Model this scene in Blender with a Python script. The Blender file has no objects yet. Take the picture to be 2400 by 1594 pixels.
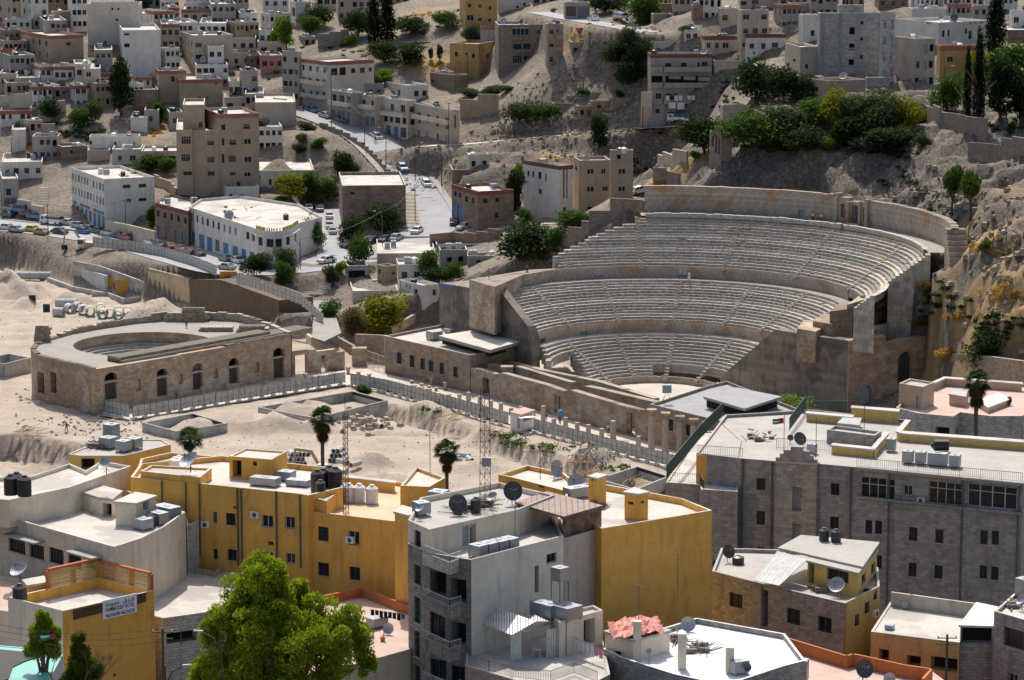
import bpy,math,random
import numpy as np
from math import sin,cos,radians,pi,hypot,atan2,sqrt
S = bpy.context.scene
# ---------------------------------------------------------------- camera
CF,CH,CPIT = 6900.0,98.6,radians(9.84)
cam = bpy.data.objects.new('camera',bpy.data.cameras.new('camera'))
S.collection.objects.link(cam);S.camera = cam
cam.location = (0,0,CH);cam.rotation_euler = (pi/2 - CPIT,0,0)
cam.data.sensor_width = 36;cam.data.lens = 36*CF/2400
cam.data.clip_start = 1;cam.data.clip_end = 6000
# ---------------------------------------------------------------- sky, sun, exposure
SUN_EL,SUN_AZ = radians(53),radians(-7)
W = bpy.data.worlds.new('World');S.world = W;W.use_nodes = True
nt = W.node_tree;sk = nt.nodes.new('ShaderNodeTexSky');sk.sky_type = 'NISHITA';sk.sun_disc = False
sk.sun_elevation = SUN_EL;sk.sun_rotation = SUN_AZ;sk.air_density = 1.0;sk.dust_density = 4.0;sk.ozone_density = .4
bg = nt.nodes['Background'];bg.inputs[1].default_value = 0.125
nt.links.new(sk.outputs[0],bg.inputs[0])
sl = bpy.data.lights.new('sun','SUN');sl.energy = 4.0;sl.angle = radians(0.5);sl.color = (1,.95,.87)
so = bpy.data.objects.new('sun',sl);S.collection.objects.link(so)
from mathutils import Vector,Matrix
sd = Vector((sin(SUN_AZ)*cos(SUN_EL),cos(SUN_AZ)*cos(SUN_EL),sin(SUN_EL)))
so.rotation_euler = (-sd).to_track_quat('-Z','Y').to_euler()
S.view_settings.view_transform = 'Standard';S.view_settings.look = 'None'
S.view_settings.exposure = 0.12;S.view_settings.gamma = 1
S.cycles.max_bounces = 5;S.cycles.diffuse_bounces = 3;S.cycles.glossy_bounces = 2
S.cycles.transmission_bounces = 2;S.cycles.transparent_max_bounces = 6
S.cycles.use_denoising = True;S.cycles.caustics_reflective = False;S.cycles.caustics_refractive = False
S.cycles.use_adaptive_sampling = True;S.cycles.adaptive_threshold = 0.02
S.render.use_persistent_data = False
# ---------------------------------------------------------------- pixel <-> place
_c,_s = cos(CPIT),sin(CPIT)
def ray(x,y):
 a = (x-1200)/CF;b = -(y-797)/CF
 return a,_c+b*_s,-_s+b*_c
def unz(x,y,z):
 a,b,c = ray(x,y);t = (z-CH)/c
 return Vector((a*t,b*t,z))
def una(x,y,Y):
 a,b,c = ray(x,y);t = Y/b
 return Vector((a*t,Y,CH+c*t))
def proj(p):
 dz = p[2]-CH;d = p[1]*_c-dz*_s;u = p[1]*_s+dz*_c
 return 1200+CF*p[0]/d,797-CF*u/d
def ppm(Y): return CF/Y
R_ = random.Random(7)
# ---------------------------------------------------------------- mesh builder
class MB:
 def __init__(s): s.v = [];s.f = [];s.m = []
 def add(s,vs,fs,mi=0):
  o = len(s.v);s.v += [tuple(p) for p in vs]
  for f in fs: s.f.append(tuple(i+o for i in f));s.m.append(mi)
  return s
 def quad(s,a,b,c,d,mi=0): return s.add((a,b,c,d),((0,1,2,3),),mi)
 def box(s,x0,x1,y0,y1,z0,z1,mi=0):
  return s.add([(x0,y0,z0),(x1,y0,z0),(x1,y1,z0),(x0,y1,z0),(x0,y0,z1),(x1,y0,z1),(x1,y1,z1),(x0,y1,z1)],
                     [(0,3,2,1),(4,5,6,7),(0,1,5,4),(1,2,6,5),(2,3,7,6),(3,0,4,7)],mi)
 def obox(s,p,u,w,d,z0,z1,mi=0):
  # box from p along unit u (length w) and inward normal (length d)
  n = (-u[1],u[0])
  q = [(p[0],p[1]),(p[0]+u[0]*w,p[1]+u[1]*w)]
  q += [(q[1][0]+n[0]*d,q[1][1]+n[1]*d),(q[0][0]+n[0]*d,q[0][1]+n[1]*d)]
  return s.prism(q,z0,z1,mi)
 def prism(s,q,z0,z1,mi=0,mt=None):
  n = len(q);s.add([(a,b,z0) for a,b in q]+[(a,b,z1) for a,b in q],
              [(i,(i+1) % n,n+(i+1) % n,n+i) for i in range(n)],mi)
  s.add([(a,b,z1) for a,b in q],[tuple(range(n))],mi if mt is None else mt)
  s.add([(a,b,z0) for a,b in q],[tuple(range(n-1,-1,-1))],mi)
  return s
 def cyl(s,x,y,z0,z1,r,n=10,r2=None,mi=0,cap=True,mt=None):
  r2 = r if r2 is None else r2
  a = [2*pi*i/n for i in range(n)]
  vs = [(x+r*cos(t),y+r*sin(t),z0) for t in a]+[(x+r2*cos(t),y+r2*sin(t),z1) for t in a]
  s.add(vs,[(i,(i+1) % n,n+(i+1) % n,n+i) for i in range(n)],mi)
  if cap:
   s.add(vs[n:],[tuple(range(n))],mi if mt is None else mt);s.add(vs[:n],[tuple(range(n-1,-1,-1))],mi)
  return s
 def tube(s,p,q,r,n=5,mi=0,r2=None):
  p = Vector(p);q = Vector(q);d = (q-p)
  if d.length < 1e-6: return s
  d.normalize();a = d.orthogonal().normalized();b = d.cross(a)
  r2 = r if r2 is None else r2
  vs = [p+(a*cos(2*pi*i/n)+b*sin(2*pi*i/n))*r for i in range(n)]+[q+(a*cos(2*pi*i/n)+b*sin(2*pi*i/n))*r2 for i in range(n)]
  return s.add(vs,[(i,(i+1) % n,n+(i+1) % n,n+i) for i in range(n)]+[tuple(range(n-1,-1,-1)),tuple(range(n,2*n))],mi)
 def path(s,pts,r,n=5,mi=0):
  for a,b in zip(pts,pts[1:]): s.tube(a,b,r,n,mi)
  return s
 def mesh(s,name,mats,smooth=False):
  me = bpy.data.meshes.new(name);me.from_pydata(s.v,[],s.f)
  for m in mats if isinstance(mats,(list,tuple)) else [mats]: me.materials.append(m)
  if any(s.m): me.polygons.foreach_set('material_index',s.m)
  if smooth: me.polygons.foreach_set('use_smooth',[True]*len(s.f))
  me.update();return me
 def build(s,name,mats,parent=None,loc=None,smooth=False):
  o = bpy.data.objects.new(name,s.mesh(name,mats,smooth));S.collection.objects.link(o)
  if parent: o.parent = parent
  if loc: o.location = loc
  return o
def inst(me,name,parent=None,loc=(0,0,0),rz=0,sc=1,mats=None):
 o = bpy.data.objects.new(name,me);S.collection.objects.link(o)
 o.location = loc;o.rotation_euler = (0,0,rz);o.scale = (sc,)*3 if not hasattr(sc,'__len__') else sc
 if parent: o.parent = parent
 if mats:
  for i,m in enumerate(mats): o.material_slots[i].link = 'OBJECT';o.material_slots[i].material = m
 return o
def empty(name,loc=(0,0,0),rz=0):
 o = bpy.data.objects.new(name,None);S.collection.objects.link(o);o.location = loc;o.rotation_euler = (0,0,rz)
 o.empty_display_size = .2;return o
THINGS = []
def tag(o,label,cat,group=None,px=None):
 o['label'] = label;o['category'] = cat
 if group: o['group'] = group
 THINGS.append(o);return o
def struct(o): o['kind'] = 'structure';return o
def stuff(o,label=None,cat=None):
 o['kind'] = 'stuff'
 if label: o['label'] = label;o['category'] = cat
 return o
def copy_tree(o,parent=None):
 c = o.copy();S.collection.objects.link(c);c.parent = parent
 for ch in o.children: copy_tree(ch,c)
 return c
# ---------------------------------------------------------------- materials
MATS = {}
def NM(name):
 m = bpy.data.materials.new(name);m.use_nodes = True;t = m.node_tree
 return m,t,t.nodes['Principled BSDF']
def N(t,k,**kw):
 n = t.nodes.new(k)
 for a,b in kw.items():
  if a.startswith('i_'):
   key = a[2:];key = int(key) if key.isdigit() else key
   n.inputs[key].default_value = b
  else: setattr(n,a,b)
 return n
def ramp(t,src,stops):
 r = t.nodes.new('ShaderNodeValToRGB');e = r.color_ramp.elements
 while len(e) < len(stops): e.new(.5)
 for i,(p,c) in enumerate(stops):
  e[i].position = p;e[i].color = (c,c,c,1) if not hasattr(c,'__len__') else (*c,1)
 t.links.new(src,r.inputs[0]);return r
def mixc(t,f,a,b,mode='MIX'):
 m = t.nodes.new('ShaderNodeMix');m.data_type = 'RGBA';m.blend_type = mode
 for k,v in ((0,f),(6,a),(7,b)):
  if isinstance(v,(int,float)): m.inputs[k].default_value = v
  elif hasattr(v,'__len__'): m.inputs[k].default_value = (*v,1)
  else: t.links.new(v,m.inputs[k])
 return m.outputs[2]
def coords(t):
 # object coordinates with a shift per object so that no two walls carry the same stains
 tc = N(t,'ShaderNodeTexCoord');oi = N(t,'ShaderNodeObjectInfo')
 mu = N(t,'ShaderNodeMath',operation='MULTIPLY',i_1=173.0);t.links.new(oi.outputs['Random'],mu.inputs[0])
 va = N(t,'ShaderNodeVectorMath',operation='ADD');t.links.new(tc.outputs['Object'],va.inputs[0]);t.links.new(mu.outputs[0],va.inputs[1])
 return tc,oi,va.outputs[0]
def dull(c,k=.86,w=.06):
 g = (c[0]+c[1]+c[2])/3
 return tuple(x*k*(1-w)+g*k*w for x in c)
def plaster(name,col,stain=.35,streak=.4,block=None,rough=.9,bump=.25,scale=1.0,mort=.6,patch=None):
 """wall or roof render: mottling, rain streaks, optional stone or block courses"""
 if name in MATS: return MATS[name]
 m,t,p = NM(name);tc,oi,v = coords(t);L = t.links
 n1 = N(t,'ShaderNodeTexNoise',i_Scale=.35*scale,i_Detail=6.0,i_Roughness=.65);L.new(v,n1.inputs[0])
 n2 = N(t,'ShaderNodeTexNoise',i_Scale=3.1*scale,i_Detail=5.0,i_Roughness=.7);L.new(v,n2.inputs[0])
 mp = N(t,'ShaderNodeMapping');mp.inputs['Scale'].default_value = (1.3,1.3,.22);L.new(v,mp.inputs[0])
 n3 = N(t,'ShaderNodeTexNoise',i_Scale=1.0,i_Detail=4.0,i_Roughness=.6);L.new(mp.outputs[0],n3.inputs[0])
 dk = tuple(x*.52 for x in col);lt = tuple(min(.95,x*1.13) for x in col)
 c = mixc(t,ramp(t,n1.outputs[0],[(.3,0),(.72,1)]).outputs[0],lt,dull(col))
 c = mixc(t,N_mul(t,ramp(t,n2.outputs[0],[(.5,0),(.75,1)]).outputs[0],stain),c,dk)
 c = mixc(t,N_mul(t,ramp(t,n3.outputs[0],[(.52,0),(.74,1)]).outputs[0],streak),c,tuple(x*.8 for x in dk))
 if patch:
  n4 = N(t,'ShaderNodeTexNoise',i_Scale=.22*scale,i_Detail=3.0);L.new(v,n4.inputs[0])
  c = mixc(t,ramp(t,n4.outputs[0],[(.52,0),(.6,1)]).outputs[0],c,patch)
 hgt = n2.outputs[0]
 if block:
  bw,bh = block
  g = N(t,'ShaderNodeNewGeometry');
  # courses: x+y run along the wall, z is height
  sp = N(t,'ShaderNodeSeparateXYZ');L.new(tc.outputs['Object'],sp.inputs[0])
  ns = N(t,'ShaderNodeSeparateXYZ');L.new(g.outputs['Normal'],ns.inputs[0])
  a1 = N(t,'ShaderNodeMath',operation='MULTIPLY');L.new(sp.outputs[0],a1.inputs[0]);L.new(ns.outputs[1],a1.inputs[1])
  a2 = N(t,'ShaderNodeMath',operation='MULTIPLY');L.new(sp.outputs[1],a2.inputs[0]);L.new(ns.outputs[0],a2.inputs[1])
  a3 = N(t,'ShaderNodeMath',operation='SUBTRACT');L.new(a1.outputs[0],a3.inputs[0]);L.new(a2.outputs[0],a3.inputs[1])
  cb = N(t,'ShaderNodeCombineXYZ');L.new(a3.outputs[0],cb.inputs[0]);L.new(sp.outputs[2],cb.inputs[1])
  br = N(t,'ShaderNodeTexBrick',i_Scale=1.0);br.inputs['Brick Width'].default_value = bw;br.inputs['Row Height'].default_value = bh
  br.inputs['Mortar Size'].default_value = .022;br.inputs['Mortar Smooth'].default_value = .2
  br.inputs['Color1'].default_value = (1.16,1.13,1.08,1);br.inputs['Color2'].default_value = (.74,.73,.72,1)
  br.inputs['Mortar'].default_value = (mort,mort,mort,1);L.new(cb.outputs[0],br.inputs[0])
  c = mixc(t,1.0,c,br.outputs[0],'MULTIPLY')
 L.new(c,p.inputs['Base Color']);p.inputs['Roughness'].default_value = rough
 if bump:
  b = N(t,'ShaderNodeBump',i_Strength=bump,i_Distance=.05);L.new(hgt,b.inputs['Height']);L.new(b.outputs[0],p.inputs['Normal'])
 MATS[name] = m;return m
def N_mul(t,s,k):
 m = N(t,'ShaderNodeMath',operation='MULTIPLY',i_1=k);t.links.new(s,m.inputs[0]);return m.outputs[0]
def plain(name,col,rough=.6,metal=0,var=.15,scale=4,spec=.5):
 if name in MATS: return MATS[name]
 m,t,p = NM(name);tc,oi,v = coords(t)
 n = N(t,'ShaderNodeTexNoise',i_Scale=float(scale),i_Detail=3.0);t.links.new(v,n.inputs[0])
 c = mixc(t,n.outputs[0],tuple(x*(1-var) for x in col),tuple(min(1,x*(1+var)) for x in col))
 t.links.new(c,p.inputs['Base Color']);p.inputs['Roughness'].default_value = rough;p.inputs['Metallic'].default_value = metal
 p.inputs['Specular IOR Level'].default_value = spec
 MATS[name] = m;return m
def corrugated(name,col,pitch=.18,rust=0.0):
 if name in MATS: return MATS[name]
 m,t,p = NM(name);tc,oi,v = coords(t)
 w = N(t,'ShaderNodeTexWave',i_Scale=.314/pitch,i_Distortion=.0);w.bands_direction = 'X';t.links.new(tc.outputs['Object'],w.inputs[0])
 n = N(t,'ShaderNodeTexNoise',i_Scale=1.4,i_Detail=5.0,i_Roughness=.7);t.links.new(v,n.inputs[0])
 c = mixc(t,ramp(t,n.outputs[0],[(.35,0),(.7,1)]).outputs[0],col,tuple(x*.7 for x in col))
 if rust: c = mixc(t,N_mul(t,ramp(t,n.outputs[0],[(.45,0),(.6,1)]).outputs[0],rust),c,(.12,.045,.02))
 t.links.new(c,p.inputs['Base Color']);p.inputs['Roughness'].default_value = .5;p.inputs['Metallic'].default_value = .3
 b = N(t,'ShaderNodeBump',i_Strength=.8,i_Distance=.06);t.links.new(w.outputs[0],b.inputs['Height']);t.links.new(b.outputs[0],p.inputs['Normal'])
 MATS[name] = m;return m
def leafmat(name,c1,c2,c3=None):
 if name in MATS: return MATS[name]
 m,t,p = NM(name);tc = N(t,'ShaderNodeTexCoord');g = N(t,'ShaderNodeNewGeometry')
 n = N(t,'ShaderNodeTexNoise',i_Scale=.9,i_Detail=3.0);t.links.new(tc.outputs['Object'],n.inputs[0])
 c = mixc(t,ramp(t,n.outputs[0],[(.35,0),(.65,1)]).outputs[0],c1,c2)
 c = mixc(t,N_mul(t,g.outputs['Random Per Island'],.6),c,c3 or tuple(x*.6 for x in c1))
 t.links.new(c,p.inputs['Base Color']);p.inputs['Roughness'].default_value = .75
 p.inputs['Specular IOR Level'].default_value = .12
 tr = N(t,'ShaderNodeBsdfTranslucent');t.links.new(mixc(t,1.,c,(1.3,1.5,.6),'MULTIPLY'),tr.inputs[0])
 ms = N(t,'ShaderNodeMixShader',i_0=.35);t.links.new(p.outputs[0],ms.inputs[1]);t.links.new(tr.outputs[0],ms.inputs[2])
 t.links.new(ms.outputs[0],t.nodes['Material Output'].inputs[0])
 MATS[name] = m;return m
# ---------------------------------------------------------------- buildings
glass = plain('window_glass',(.018,.026,.034),.15,var=.3,spec=.2)
alu = plain('light_frame',(.5,.5,.48),.5);brownf = plain('brown_shutter',(.13,.08,.06),.7);dkf = plain('dark_frame',(.06,.065,.065),.6)
blue = plain('blue_metal',(.08,.22,.42),.55);steel = plain('steel_door',(.33,.36,.38),.5);roller = plaster('roller_shutter',(.22,.25,.28),.5,.5,block=(9,.12),bump=.1)
dkin = plain('inside_shade',(.02,.02,.02),1.0);rail_m = plain('railing_iron',(.1,.11,.11),.6);white = plain('white_paint',(.7,.69,.66),.6)  # near-black backing paints in the shade deep inside open holes
sillm = plaster('sill_stone',(.5,.46,.4),.3,.3)
def _win(kind):
 mb = MB();f = .055
 def frame(mi,fr=f,y0=.02,y1=.09):
  mb.box(-.5,-.5+fr,y0,y1,0,1,mi);mb.box(.5-fr,.5,y0,y1,0,1,mi);mb.box(-.5+fr,.5-fr,y0,y1,0,fr,mi);mb.box(-.5+fr,.5-fr,y0,y1,1-fr,1,mi)
 if kind in 'wk': frame(1);mb.box(-.025,.025,.02,.09,f,1-f,1);mb.quad((-.5,.1,0),(.5,.1,0),(.5,.1,1),(-.5,.1,1),0)
 if kind == 's': frame(1);mb.quad((-.5,.1,0),(.5,.1,0),(.5,.1,1),(-.5,.1,1),0);mb.box(-.45,.45,.03,.08,.38,.95,2)
 if kind == 'c': mb.box(-.5,.5,.04,.1,0,1,2)
 if kind == 'g':
  mb.quad((-.5,.12,0),(.5,.12,0),(.5,.12,1),(-.5,.12,1),0);frame(1,.03)
  for i in range(1,5): mb.box(-.5+i*.2-.012,-.5+i*.2+.012,.0,.03,0,1,1)
  for i in range(1,4): mb.box(-.5,.5,.0,.02,i*.25-.012,i*.25+.012,1)
 if kind == 'G':
  mb.quad((-.5,.12,0),(.5,.12,0),(.5,.12,1),(-.5,.12,1),0);frame(1,.02)
  for i in range(1,4): mb.box(-.5+i*.25-.01,-.5+i*.25+.01,.02,.1,0,1,1)
  mb.box(-.5,.5,.02,.1,.68,.71,1)
 if kind in 'dbr':
  mb.box(-.5,.5,.04,.12,0,1,2)
  if kind == 'd': mb.box(.3,.36,-.01,.04,.45,.5,1)
  if kind == 'b': mb.box(-.02,.02,.02,.04,0,1,1)
 return mb
WMAT = {'w': (glass,alu,alu),'k': (glass,dkf,dkf),'s': (glass,alu,brownf),'c': (glass,alu,brownf),'g': (glass,dkf,dkf),'G': (glass,alu,alu),'d': (glass,dkf,steel),'b': (glass,dkf,blue),'r': (glass,dkf,roller)}
WMESH = {k: _win(k).mesh('window_'+k,list(WMAT[k])) for k in WMAT}
WNAME = {'d': 'door','b': 'door','r': 'shop_shutter','c': 'shutter'}
SILL = MB().box(-.54,.54,-.1,.1,-.07,.0).mesh('sill',[sillm])
NB = 0
class Bd: pass
def facade(mb,A,B,z0,zt,holes,mi=0,deep=.22):
 """wall A to B (outside seen left to right) with recessed holes (s0, s1, za, zb, type)"""
 d = Vector((B[0]-A[0],B[1]-A[1],0));Lh = d.length
 if Lh < .01: return
 d /= Lh;n = Vector((d.y,-d.x,0));O = Vector((A[0],A[1],0))
 H = []
 for s0,s1,za,zb,ty in holes:
  s0,s1 = max(.05,s0),min(Lh-.05,s1);za,zb = max(z0+.02,za),min(zt-.05,zb)
  if s1-s0 > .1 and zb-za > .1: H.append((s0,s1,za,zb,ty))
 P = lambda s,z,k=0: tuple(O+d*s-n*k+Vector((0,0,z)))
 xs = sorted({0,Lh} | {h[0] for h in H} | {h[1] for h in H});zs = sorted({z0,zt} | {h[2] for h in H} | {h[3] for h in H})
 for a,b in zip(xs,xs[1:]):
  if b-a < 1e-5: continue
  run = None
  for u,v in zip(zs,zs[1:]):
   m_,w_ = (a+b)/2,(u+v)/2
   if any(h[0] < m_ < h[1] and h[2] < w_ < h[3] for h in H):
    if run is not None: mb.quad(P(a,run),P(b,run),P(b,u),P(a,u),mi);run = None
   elif run is None: run = u
  if run is not None: mb.quad(P(a,run),P(b,run),P(b,zt),P(a,zt),mi)
 for s0,s1,za,zb,ty in H:
  k = 1.1 if ty == 'D' else deep
  mb.quad(P(s0,za),P(s0,za,k),P(s0,zb,k),P(s0,zb),mi);mb.quad(P(s1,za,k),P(s1,za),P(s1,zb),P(s1,zb,k),mi)
  mb.quad(P(s0,zb),P(s0,zb,k),P(s1,zb,k),P(s1,zb),mi);mb.quad(P(s0,za,k),P(s0,za),P(s1,za),P(s1,za,k),mi)
  if ty == 'D': mb.quad(P(s0,za,k),P(s1,za,k),P(s1,zb,k),P(s0,zb,k),1)  # dark back face stands in for shade in the recess
 return H,O,d,n
def edge_px(A,B,x,y,z=None):
 """where the sight line through a pixel meets the vertical plane of an edge -> (distance along edge, height)"""
 a,b,c = ray(x,y);ux,uy = B[0]-A[0],B[1]-A[1];Lh = hypot(ux,uy);ux /= Lh;uy /= Lh
 den = a*uy-b*ux;s_ = (b*A[0]-a*A[1])/den;t = (A[1]+s_*uy)/b
 return s_,CH+c*t
def edge_holes(A,B,spec,z0,zt,nst=None):
 out = []
 for sp in spec:
  if sp[0] == 'auto':
   _,nc,nr,w,h,tys = sp[:6];top = sp[6] if len(sp) > 6 else .9;st = sp[7] if len(sp) > 7 else 3.2
   Lh = hypot(B[0]-A[0],B[1]-A[1]);g = Lh/nc
   for r in range(nr):
    zz_ = zt-top-r*st-h
    for k in range(nc):
     if R_.random() < .06: continue
     ty = tys[(R_.randrange(len(tys)))];w_ = min(w*R_.choice((1,1,.8,1.25)),g*.75);s = (k+.5)*g+R_.uniform(-.08,.08)*g
     hh = h*(1 if ty not in 'dbD' else 1.35)
     if zz_ > z0+.2: out.append((s-w_/2,s+w_/2,zz_-(hh-h),zz_+h,ty))
  else:
   xa,ya,xb,yb,ty = sp;ym = (ya+yb)/2
   sa,_ = edge_px(A,B,xa,ym);sb,_ = edge_px(A,B,xb,ym);xm = (xa+xb)/2
   _,z1 = edge_px(A,B,xm,ya);_,z2 = edge_px(A,B,xm,yb)
   out.append((min(sa,sb),max(sa,sb),z2,z1,ty))
 return out
def poly_inset(q,k):
 n = len(q);out = []
 for i in range(n):
  p0,p1,p2 = Vector(q[i-1]),Vector(q[i]),Vector(q[(i+1) % n])
  a = (p1-p0).normalized();b = (p2-p1).normalized();na = Vector((-a.y,a.x));nb = Vector((-b.y,b.x))
  m_ = (na+nb);m_ = m_/max(.35,m_.length_squared/2) if m_.length > 1e-6 else na
  out.append((p1.x+m_.x*k,p1.y+m_.y*k))
 return out
def bpoly(name,label,cat,q,zt,z0,wmat,rmat,par_=.6,faces=(),group=None,parent=None,band=None,sills=True,cap=None,pname='wall'):
 ar = sum(a[0]*b[1]-b[0]*a[1] for a,b in zip(q,q[1:]+q[:1]))
 assert ar > 0,name+' '+str(label)
 b = Bd();b.q = q;b.zt = zt;b.zr = zt-par_;b.z0 = z0
 cx = sum(p[0] for p in q)/len(q);cy = sum(p[1] for p in q)/len(q)
 if parent is None:
  root = empty(name,(cx,cy,z0));tag(root,label,cat,group);b.root = root;b.o = (cx,cy,z0)
 else: root = parent.root;b.root = root;b.o = parent.o
 b.label = label
 mb = MB();n = len(q);fs = dict(faces);wins = []
 for i in range(n):
  A,B_ = q[i],q[(i+1) % n]
  r_ = facade(mb,A,B_,z0,zt,edge_holes(A,B_,fs.get(i,()),z0,zt))
  if r_: wins.append(r_)
 if par_ > 0:
  qi = poly_inset(q,.22)
  for i in range(n):
   j = (i+1) % n;a,c,ai,ci = q[i],q[j],qi[i],qi[j]
   mb.quad((a[0],a[1],zt),(c[0],c[1],zt),(ci[0],ci[1],zt),(ai[0],ai[1],zt),2)
   mb.quad((ci[0],ci[1],b.zr),(ai[0],ai[1],b.zr),(ai[0],ai[1],zt),(ci[0],ci[1],zt))
 else: qi = q
 lo = lambda m_: [(x-b.o[0],y-b.o[1],z-b.o[2]) for x,y,z in m_]
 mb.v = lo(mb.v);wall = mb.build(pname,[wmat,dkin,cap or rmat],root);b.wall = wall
 rf = MB();ro = poly_inset(qi,-.05) if par_ > 0 else poly_inset(q,-.12)
 rf.prism(ro if par_ <= 0 else qi,b.zr-.12 if par_ <= 0 else b.zr-.25,b.zr+(.06 if par_ <= 0 else 0));rf.v = lo(rf.v);rf.build('roof' if parent is None else pname+'_roof',rmat,root if parent is None else wall)
 if band:
  bm,bh = band;bb = MB();qo = poly_inset(q,-.03)
  for i in range(n):
   a,c = qo[i],qo[(i+1) % n];bb.quad((a[0],a[1],zt-bh),(c[0],c[1],zt-bh),(c[0],c[1],zt+.02),(a[0],a[1],zt+.02))
   a2,c2 = qi[i],qi[(i+1) % n];bb.quad((a[0],a[1],zt+.02),(c[0],c[1],zt+.02),(c2[0],c2[1],zt+.02),(a2[0],a2[1],zt+.02))
   bb.quad((c[0],c[1],zt-bh),(a[0],a[1],zt-bh),(q[i][0],q[i][1],zt-bh),(q[(i+1) % n][0],q[(i+1) % n][1],zt-bh))
  bb.v = lo(bb.v);bb.build('parapet_band',bm,root)
 for H,O,d,nn in wins:
  for s0,s1,za,zb,ty in H:
   if ty == 'D': continue
   wd,hh = s1-s0,zb-za
   if ty == 'A':
    pass
   c = O+d*((s0+s1)/2)-nn*.16
   w = inst(WMESH[ty],WNAME.get(ty,'window'),root if parent is None else wall,(c.x-b.o[0],c.y-b.o[1],za-b.o[2]),atan2(d.y,d.x),(wd,1,hh))
   if sills and ty in 'wksg' and wd > .7:
    e = inst(SILL,'sill',w);e.location = (0,-.14,0);e.scale = (1,1,1/hh)
 return b
def two(xl,xc,xr,yt,yb,th,Y=None,dp=9.0):
 """footprint from a picture: left edge, near corner, right edge, roof height at the corner, foot, turn"""
 if Y is None: P = gt(xc,yb);Y = P.y
 T = una(xc,yt,Y);N_ = (T.x,T.y);zt = T.z;t_ = radians(th);rd = (cos(t_),sin(t_));ld = (-sin(t_),cos(t_))
 def reach(d,x):
  k = (x-1200)/CF;X0,Y0 = N_;dz = zt-CH
  return (k*(Y0*_c-dz*_s)-X0)/(d[0]-k*d[1]*_c)
 wr = abs(reach(rd,xr)) if xr > xc+1 else 0
 wl = abs(reach(ld,xl)) if xl < xc-1 else dp
 if wr == 0: wr = dp
 wl = min(wl,26);wr = min(wr,60)
 q = [N_,(N_[0]+rd[0]*wr,N_[1]+rd[1]*wr),(N_[0]+rd[0]*wr+ld[0]*wl,N_[1]+rd[1]*wr+ld[1]*wl),(N_[0]+ld[0]*wl,N_[1]+ld[1]*wl)]
 z0 = min([ground(*p) for p in q]+[una(xc,yb,Y).z])-.6
 return q,zt,z0
WM = {}
def B(name,label,xl,xc,xr,yt,yb,th,wm,rm=None,R=(),L=(),par_=.7,Y=None,dp=9.0,band=None,cat='building',group=None,z0=None,parent=None,pname='wall'):
 q,zt,z0_ = two(xl,xc,xr,yt,yb,th,Y,dp)
 return bpoly(name,label,cat,q,zt,z0_ if z0 is None else z0,wm,rm or roofm,par_,((0,R),(3,L)),group,parent,band,pname=pname)
roofm = plaster('roof_screed',(.56,.525,.475),.6,0,bump=.3,scale=.9,patch=(.42,.39,.35))
roofg = plaster('grey_roof',(.42,.4,.37),.5,0,bump=.25)
def onroof(b,x,y,m=.8):
 p = unz(x,y,b.zr);q = poly_inset(b.q,m);
 def ins(p):
  c = False;j = len(q)-1
  for i in range(len(q)):
   if (q[i][1] > p[1]) != (q[j][1] > p[1]) and p[0] < (q[j][0]-q[i][0])*(p[1]-q[i][1])/(q[j][1]-q[i][1])+q[i][0]: c = not c
   j = i
  return c
 cx = sum(a[0] for a in b.q)/len(b.q);cy = sum(a[1] for a in b.q)/len(b.q);f = 0
 while not ins((p.x,p.y)) and f < 20: p.x += (cx-p.x)*.12;p.y += (cy-p.y)*.12;f += 1
 return p
# rail: posts and rails between points; one mesh
def railing(name,pts,h,mat,parent=None,gap=.16,r=.018,off=(0,0,0),top=.03,post=2.2,mids=()):
 mb = MB()
 for a,b in zip(pts,pts[1:]):
  a = Vector(a)-Vector(off);b = Vector(b)-Vector(off);L_ = (b-a).length;n = max(1,int(L_/gap))
  mb.tube(a+Vector((0,0,h)),b+Vector((0,0,h)),top,4);mb.tube(a+Vector((0,0,.08)),b+Vector((0,0,.08)),r,4)
  for m_ in mids: mb.tube(a+Vector((0,0,h*m_)),b+Vector((0,0,h*m_)),r,4)
  for i in range(n+1): p = a.lerp(b,i/n);mb.tube(p+Vector((0,0,.05)),p+Vector((0,0,h)),r,3)
  k = max(1,int(L_/post))
  for i in range(k+1): p = a.lerp(b,i/k);mb.tube(p,p+Vector((0,0,h)),top,4)
 return mb.build(name,mat,parent)
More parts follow.
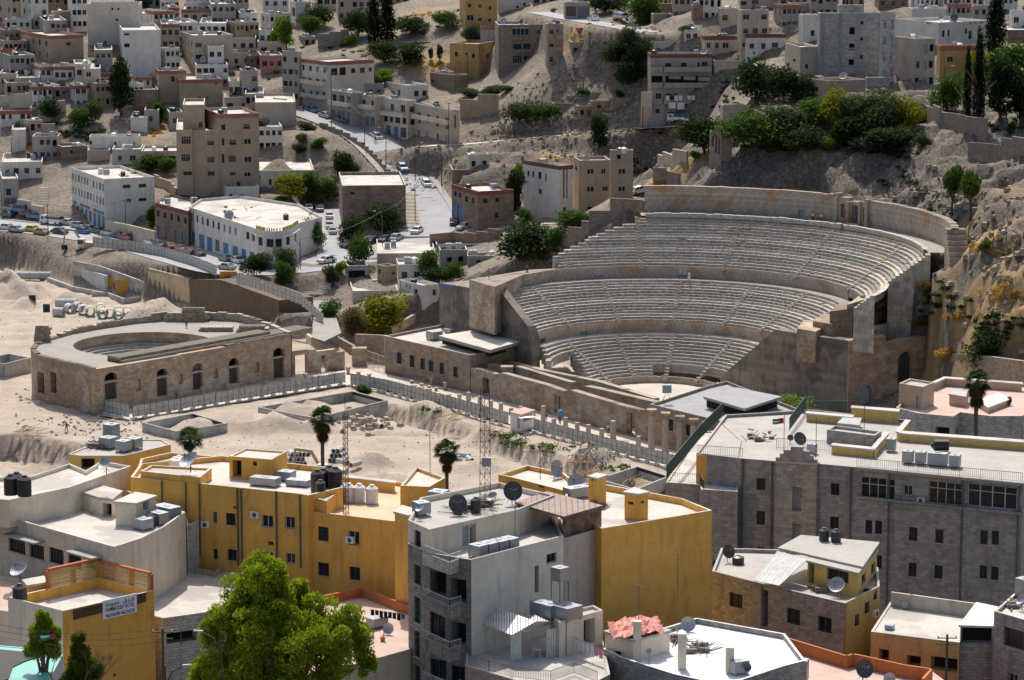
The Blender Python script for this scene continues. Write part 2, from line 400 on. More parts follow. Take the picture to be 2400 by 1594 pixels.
# balcony on an edge of a building
def balcony(b,e,x0,x1,yfl,dep=1.3,h=.95,solid=None,rail=None,slab=.16,roofm_=None):
 A,B_ = b.q[e],b.q[(e+1) % len(b.q)]
 s0,z = edge_px(A,B_,x0,yfl);s1,_ = edge_px(A,B_,x1,yfl);_,z = edge_px(A,B_,(x0+x1)/2,yfl)
 d = Vector((B_[0]-A[0],B_[1]-A[1],0)).normalized();n = Vector((d.y,-d.x,0));O = Vector((A[0],A[1],0))-Vector((b.o[0],b.o[1],b.o[2]))
 W3 = lambda s,k,zz: O+d*s+n*k+Vector((0,0,zz))
 mb = MB()
 def bx(s0,s1,k0,k1,z0,z1,mi=0):
  P = [W3(s0,k0,z0),W3(s1,k0,z0),W3(s1,k1,z0),W3(s0,k1,z0),W3(s0,k0,z1),W3(s1,k0,z1),W3(s1,k1,z1),W3(s0,k1,z1)]
  mb.add(P,[(0,1,2,3),(7,6,5,4),(4,5,1,0),(5,6,2,1),(6,7,3,2),(7,4,0,3)],mi)
 bx(s0,s1,.003,dep,z-slab,z)
 if solid: bx(s0,s1,dep-.12,dep,z,z+h);bx(s0,s0+.12,.003,dep-.12,z,z+h);bx(s1-.12,s1,.003,dep-.12,z,z+h)
 o = mb.build('balcony',solid or b.wall.data.materials[0],b.root)
 if rail: railing('railing',[W3(s0,.05,z),W3(s0,dep-.05,z),W3(s1,dep-.05,z),W3(s1,.05,z)],h,rail,o,gap=.2)
 return o
def ledge(b,e,yz,dep=.35,th=.15,x0=None,x1=None,mat=None,byz=None):
 A,B_ = b.q[e],b.q[(e+1) % len(b.q)];L_ = hypot(B_[0]-A[0],B_[1]-A[1]);s0,s1 = -.0,L_
 if x0: s0 = edge_px(A,B_,x0,yz)[0]
 if x1: s1 = edge_px(A,B_,x1,yz)[0]
 z = byz if byz is not None else edge_px(A,B_,(x0+x1)/2 if x0 else proj((A[0],A[1],b.zt))[0],yz)[1]
 d = Vector((B_[0]-A[0],B_[1]-A[1],0)).normalized();mb = MB()
 mb.obox((A[0]+d.x*s0+d.y*dep,A[1]+d.y*s0-d.x*dep),d,s1-s0,dep-.003,z-th,z);mb.v = [(a-b.o[0],b_-b.o[1],c-b.o[2]) for a,b_,c in mb.v]
 return mb.build('ledge',mat or b.wall.data.materials[0],b.root)
# ---------------------------------------------------------------- ground
CP = []
def cz(x,y,z): p = unz(x,y,z);CP.append((p.x,p.y,z))
def cY(x,y,Y): p = una(x,y,Y);CP.append((p.x,p.y,p.z))
ROADS = {
 'main': [(-120,512,8),(0,528,8),(130,540,8),(300,566,8),(450,606,8.3),(560,632,8.6),(680,628,9),(770,612,9.3),(870,600,9.6)],
 'hill': [(770,612,9.3),(870,590,10),(960,562,11),(1015,530,12),(1005,490,13.6),(968,430,17),(928,380,20.5),(868,325,24.3),(800,290,26.6),(740,268,28),(680,250,29)],
 'lane': [(925,352,22.5),(985,343,24.3),(1100,337,25),(1200,327,26.3),(1300,318,27.5),(1400,310,28.6),(1500,301,30),(1580,296,31),(1650,290,32)],
 'side': [(775,608,9.3),(778,560,10.5),(768,520,11.5),(765,490,12.3)],
 'upper': [(1260,28,52),(1330,42,52),(1400,54,52),(1470,66,51.5),(1520,76,51)],
 'fork': [(1090,560,11.5),(1200,530,13),(1330,520,14.5),(1420,505,16),(1470,465,17),(1500,438,18.3),(1525,415,19.5)],
}
RW = {'main': 15,'hill': 11,'lane': 3.6,'side': 6,'upper': 6,'fork': 4}
ROADP = {}
for k,q in ROADS.items():
 P = [unz(*a) for a in q]
 # smooth resample
 out = []
 for i in range(len(P)-1):
  p0,p1,p2,p3 = P[max(i-1,0)],P[i],P[i+1],P[min(i+2,len(P)-1)]
  n = max(2,int((p2-p1).length/2.5))
  for j in range(n):
   t = j/n
   out.append(.5*((2*p1)+(p2-p0)*t+(2*p0-5*p1+4*p2-p3)*t*t+(3*p1-p0-3*p2+p3)*t**3))
 out.append(P[-1]);ROADP[k] = out
 for p in P: CP.append((p.x,p.y,p.z))
for x in range(-200,2601,350): cz(x,1150,0)
for a in [(-100,700,0),(200,800,0),(600,900,0),(900,1000,0),(1300,1100,0),(2100,1000,4),(2400,1050,9)]: cz(*a)
for X in (-160,-80,0,80,160):
 CP.append((X,330,7));CP.append((X,260,15));CP.append((X,180,18))
for a in [(200,400,17),(60,330,22),(200,300,25),(420,300,24),(200,200,33.5),(500,200,33),(40,200,33),(200,100,42),(500,100,42),(40,90,42),(200,0,50),(500,0,50),(0,0,49),
          (640,330,26.5),(640,260,29.5),(600,420,17),(720,300,27.5),(760,350,23),(560,130,39),(760,200,34),(700,430,15),(820,430,15.5),(860,380,19),(700,100,42),(950,150,39),(950,60,46),
          (1040,30,50),(1000,200,34),(1130,200,34),(700,0,50),(1200,200,36),(1240,130,42),(1200,0,53),(1400,0,55),(1500,100,47),
          (1330,140,44),(1400,200,38),(1330,260,32.5),(1200,290,29),(1480,260,33),(1400,100,48),(1300,380,23),(1100,380,22.5),(1180,450,17),(1560,380,26),(1500,360,26.5),(1620,400,25),
          (1200,560,13),(1340,490,16),(1120,640,9.5),(900,700,6),(860,640,8.5),(1000,640,9),(700,700,4.5),(980,690,7),
          (1700,290,33),(1600,60,53)]: cz(*a)
for a in [(1700,440,556),(1750,428,563),(1900,440,563),(2000,450,556),(2150,478,533),(2230,530,512),(1620,430,563),(1660,350,592),(1750,340,578),(1760,250,590),(1900,330,570),(1950,280,585),(2050,400,560),(2000,330,570),(2100,330,568),
          (2150,270,582),(2190,420,545),(2300,480,512),(2250,590,496),(2350,560,492),(2400,480,505),(2400,600,482),(2400,700,470),(2330,700,477),(2250,690,488),(2330,800,472),(2400,800,460),(2250,770,484),(2200,790,492),(2400,380,540),(2300,385,545),(2380,330,556),(2300,280,565),(2420,280,570),
          (2000,190,615),(2200,190,615),(2400,180,615),(1850,190,615),(1760,130,640),(1900,100,655),(2200,80,660),(2400,60,670),(2000,0,715),(2400,0,715),(1700,0,730),(1700,180,640)]: cY(*a)
for X in range(-240,241,80):
 CP.append((X,980,58));CP.append((X,1150,68));CP.append((X,1400,74))
for X in (-260,260):
 for Y in (450,600,750,900): CP.append((X,Y,{450: 2,600: 20 if X > 0 else 5,750: 50 if X > 0 else 15,900: 60 if X > 0 else 45}[Y]))
CP = np.array(CP)
# thin spline through the points, linear kernel
def _rbf(P):
 n = len(P);D = np.hypot(P[:,None,0]-P[None,:,0],P[:,None,1]-P[None,:,1])+np.eye(n)*0
 A = np.zeros((n+3,n+3));A[:n,:n] = -D+np.eye(n)*4;A[:n,n] = 1;A[:n,n+1:] = P[:,:2];A[n,:n] = 1;A[n+1:,:n] = P[:,:2].T
 return np.linalg.solve(A,np.concatenate([P[:,2],[0,0,0]]))
_w = _rbf(CP)
def _noise2(X,Y,sc,seed):
 r = np.random.RandomState(seed);T = r.rand(128,128)
 x = X/sc+500;y = Y/sc+500;xi = np.floor(x).astype(int);yi = np.floor(y).astype(int);fx = x-xi;fy = y-yi
 fx = fx*fx*(3-2*fx);fy = fy*fy*(3-2*fy)
 g = lambda a,b: T[a % 128,b % 128]
 return (g(xi,yi)*(1-fx)+g(xi+1,yi)*fx)*(1-fy)+(g(xi,yi+1)*(1-fx)+g(xi+1,yi+1)*fx)*fy-.5
def fbm(X,Y,sc,seed,o=4):
 return sum(_noise2(X,Y,sc/2**k,seed+k)*.55**k for k in range(o))
def inpoly(X,Y,poly):
 c = np.zeros(X.shape,bool);n = len(poly);j = n-1
 for i in range(n):
  xi,yi = poly[i];xj,yj = poly[j]
  if yi != yj: c ^= ((yi > Y) != (yj > Y)) & (X < (xj-xi)*(Y-yi)/(yj-yi)+xi)
  j = i
 return c
gx = np.concatenate([np.arange(-300,-170,5),np.arange(-170,170,1.25),np.arange(170,301,5)])
gy = np.concatenate([np.arange(-20,360,10),np.arange(360,780,1.25),np.arange(780,960,2.5),np.arange(960,1500,15)])
GX,GY = np.meshgrid(gx,gy,indexing='ij')
GZ = _w[-3]+_w[-2]*GX+_w[-1]*GY
for i in range(len(CP)): GZ -= _w[i]*np.hypot(GX-CP[i,0],GY-CP[i,1])
TC = np.array([25.5,511.5]);PHI = 43.0
RR = np.hypot(GX-TC[0],GY-TC[1]);AA = np.degrees(np.arctan2(GY-TC[1],GX-TC[0]))
# cut level platforms
def px2(q,z): return [tuple(unz(a,b,z)[:2]) for a,b in q]
SITE = px2([(-300,1180),(-300,585),(20,628),(100,650),(173,672),(347,705),(445,724),(560,752),(650,790),(720,790),(830,800),(905,780),(1030,770),(1250,780),(1400,800),(1900,800),(1985,900),(2000,960),(2010,985),(2400,1040),(2700,1060),(2700,1180)],0)
EAST = [tuple(unz(*a)[:2]) for a in ((1984,899,.6),(1990,966,.6))]+[(62,440),(130,400)]+[tuple(unz(*a)[:2]) for a in ((2470,916,13),(2420,913,12),(2290,901,9),(2168,894,4.2))]
ms = inpoly(GX,GY,SITE);me_ = inpoly(GX,GY,EAST)
base = GZ.copy()
und = np.zeros_like(GZ)
GZ[me_] = np.minimum(GZ[me_],np.clip(1.5+(GX[me_]-62)*.32,0,14));GZ[ms] = 0
# under the theatre the ground is cut away below the seats
prof = np.interp(RR,[0,11,22,23,34,36,47,51,54,60],[-.6,-.6,4,5.5,11,13,20.5,24,25.5,60])
mt = ((RR < 53) & (AA > -14) & (AA < PHI+110)) | ((RR < 45) & (AA > -58) & (AA < PHI+110))
GZ[mt] = np.minimum(GZ[mt],prof[mt])
# behind the top wall, the terrace bed stands at wall top
rockm = np.zeros_like(GZ)
mcl = (RR > 51.5) & (RR < 105) & (AA > -20) & (AA < 95) & (GZ > 24)
rockm[mcl] = 1
for _ in range(2):
 B_ = GZ.copy();k_ = np.zeros_like(GZ);k_[1:-1,1:-1] = (B_[2:,1:-1]+B_[:-2,1:-1]+B_[1:-1,2:]+B_[1:-1,:-2])/4;k_[0],k_[-1],k_[:,0],k_[:,-1] = B_[0],B_[-1],B_[:,0],B_[:,-1]
 ed = np.abs(B_-k_) > .4;ed2 = ed.copy();ed2[1:] |= ed[:-1];ed2[:-1] |= ed[1:];GZ = np.where(ed2 & ~mt,(B_+k_)/2,B_)
for _ in range(14):
 wv = (GX > 60) & (GX < 125) & (GY > 478) & (GY < 545) & ~mt & ~me_
 k_ = GZ.copy();k_[1:-1,1:-1] = (GZ[2:,1:-1]+GZ[:-2,1:-1]+GZ[1:-1,2:]+GZ[1:-1,:-2])/4;GZ = np.where(wv,k_,GZ)
# roads flatten the ground
roadm = np.zeros_like(GZ)
for k,P in ROADP.items():
 d = np.full(GZ.shape,1e9);zz = np.zeros_like(GZ)
 xs = [p.x for p in P];ys = [p.y for p in P]
 box = (GX > min(xs)-25) & (GX < max(xs)+25) & (GY > min(ys)-25) & (GY < max(ys)+25)
 bx,by = GX[box],GY[box];bd = np.full(bx.shape,1e9);bz = np.zeros_like(bx)
 for p in P:
  e = np.hypot(bx-p.x,by-p.y);m = e < bd;bd[m] = e[m];bz[m] = p.z
 d[box] = bd;zz[box] = bz
 hw = RW[k]/2+1.2
 w = np.clip(1-(d-hw)/3.5,0,1);w[ms] = 0
 GZ = GZ*(1-w)+(zz-.12)*w;roadm = np.maximum(roadm,w)
amp = np.where(ms,.12,.55)*(1-roadm)
amp[mt & (RR < 52)] = 0
steep = np.hypot(*np.gradient(base,1.25))
calm = (GX > 60) & (GX < 130) & (GY < 530)
rocky = np.clip(np.where(calm,rockm*.35+.15,rockm)+np.clip((fbm(GX,GY,40,5)+.1)*3,0,1)*(~ms)*(GY < 700)*(GX > -70)*.7,0,1)*(1-roadm)*(~(mt & (RR < 52)))
GZ += fbm(GX,GY,14,11,5)*amp*2.2
ridge = np.abs(fbm(GX+GY*.25,GY*1.6,16,31,5))
GZ += (.28-ridge*2)*rocky*5.0*.8
# strata ledges on the cliff
st = GZ/2.2;fr = st-np.floor(st);GZ += rocky*(np.clip(fr*2.4-.7,0,1)-fr)*2.2*.75
def bump_(px,py,z,r,h,e=1.0):
 p = unz(px,py,z);d = np.hypot((GX-p.x)/r,(GY-p.y)/(r*e));global GZ
 GZ = GZ+np.clip(1-d*d,0,1)**1.2*h*(1+fbm(GX,GY,3,int(px))*1.2)
# heaps and trenches of the building site
for a in [(590,1000,0,8,1.6,.8),(700,1000,0,8,1.3,.8),(460,1000,0,4.5,1.3),(860,1090,0,5,1.6),(930,1130,0,4,1.5),(1100,1100,0,5,1.6),(1120,1010,0,4,1.1),(1390,1080,0,4,2.6),(1130,1160,0,5,1.4),(30,690,0,9,3.5),(170,710,0,5,2),(370,745,0,8,2.6),(40,720,0,5,2),(1010,960,0,5,1.2),(880,1120,0,3,.9),(700,960,0,7,1.4),(60,790,0,4,-.5),(1270,1190,0,6,1.3)]: bump_(*a)
def trench(pts,w,dep):
 global GZ
 P = [unz(a,b,0) for a,b in pts];d = np.full(GZ.shape,1e9)
 for a,b in zip(P,P[1:]):
  ab = (b-a).xy;L2 = ab.length_squared
  t = np.clip(((GX-a.x)*ab.x+(GY-a.y)*ab.y)/L2,0,1)
  d = np.minimum(d,np.hypot(GX-a.x-ab.x*t,GY-a.y-ab.y*t))
 GZ = GZ-np.clip((w-d)/1.2,0,1)*dep*(1+fbm(GX,GY,5,77)*.5)
trench([(900,960),(1050,1000),(1180,1050),(1290,1085),(1400,1120),(1570,1165)],4.0,2.6)
trench([(600,1010),(800,1015),(900,1018),(1100,1025)],1.0,.7)
trench([(-20,1040),(100,1060),(250,1130)],8,4)
trench([(540,985),(520,1000)],1.5,1.5)
_pr = np.interp(RR,[30,34,36,47,51,57,62],[11,13.5,15.5,23.6,25.2,26.5,27]);_ea = np.interp(RR,[34,36,41,47,52],[9,5,-4,-12,-13])
_ds = RR*np.radians(np.clip(_ea-AA,0,90));_bh = ((GX-57.6)*(-.8)+(GY-495.2)*.6 < 0) | (GX > 71)
_bh = (~me_) & (~ms) & ((GY > 497.5) | (GX > 71.5)) & (GX > 60)
_t = np.where(_bh & (AA < _ea+1) & (AA > -50) & (RR > 33) & (RR < 66),_pr-.3-_ds*.95,-99);GZ = np.maximum(GZ,np.where(_t > 9,_t+fbm(GX,GY,4,55)*1.6,-99))
GZ += fbm(GX,GY,2.6,66,3)*.34*(1-roadm)*(~(mt & (RR < 53)))
def ground(x,y):
 i = int(np.clip(np.searchsorted(gx,x)-1,0,len(gx)-2));j = int(np.clip(np.searchsorted(gy,y)-1,0,len(gy)-2))
 fx = (x-gx[i])/(gx[i+1]-gx[i]);fy = (y-gy[j])/(gy[j+1]-gy[j])
 return float((GZ[i,j]*(1-fx)+GZ[i+1,j]*fx)*(1-fy)+(GZ[i,j+1]*(1-fx)+GZ[i+1,j+1]*fx)*fy)
def gt(x,y,y0=360):
 """where the line of sight through a pixel meets the ground"""
 a,b,c = ray(x,y);Y = y0
 while Y < 1450:
  if CH+c*Y/b < ground(a*Y/b,Y): break
  Y += 2.5
 lo,hi = Y-2.5,Y
 for _ in range(12):
  m = (lo+hi)/2
  if CH+c*m/b < ground(a*m/b,m): hi = m
  else: lo = m
 return Vector((a*hi/b,hi,ground(a*hi/b,hi)))
nx,ny = GX.shape
me = bpy.data.meshes.new('ground')
V = np.stack([GX,GY,GZ],-1).reshape(-1,3).astype(np.float32)
I = (np.arange(nx-1)[:,None]*ny+np.arange(ny-1)[None,:]).reshape(-1)
Fq = np.stack([I,I+ny,I+ny+1,I+1],-1).astype(np.int32)
me.vertices.add(len(V));me.vertices.foreach_set('co',V.ravel())
me.loops.add(Fq.size);me.loops.foreach_set('vertex_index',Fq.ravel())
me.polygons.add(len(Fq));me.polygons.foreach_set('loop_start',np.arange(0,Fq.size,4,dtype=np.int32));me.polygons.foreach_set('loop_total',np.full(len(Fq),4,np.int32))
me.polygons.foreach_set('use_smooth',np.ones(len(Fq),bool));me.update()
# zones: red = dry grass, green = bare building site, blue = rock
dry = np.zeros_like(GZ)
def zone(A,px,py,rpx,rpy,Y=None,k=1.0):
 p = gt(px,py) if Y is None else una(px,py,Y)
 rx = rpx/ppm(p.y);ry = max(2.0,rpy/ppm(p.y)/.3)
 d = np.hypot((GX-p.x)/rx,(GY-p.y)/ry)+fbm(GX,GY,5,91)*.8
 np.maximum(A,np.clip((1.15-d)*2.2,0,1)*k*.8,out=A)
for a in [(95,335,45,14),(365,310,35,22),(990,35,60,25),(1000,140,50,18),(985,165,40,10),(1560,430,40,22),(1640,370,35,8),(2310,560,60,25),(2250,560,40,20),(2330,680,90,35),(2390,690,60,30),(2260,740,35,14),(2190,800,40,10),(1000,155,40,8),(490,450,22,6),(350,545,35,12),(1290,365,60,12),(2380,450,40,20,None,.5),(2170,590,30,14),(1350,80,40,10),(1640,380,30,8),(2200,830,60,8),(640,640,14,4)]: zone(dry,*a)
ca = me.color_attributes.new('zone','FLOAT_COLOR','POINT')
site = ms.astype(float)
ca.data.foreach_set('color',np.stack([dry,site,rocky,np.ones_like(dry)],-1).reshape(-1).astype(np.float32))
m,t,p = NM('ground');L = t.links
tc = N(t,'ShaderNodeTexCoord');v = tc.outputs['Object'];at = N(t,'ShaderNodeAttribute',attribute_name='zone')
sp = N(t,'ShaderNodeSeparateColor');L.new(at.outputs['Color'],sp.inputs[0])
n1 = N(t,'ShaderNodeTexNoise',i_Scale=.12,i_Detail=8.0,i_Roughness=.7);L.new(v,n1.inputs[0])
n2 = N(t,'ShaderNodeTexNoise',i_Scale=1.3,i_Detail=8.0,i_Roughness=.75);L.new(v,n2.inputs[0])
n3 = N(t,'ShaderNodeTexNoise',i_Scale=.9,i_Detail=6.0,i_Roughness=.8);L.new(v,n3.inputs[0])
vo = N(t,'ShaderNodeTexVoronoi',i_Scale=.8);vo.feature = 'DISTANCE_TO_EDGE';L.new(v,vo.inputs[0])
hill = mixc(t,ramp(t,n1.outputs[0],[(.35,0),(.65,1)]).outputs[0],(.33,.27,.205),(.21,.175,.14))
hill = mixc(t,ramp(t,n2.outputs[0],[(.48,0),(.62,1)]).outputs[0],hill,(.1,.085,.07))
sitec = mixc(t,ramp(t,n1.outputs[0],[(.38,0),(.62,1)]).outputs[0],(.56,.465,.375),(.42,.345,.28))
sitec = mixc(t,N_mul(t,ramp(t,n2.outputs[0],[(.5,0),(.72,1)]).outputs[0],.7),sitec,(.3,.23,.18))
rock = mixc(t,ramp(t,n2.outputs[0],[(.35,0),(.6,1)]).outputs[0],(.3,.25,.2),(.12,.1,.085))
rock = mixc(t,ramp(t,vo.outputs[0],[(0,1),(.08,0)]).outputs[0],rock,(.07,.06,.05))
g = N(t,'ShaderNodeNewGeometry');gs = N(t,'ShaderNodeSeparateXYZ');L.new(g.outputs['Normal'],gs.inputs[0])
stp = ramp(t,gs.outputs[2],[(.55,1),(.8,0)])
c = mixc(t,sp.outputs[1],hill,sitec)
c = mixc(t,N_mul(t,sp.outputs[2],.8),c,rock);c = mixc(t,N_mul(t,stp.outputs[0],.8),c,rock)
gr = mixc(t,ramp(t,n3.outputs[0],[(.35,0),(.7,1)]).outputs[0],(.5,.32,.13),(.26,.19,.1))
c = mixc(t,sp.outputs[0],c,gr)
L.new(c,p.inputs['Base Color']);p.inputs['Roughness'].default_value = .95
mu = N(t,'ShaderNodeTexMusgrave') if hasattr(bpy.types,'ShaderNodeTexMusgrave') else N(t,'ShaderNodeTexNoise',i_Scale=2.2,i_Detail=8.0,i_Roughness=.8)
L.new(v,mu.inputs[0]);b = N(t,'ShaderNodeBump',i_Strength=.9,i_Distance=.35);L.new(mu.outputs[0],b.inputs['Height']);L.new(b.outputs[0],p.inputs['Normal'])
me.materials.append(m);MATS['ground'] = m
o = bpy.data.objects.new('ground',me);S.collection.objects.link(o);struct(o)
# roads
asph = plaster('asphalt',(.34,.34,.36),.25,.0,bump=.1,scale=.8)
pale = plaster('pale_road',(.5,.44,.37),.3,.0,bump=.2)
conc = plaster('concrete',(.36,.34,.31),.5,.45)
def ribbon(P,w,z,mb,mi=0,off=0.0):
 L_,R2 = [],[]
 for i,q in enumerate(P):
  d = (P[min(i+1,len(P)-1)]-P[max(i-1,0)]).xy.normalized();n = Vector((-d.y,d.x))
  L_.append((q.x+n.x*(off+w/2),q.y+n.y*(off+w/2),q.z+z));R2.append((q.x+n.x*(off-w/2),q.y+n.y*(off-w/2),q.z+z))
 for i in range(len(P)-1): mb.quad(R2[i],R2[i+1],L_[i+1],L_[i],mi)
RN = {'main': 'road','hill': 'road_hill','lane': 'lane','side': 'road_side','upper': 'road_upper','fork': 'lane_fork'}
ZO = {'main': 0,'hill': .012,'side': .006,'lane': .016,'fork': .02,'upper': 0}
for k,P in ROADP.items():
 mb = MB();ribbon(P,RW[k],ZO[k],mb);struct(mb.build(RN[k],pale if k in ('lane','fork') else asph))
def kerb(P,off,name='kerb'):
 mb = MB();ribbon(P,1.6,.16,mb,0,off+(.8 if off > 0 else -.8))
 mb2 = MB()
 for i in range(len(P)-1):
  d = (P[i+1]-P[i]).xy.normalized();n = Vector((-d.y,d.x))*off
  a,b2 = P[i],P[i+1]
  mb.quad((a.x+n.x,a.y+n.y,a.z-.1),(b2.x+n.x,b2.y+n.y,b2.z-.1),(b2.x+n.x,b2.y+n.y,b2.z+.16),(a.x+n.x,a.y+n.y,a.z+.16))
 struct(mb.build(name,conc))
kerb(ROADP['main'][:-8],7.3);kerb(ROADP['hill'][14:],4.7);kerb(ROADP['hill'][16:-22],-4.7)
# ---------------------------------------------------------------- stone
lime = plaster('limestone',(.5,.425,.34),.45,.35,block=(.9,.45),bump=.5,scale=1.0,mort=.55,patch=(.4,.29,.2))
seatm = plaster('seat_stone',(.5,.465,.415),1.0,.5,block=(1.1,1.0),bump=.4,scale=1.1,mort=.6)
brown = plaster('brown_stone',(.36,.27,.19),.7,.55,block=(.8,.42),bump=.6,scale=1.2,mort=.6,patch=(.42,.38,.33))
streaky = plaster('stained_render',(.25,.215,.18),.7,1.0,block=(3.2,.9),bump=.35,scale=1.0,mort=.85,patch=(.13,.12,.11))
paving = plaster('paving',(.52,.47,.42),.4,.0,block=(1.2,.6),bump=.2)
rough = plaster('rubble_stone',(.42,.36,.28),.9,.2,block=(.7,.38),bump=1.0,scale=2.0,mort=.35)
woodd = plain('dark_wood',(.07,.05,.04),.8,scale=2)
dark = plain('inside_shade',(.02,.02,.02),1.0)  # same painted-in shade, for the backs of doorways and arched openings
greydoor = plain('grey_door',(.3,.36,.4),.6)
r = [11.0,21.6,22.9,33.9,35.8,47.2,50.9];zz = [.9,7.4,9.4,15.6,17.4,25.9,30.8]
def cp(a,rad,z=0): return (TC[0]+rad*cos(radians(a)),TC[1]+rad*sin(radians(a)),z)
RW0,RW1 = unz(1690,912,.6),unz(1988,960,.6)
def ang_px(x,rad,z,left=True):
 best = (1e9,90);w = (RW1-RW0).xy.normalized()
 for i in range(0,2000):
  a = (90+i*.06) if left else (90-i*.07)
  P = cp(a,rad,z);q = proj(P)[0]
  if (q < x if left else q > x): return a
  if not left and (P[0]-RW0.x)*(-w.y)+(P[1]-RW0.y)*w.x < .6 and rad < 40: return a
  best = min(best,(q if left else -q,a))
 return best[1]
theatre = empty('roman_theatre',(TC[0],TC[1],0))
tag(theatre,'large Roman theatre with curving tiers of pale stone seats in the hillside','theatre')
off = Vector((TC[0],TC[1],0))
def local(mb): mb.v = [(a-TC[0],b-TC[1],c) for a,b,c in mb.v];return mb
rg = random.Random(3)
def tier(name,r0,r1,z0,z1,n,left,right):
 mb = MB();d = (r1-r0)/n;h = (z1-z0)/(n-1)
 for i in range(n):
  f = i/(n-1);ra = r0+i*d;z = z0+i*h
  aL = ang_px(left(f,i),ra,z,True);aR = ang_px(right(f,i),ra,z,False)
  step = math.degrees(1.15/ra);a = aR;rb = ra+d+.25
  prev = None
  while a < aL-.05:
   b = min(aL,a+step*rg.uniform(.7,1.3));j = rg.gauss(0,.035);k = rg.gauss(0,.02)-(.12 if rg.random() < .02 else 0)
   zt = z+k;ri = ra+j;zb = max(0,z-h-1.2)
   A,B = cp(a+.02,ri,zt),cp(b-.02,ri,zt);C2,D2 = cp(b-.02,rb,zt),cp(a+.02,rb,zt)
   A0,B0 = cp(a+.02,ri+.04,zb),cp(b-.02,ri+.04,zb)
   mb.quad(D2,C2,B,A);mb.quad(A,B,B0,A0)
   if a == aR or b == aL or i % 1 == 0:
    if a == aR: mb.quad(A,D2,(D2[0],D2[1],(10.8 if z > 12 else max(-.5,z-2.5))),(A[0],A[1],(10.8 if z > 12 else max(-.5,z-2.5))))
    if b >= aL-.001: mb.quad(B,C2,(C2[0],C2[1],(10.8 if z > 12 else max(-.5,z-2.5))),(B[0],B[1],(10.8 if z > 12 else max(-.5,z-2.5))))
   a = b
 for i in range(len(mb.f)): mb.f[i] = mb.f[i]
 return local(mb).build(name,seatm,theatre)
lerp = lambda a,b,f: a+(b-a)*f
imaL = lambda f,i: lerp(1396,1346,f*14/10) if i < 10 else lerp(1292,1272,(i-10)/4)
tier('lower_seats',r[0],r[1],zz[0]+.45,zz[1],14,imaL,lambda f,i: lerp(1694,1832,f))
tier('middle_seats',r[2],r[3],zz[2]+.4,zz[3],15,lambda f,i: lerp(1244,1162,f),lambda f,i: lerp(1858,1976,f))
SL = [1316,1312,1312,1300,1300,1312,1325,1340,1358,1373,1381,1400,1420,1440,1461,1490,1500,1531]
SR = [2017,2031,2044,2055,2069,2080,2093,2107,2116,2125,2134,2142,2150,2157,2163,2168,2174,2179]
tier('upper_seats',r[4],r[5],zz[4]+.45,zz[5],18,lambda f,i: SL[i],lambda f,i: SR[i])
# aisles of half-height steps
def aisle(a,r0,r1,z0,z1,n):
 mb = MB();d = (r1-r0)/n;h = (z1-z0)/(n-1)
 for i in range(n):
  ra = r0+i*d;z = z0+i*h;w = math.degrees(.42/ra)
  for (q0,q1,zt) in ((ra-d*.5,ra+.02,z-h*.45),):
   P = [cp(a-w,q0),cp(a+w,q0),cp(a+w,q1),cp(a-w,q1)]
   mb.add([(p[0],p[1],z-h-.2) for p in P]+[(p[0],p[1],zt+rg.gauss(0,.02)) for p in P],[(4,7,6,5),(0,1,5,4),(1,2,6,5),(3,0,4,7)])
 local(mb).build('stairway',lime,theatre)
for a in (16,46,78.5,108,138): aisle(a,r[0],r[1],zz[0]+.45,zz[1],14)
for a in (7,32,55,79.5,105,131): aisle(a,r[2],r[3],zz[2]+.4,zz[3],15)
for a in (14,42,67,92): aisle(a,r[4],r[5],zz[4]+.45,zz[5],18)
# ring walls and walkways
def ringwall(name,rad,aR,aL,z0,z1,mat,holes=(),cap=.9,zc=None):
 """wall face at radius rad looking to the centre; holes = (angle, half width, height, material or None)"""
 mb = MB();a = aR
 cuts = sorted(set([aR,aL]+[x for h in holes for x in (h[0]-h[1],h[0]+h[1])]+list(np.arange(aR,aL,2.0))))
 for a,b in zip(cuts,cuts[1:]):
  mid = (a+b)/2;ho = [h for h in holes if abs(mid-h[0]) < h[1]]
  zb = z0+ho[0][2] if ho else z0;j = rg.gauss(0,.04)
  if zb < z1: mb.quad(cp(a,rad,z1+j),cp(b,rad,z1+j),cp(b,rad,zb),cp(a,rad,zb))
  mb.quad(cp(a,rad+cap,z1+j),cp(b,rad+cap,z1+j),cp(b,rad,z1+j),cp(a,rad,z1+j))
 for h in holes:
  for s in (-1,1):
   a = h[0]+s*h[1];mb.quad(cp(a,rad,z0+h[2]),cp(a,rad+1.2,z0+h[2]),cp(a,rad+1.2,z0),cp(a,rad,z0))
  mb.quad(cp(h[0]-h[1],rad,z0+h[2]),cp(h[0]+h[1],rad,z0+h[2]),cp(h[0]+h[1],rad+1.2,z0+h[2]),cp(h[0]-h[1],rad+1.2,z0+h[2]))
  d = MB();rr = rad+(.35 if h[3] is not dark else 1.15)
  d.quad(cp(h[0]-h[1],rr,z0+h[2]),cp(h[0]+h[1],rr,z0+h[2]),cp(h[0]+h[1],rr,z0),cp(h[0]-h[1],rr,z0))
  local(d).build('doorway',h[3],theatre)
 local(mb).build(name,mat,theatre)
def walk(name,r0,r1,z,aR,aL,mat=None):
 mb = MB()
 for a in np.arange(aR,aL,2.0):
  b = min(aL,a+2.0);mb.quad(cp(a,r1,z),cp(b,r1,z),cp(b,r0,z),cp(a,r0,z))
 local(mb).build(name,mat or paving,theatre)
ringwall('orchestra_wall',r[0]-.02,5,133,-.2,zz[0]+.44,lime,cap=.5)
aw1R,aw1L = ang_px(1850,r[2],zz[2],False),ang_px(1250,r[2],zz[2],True)
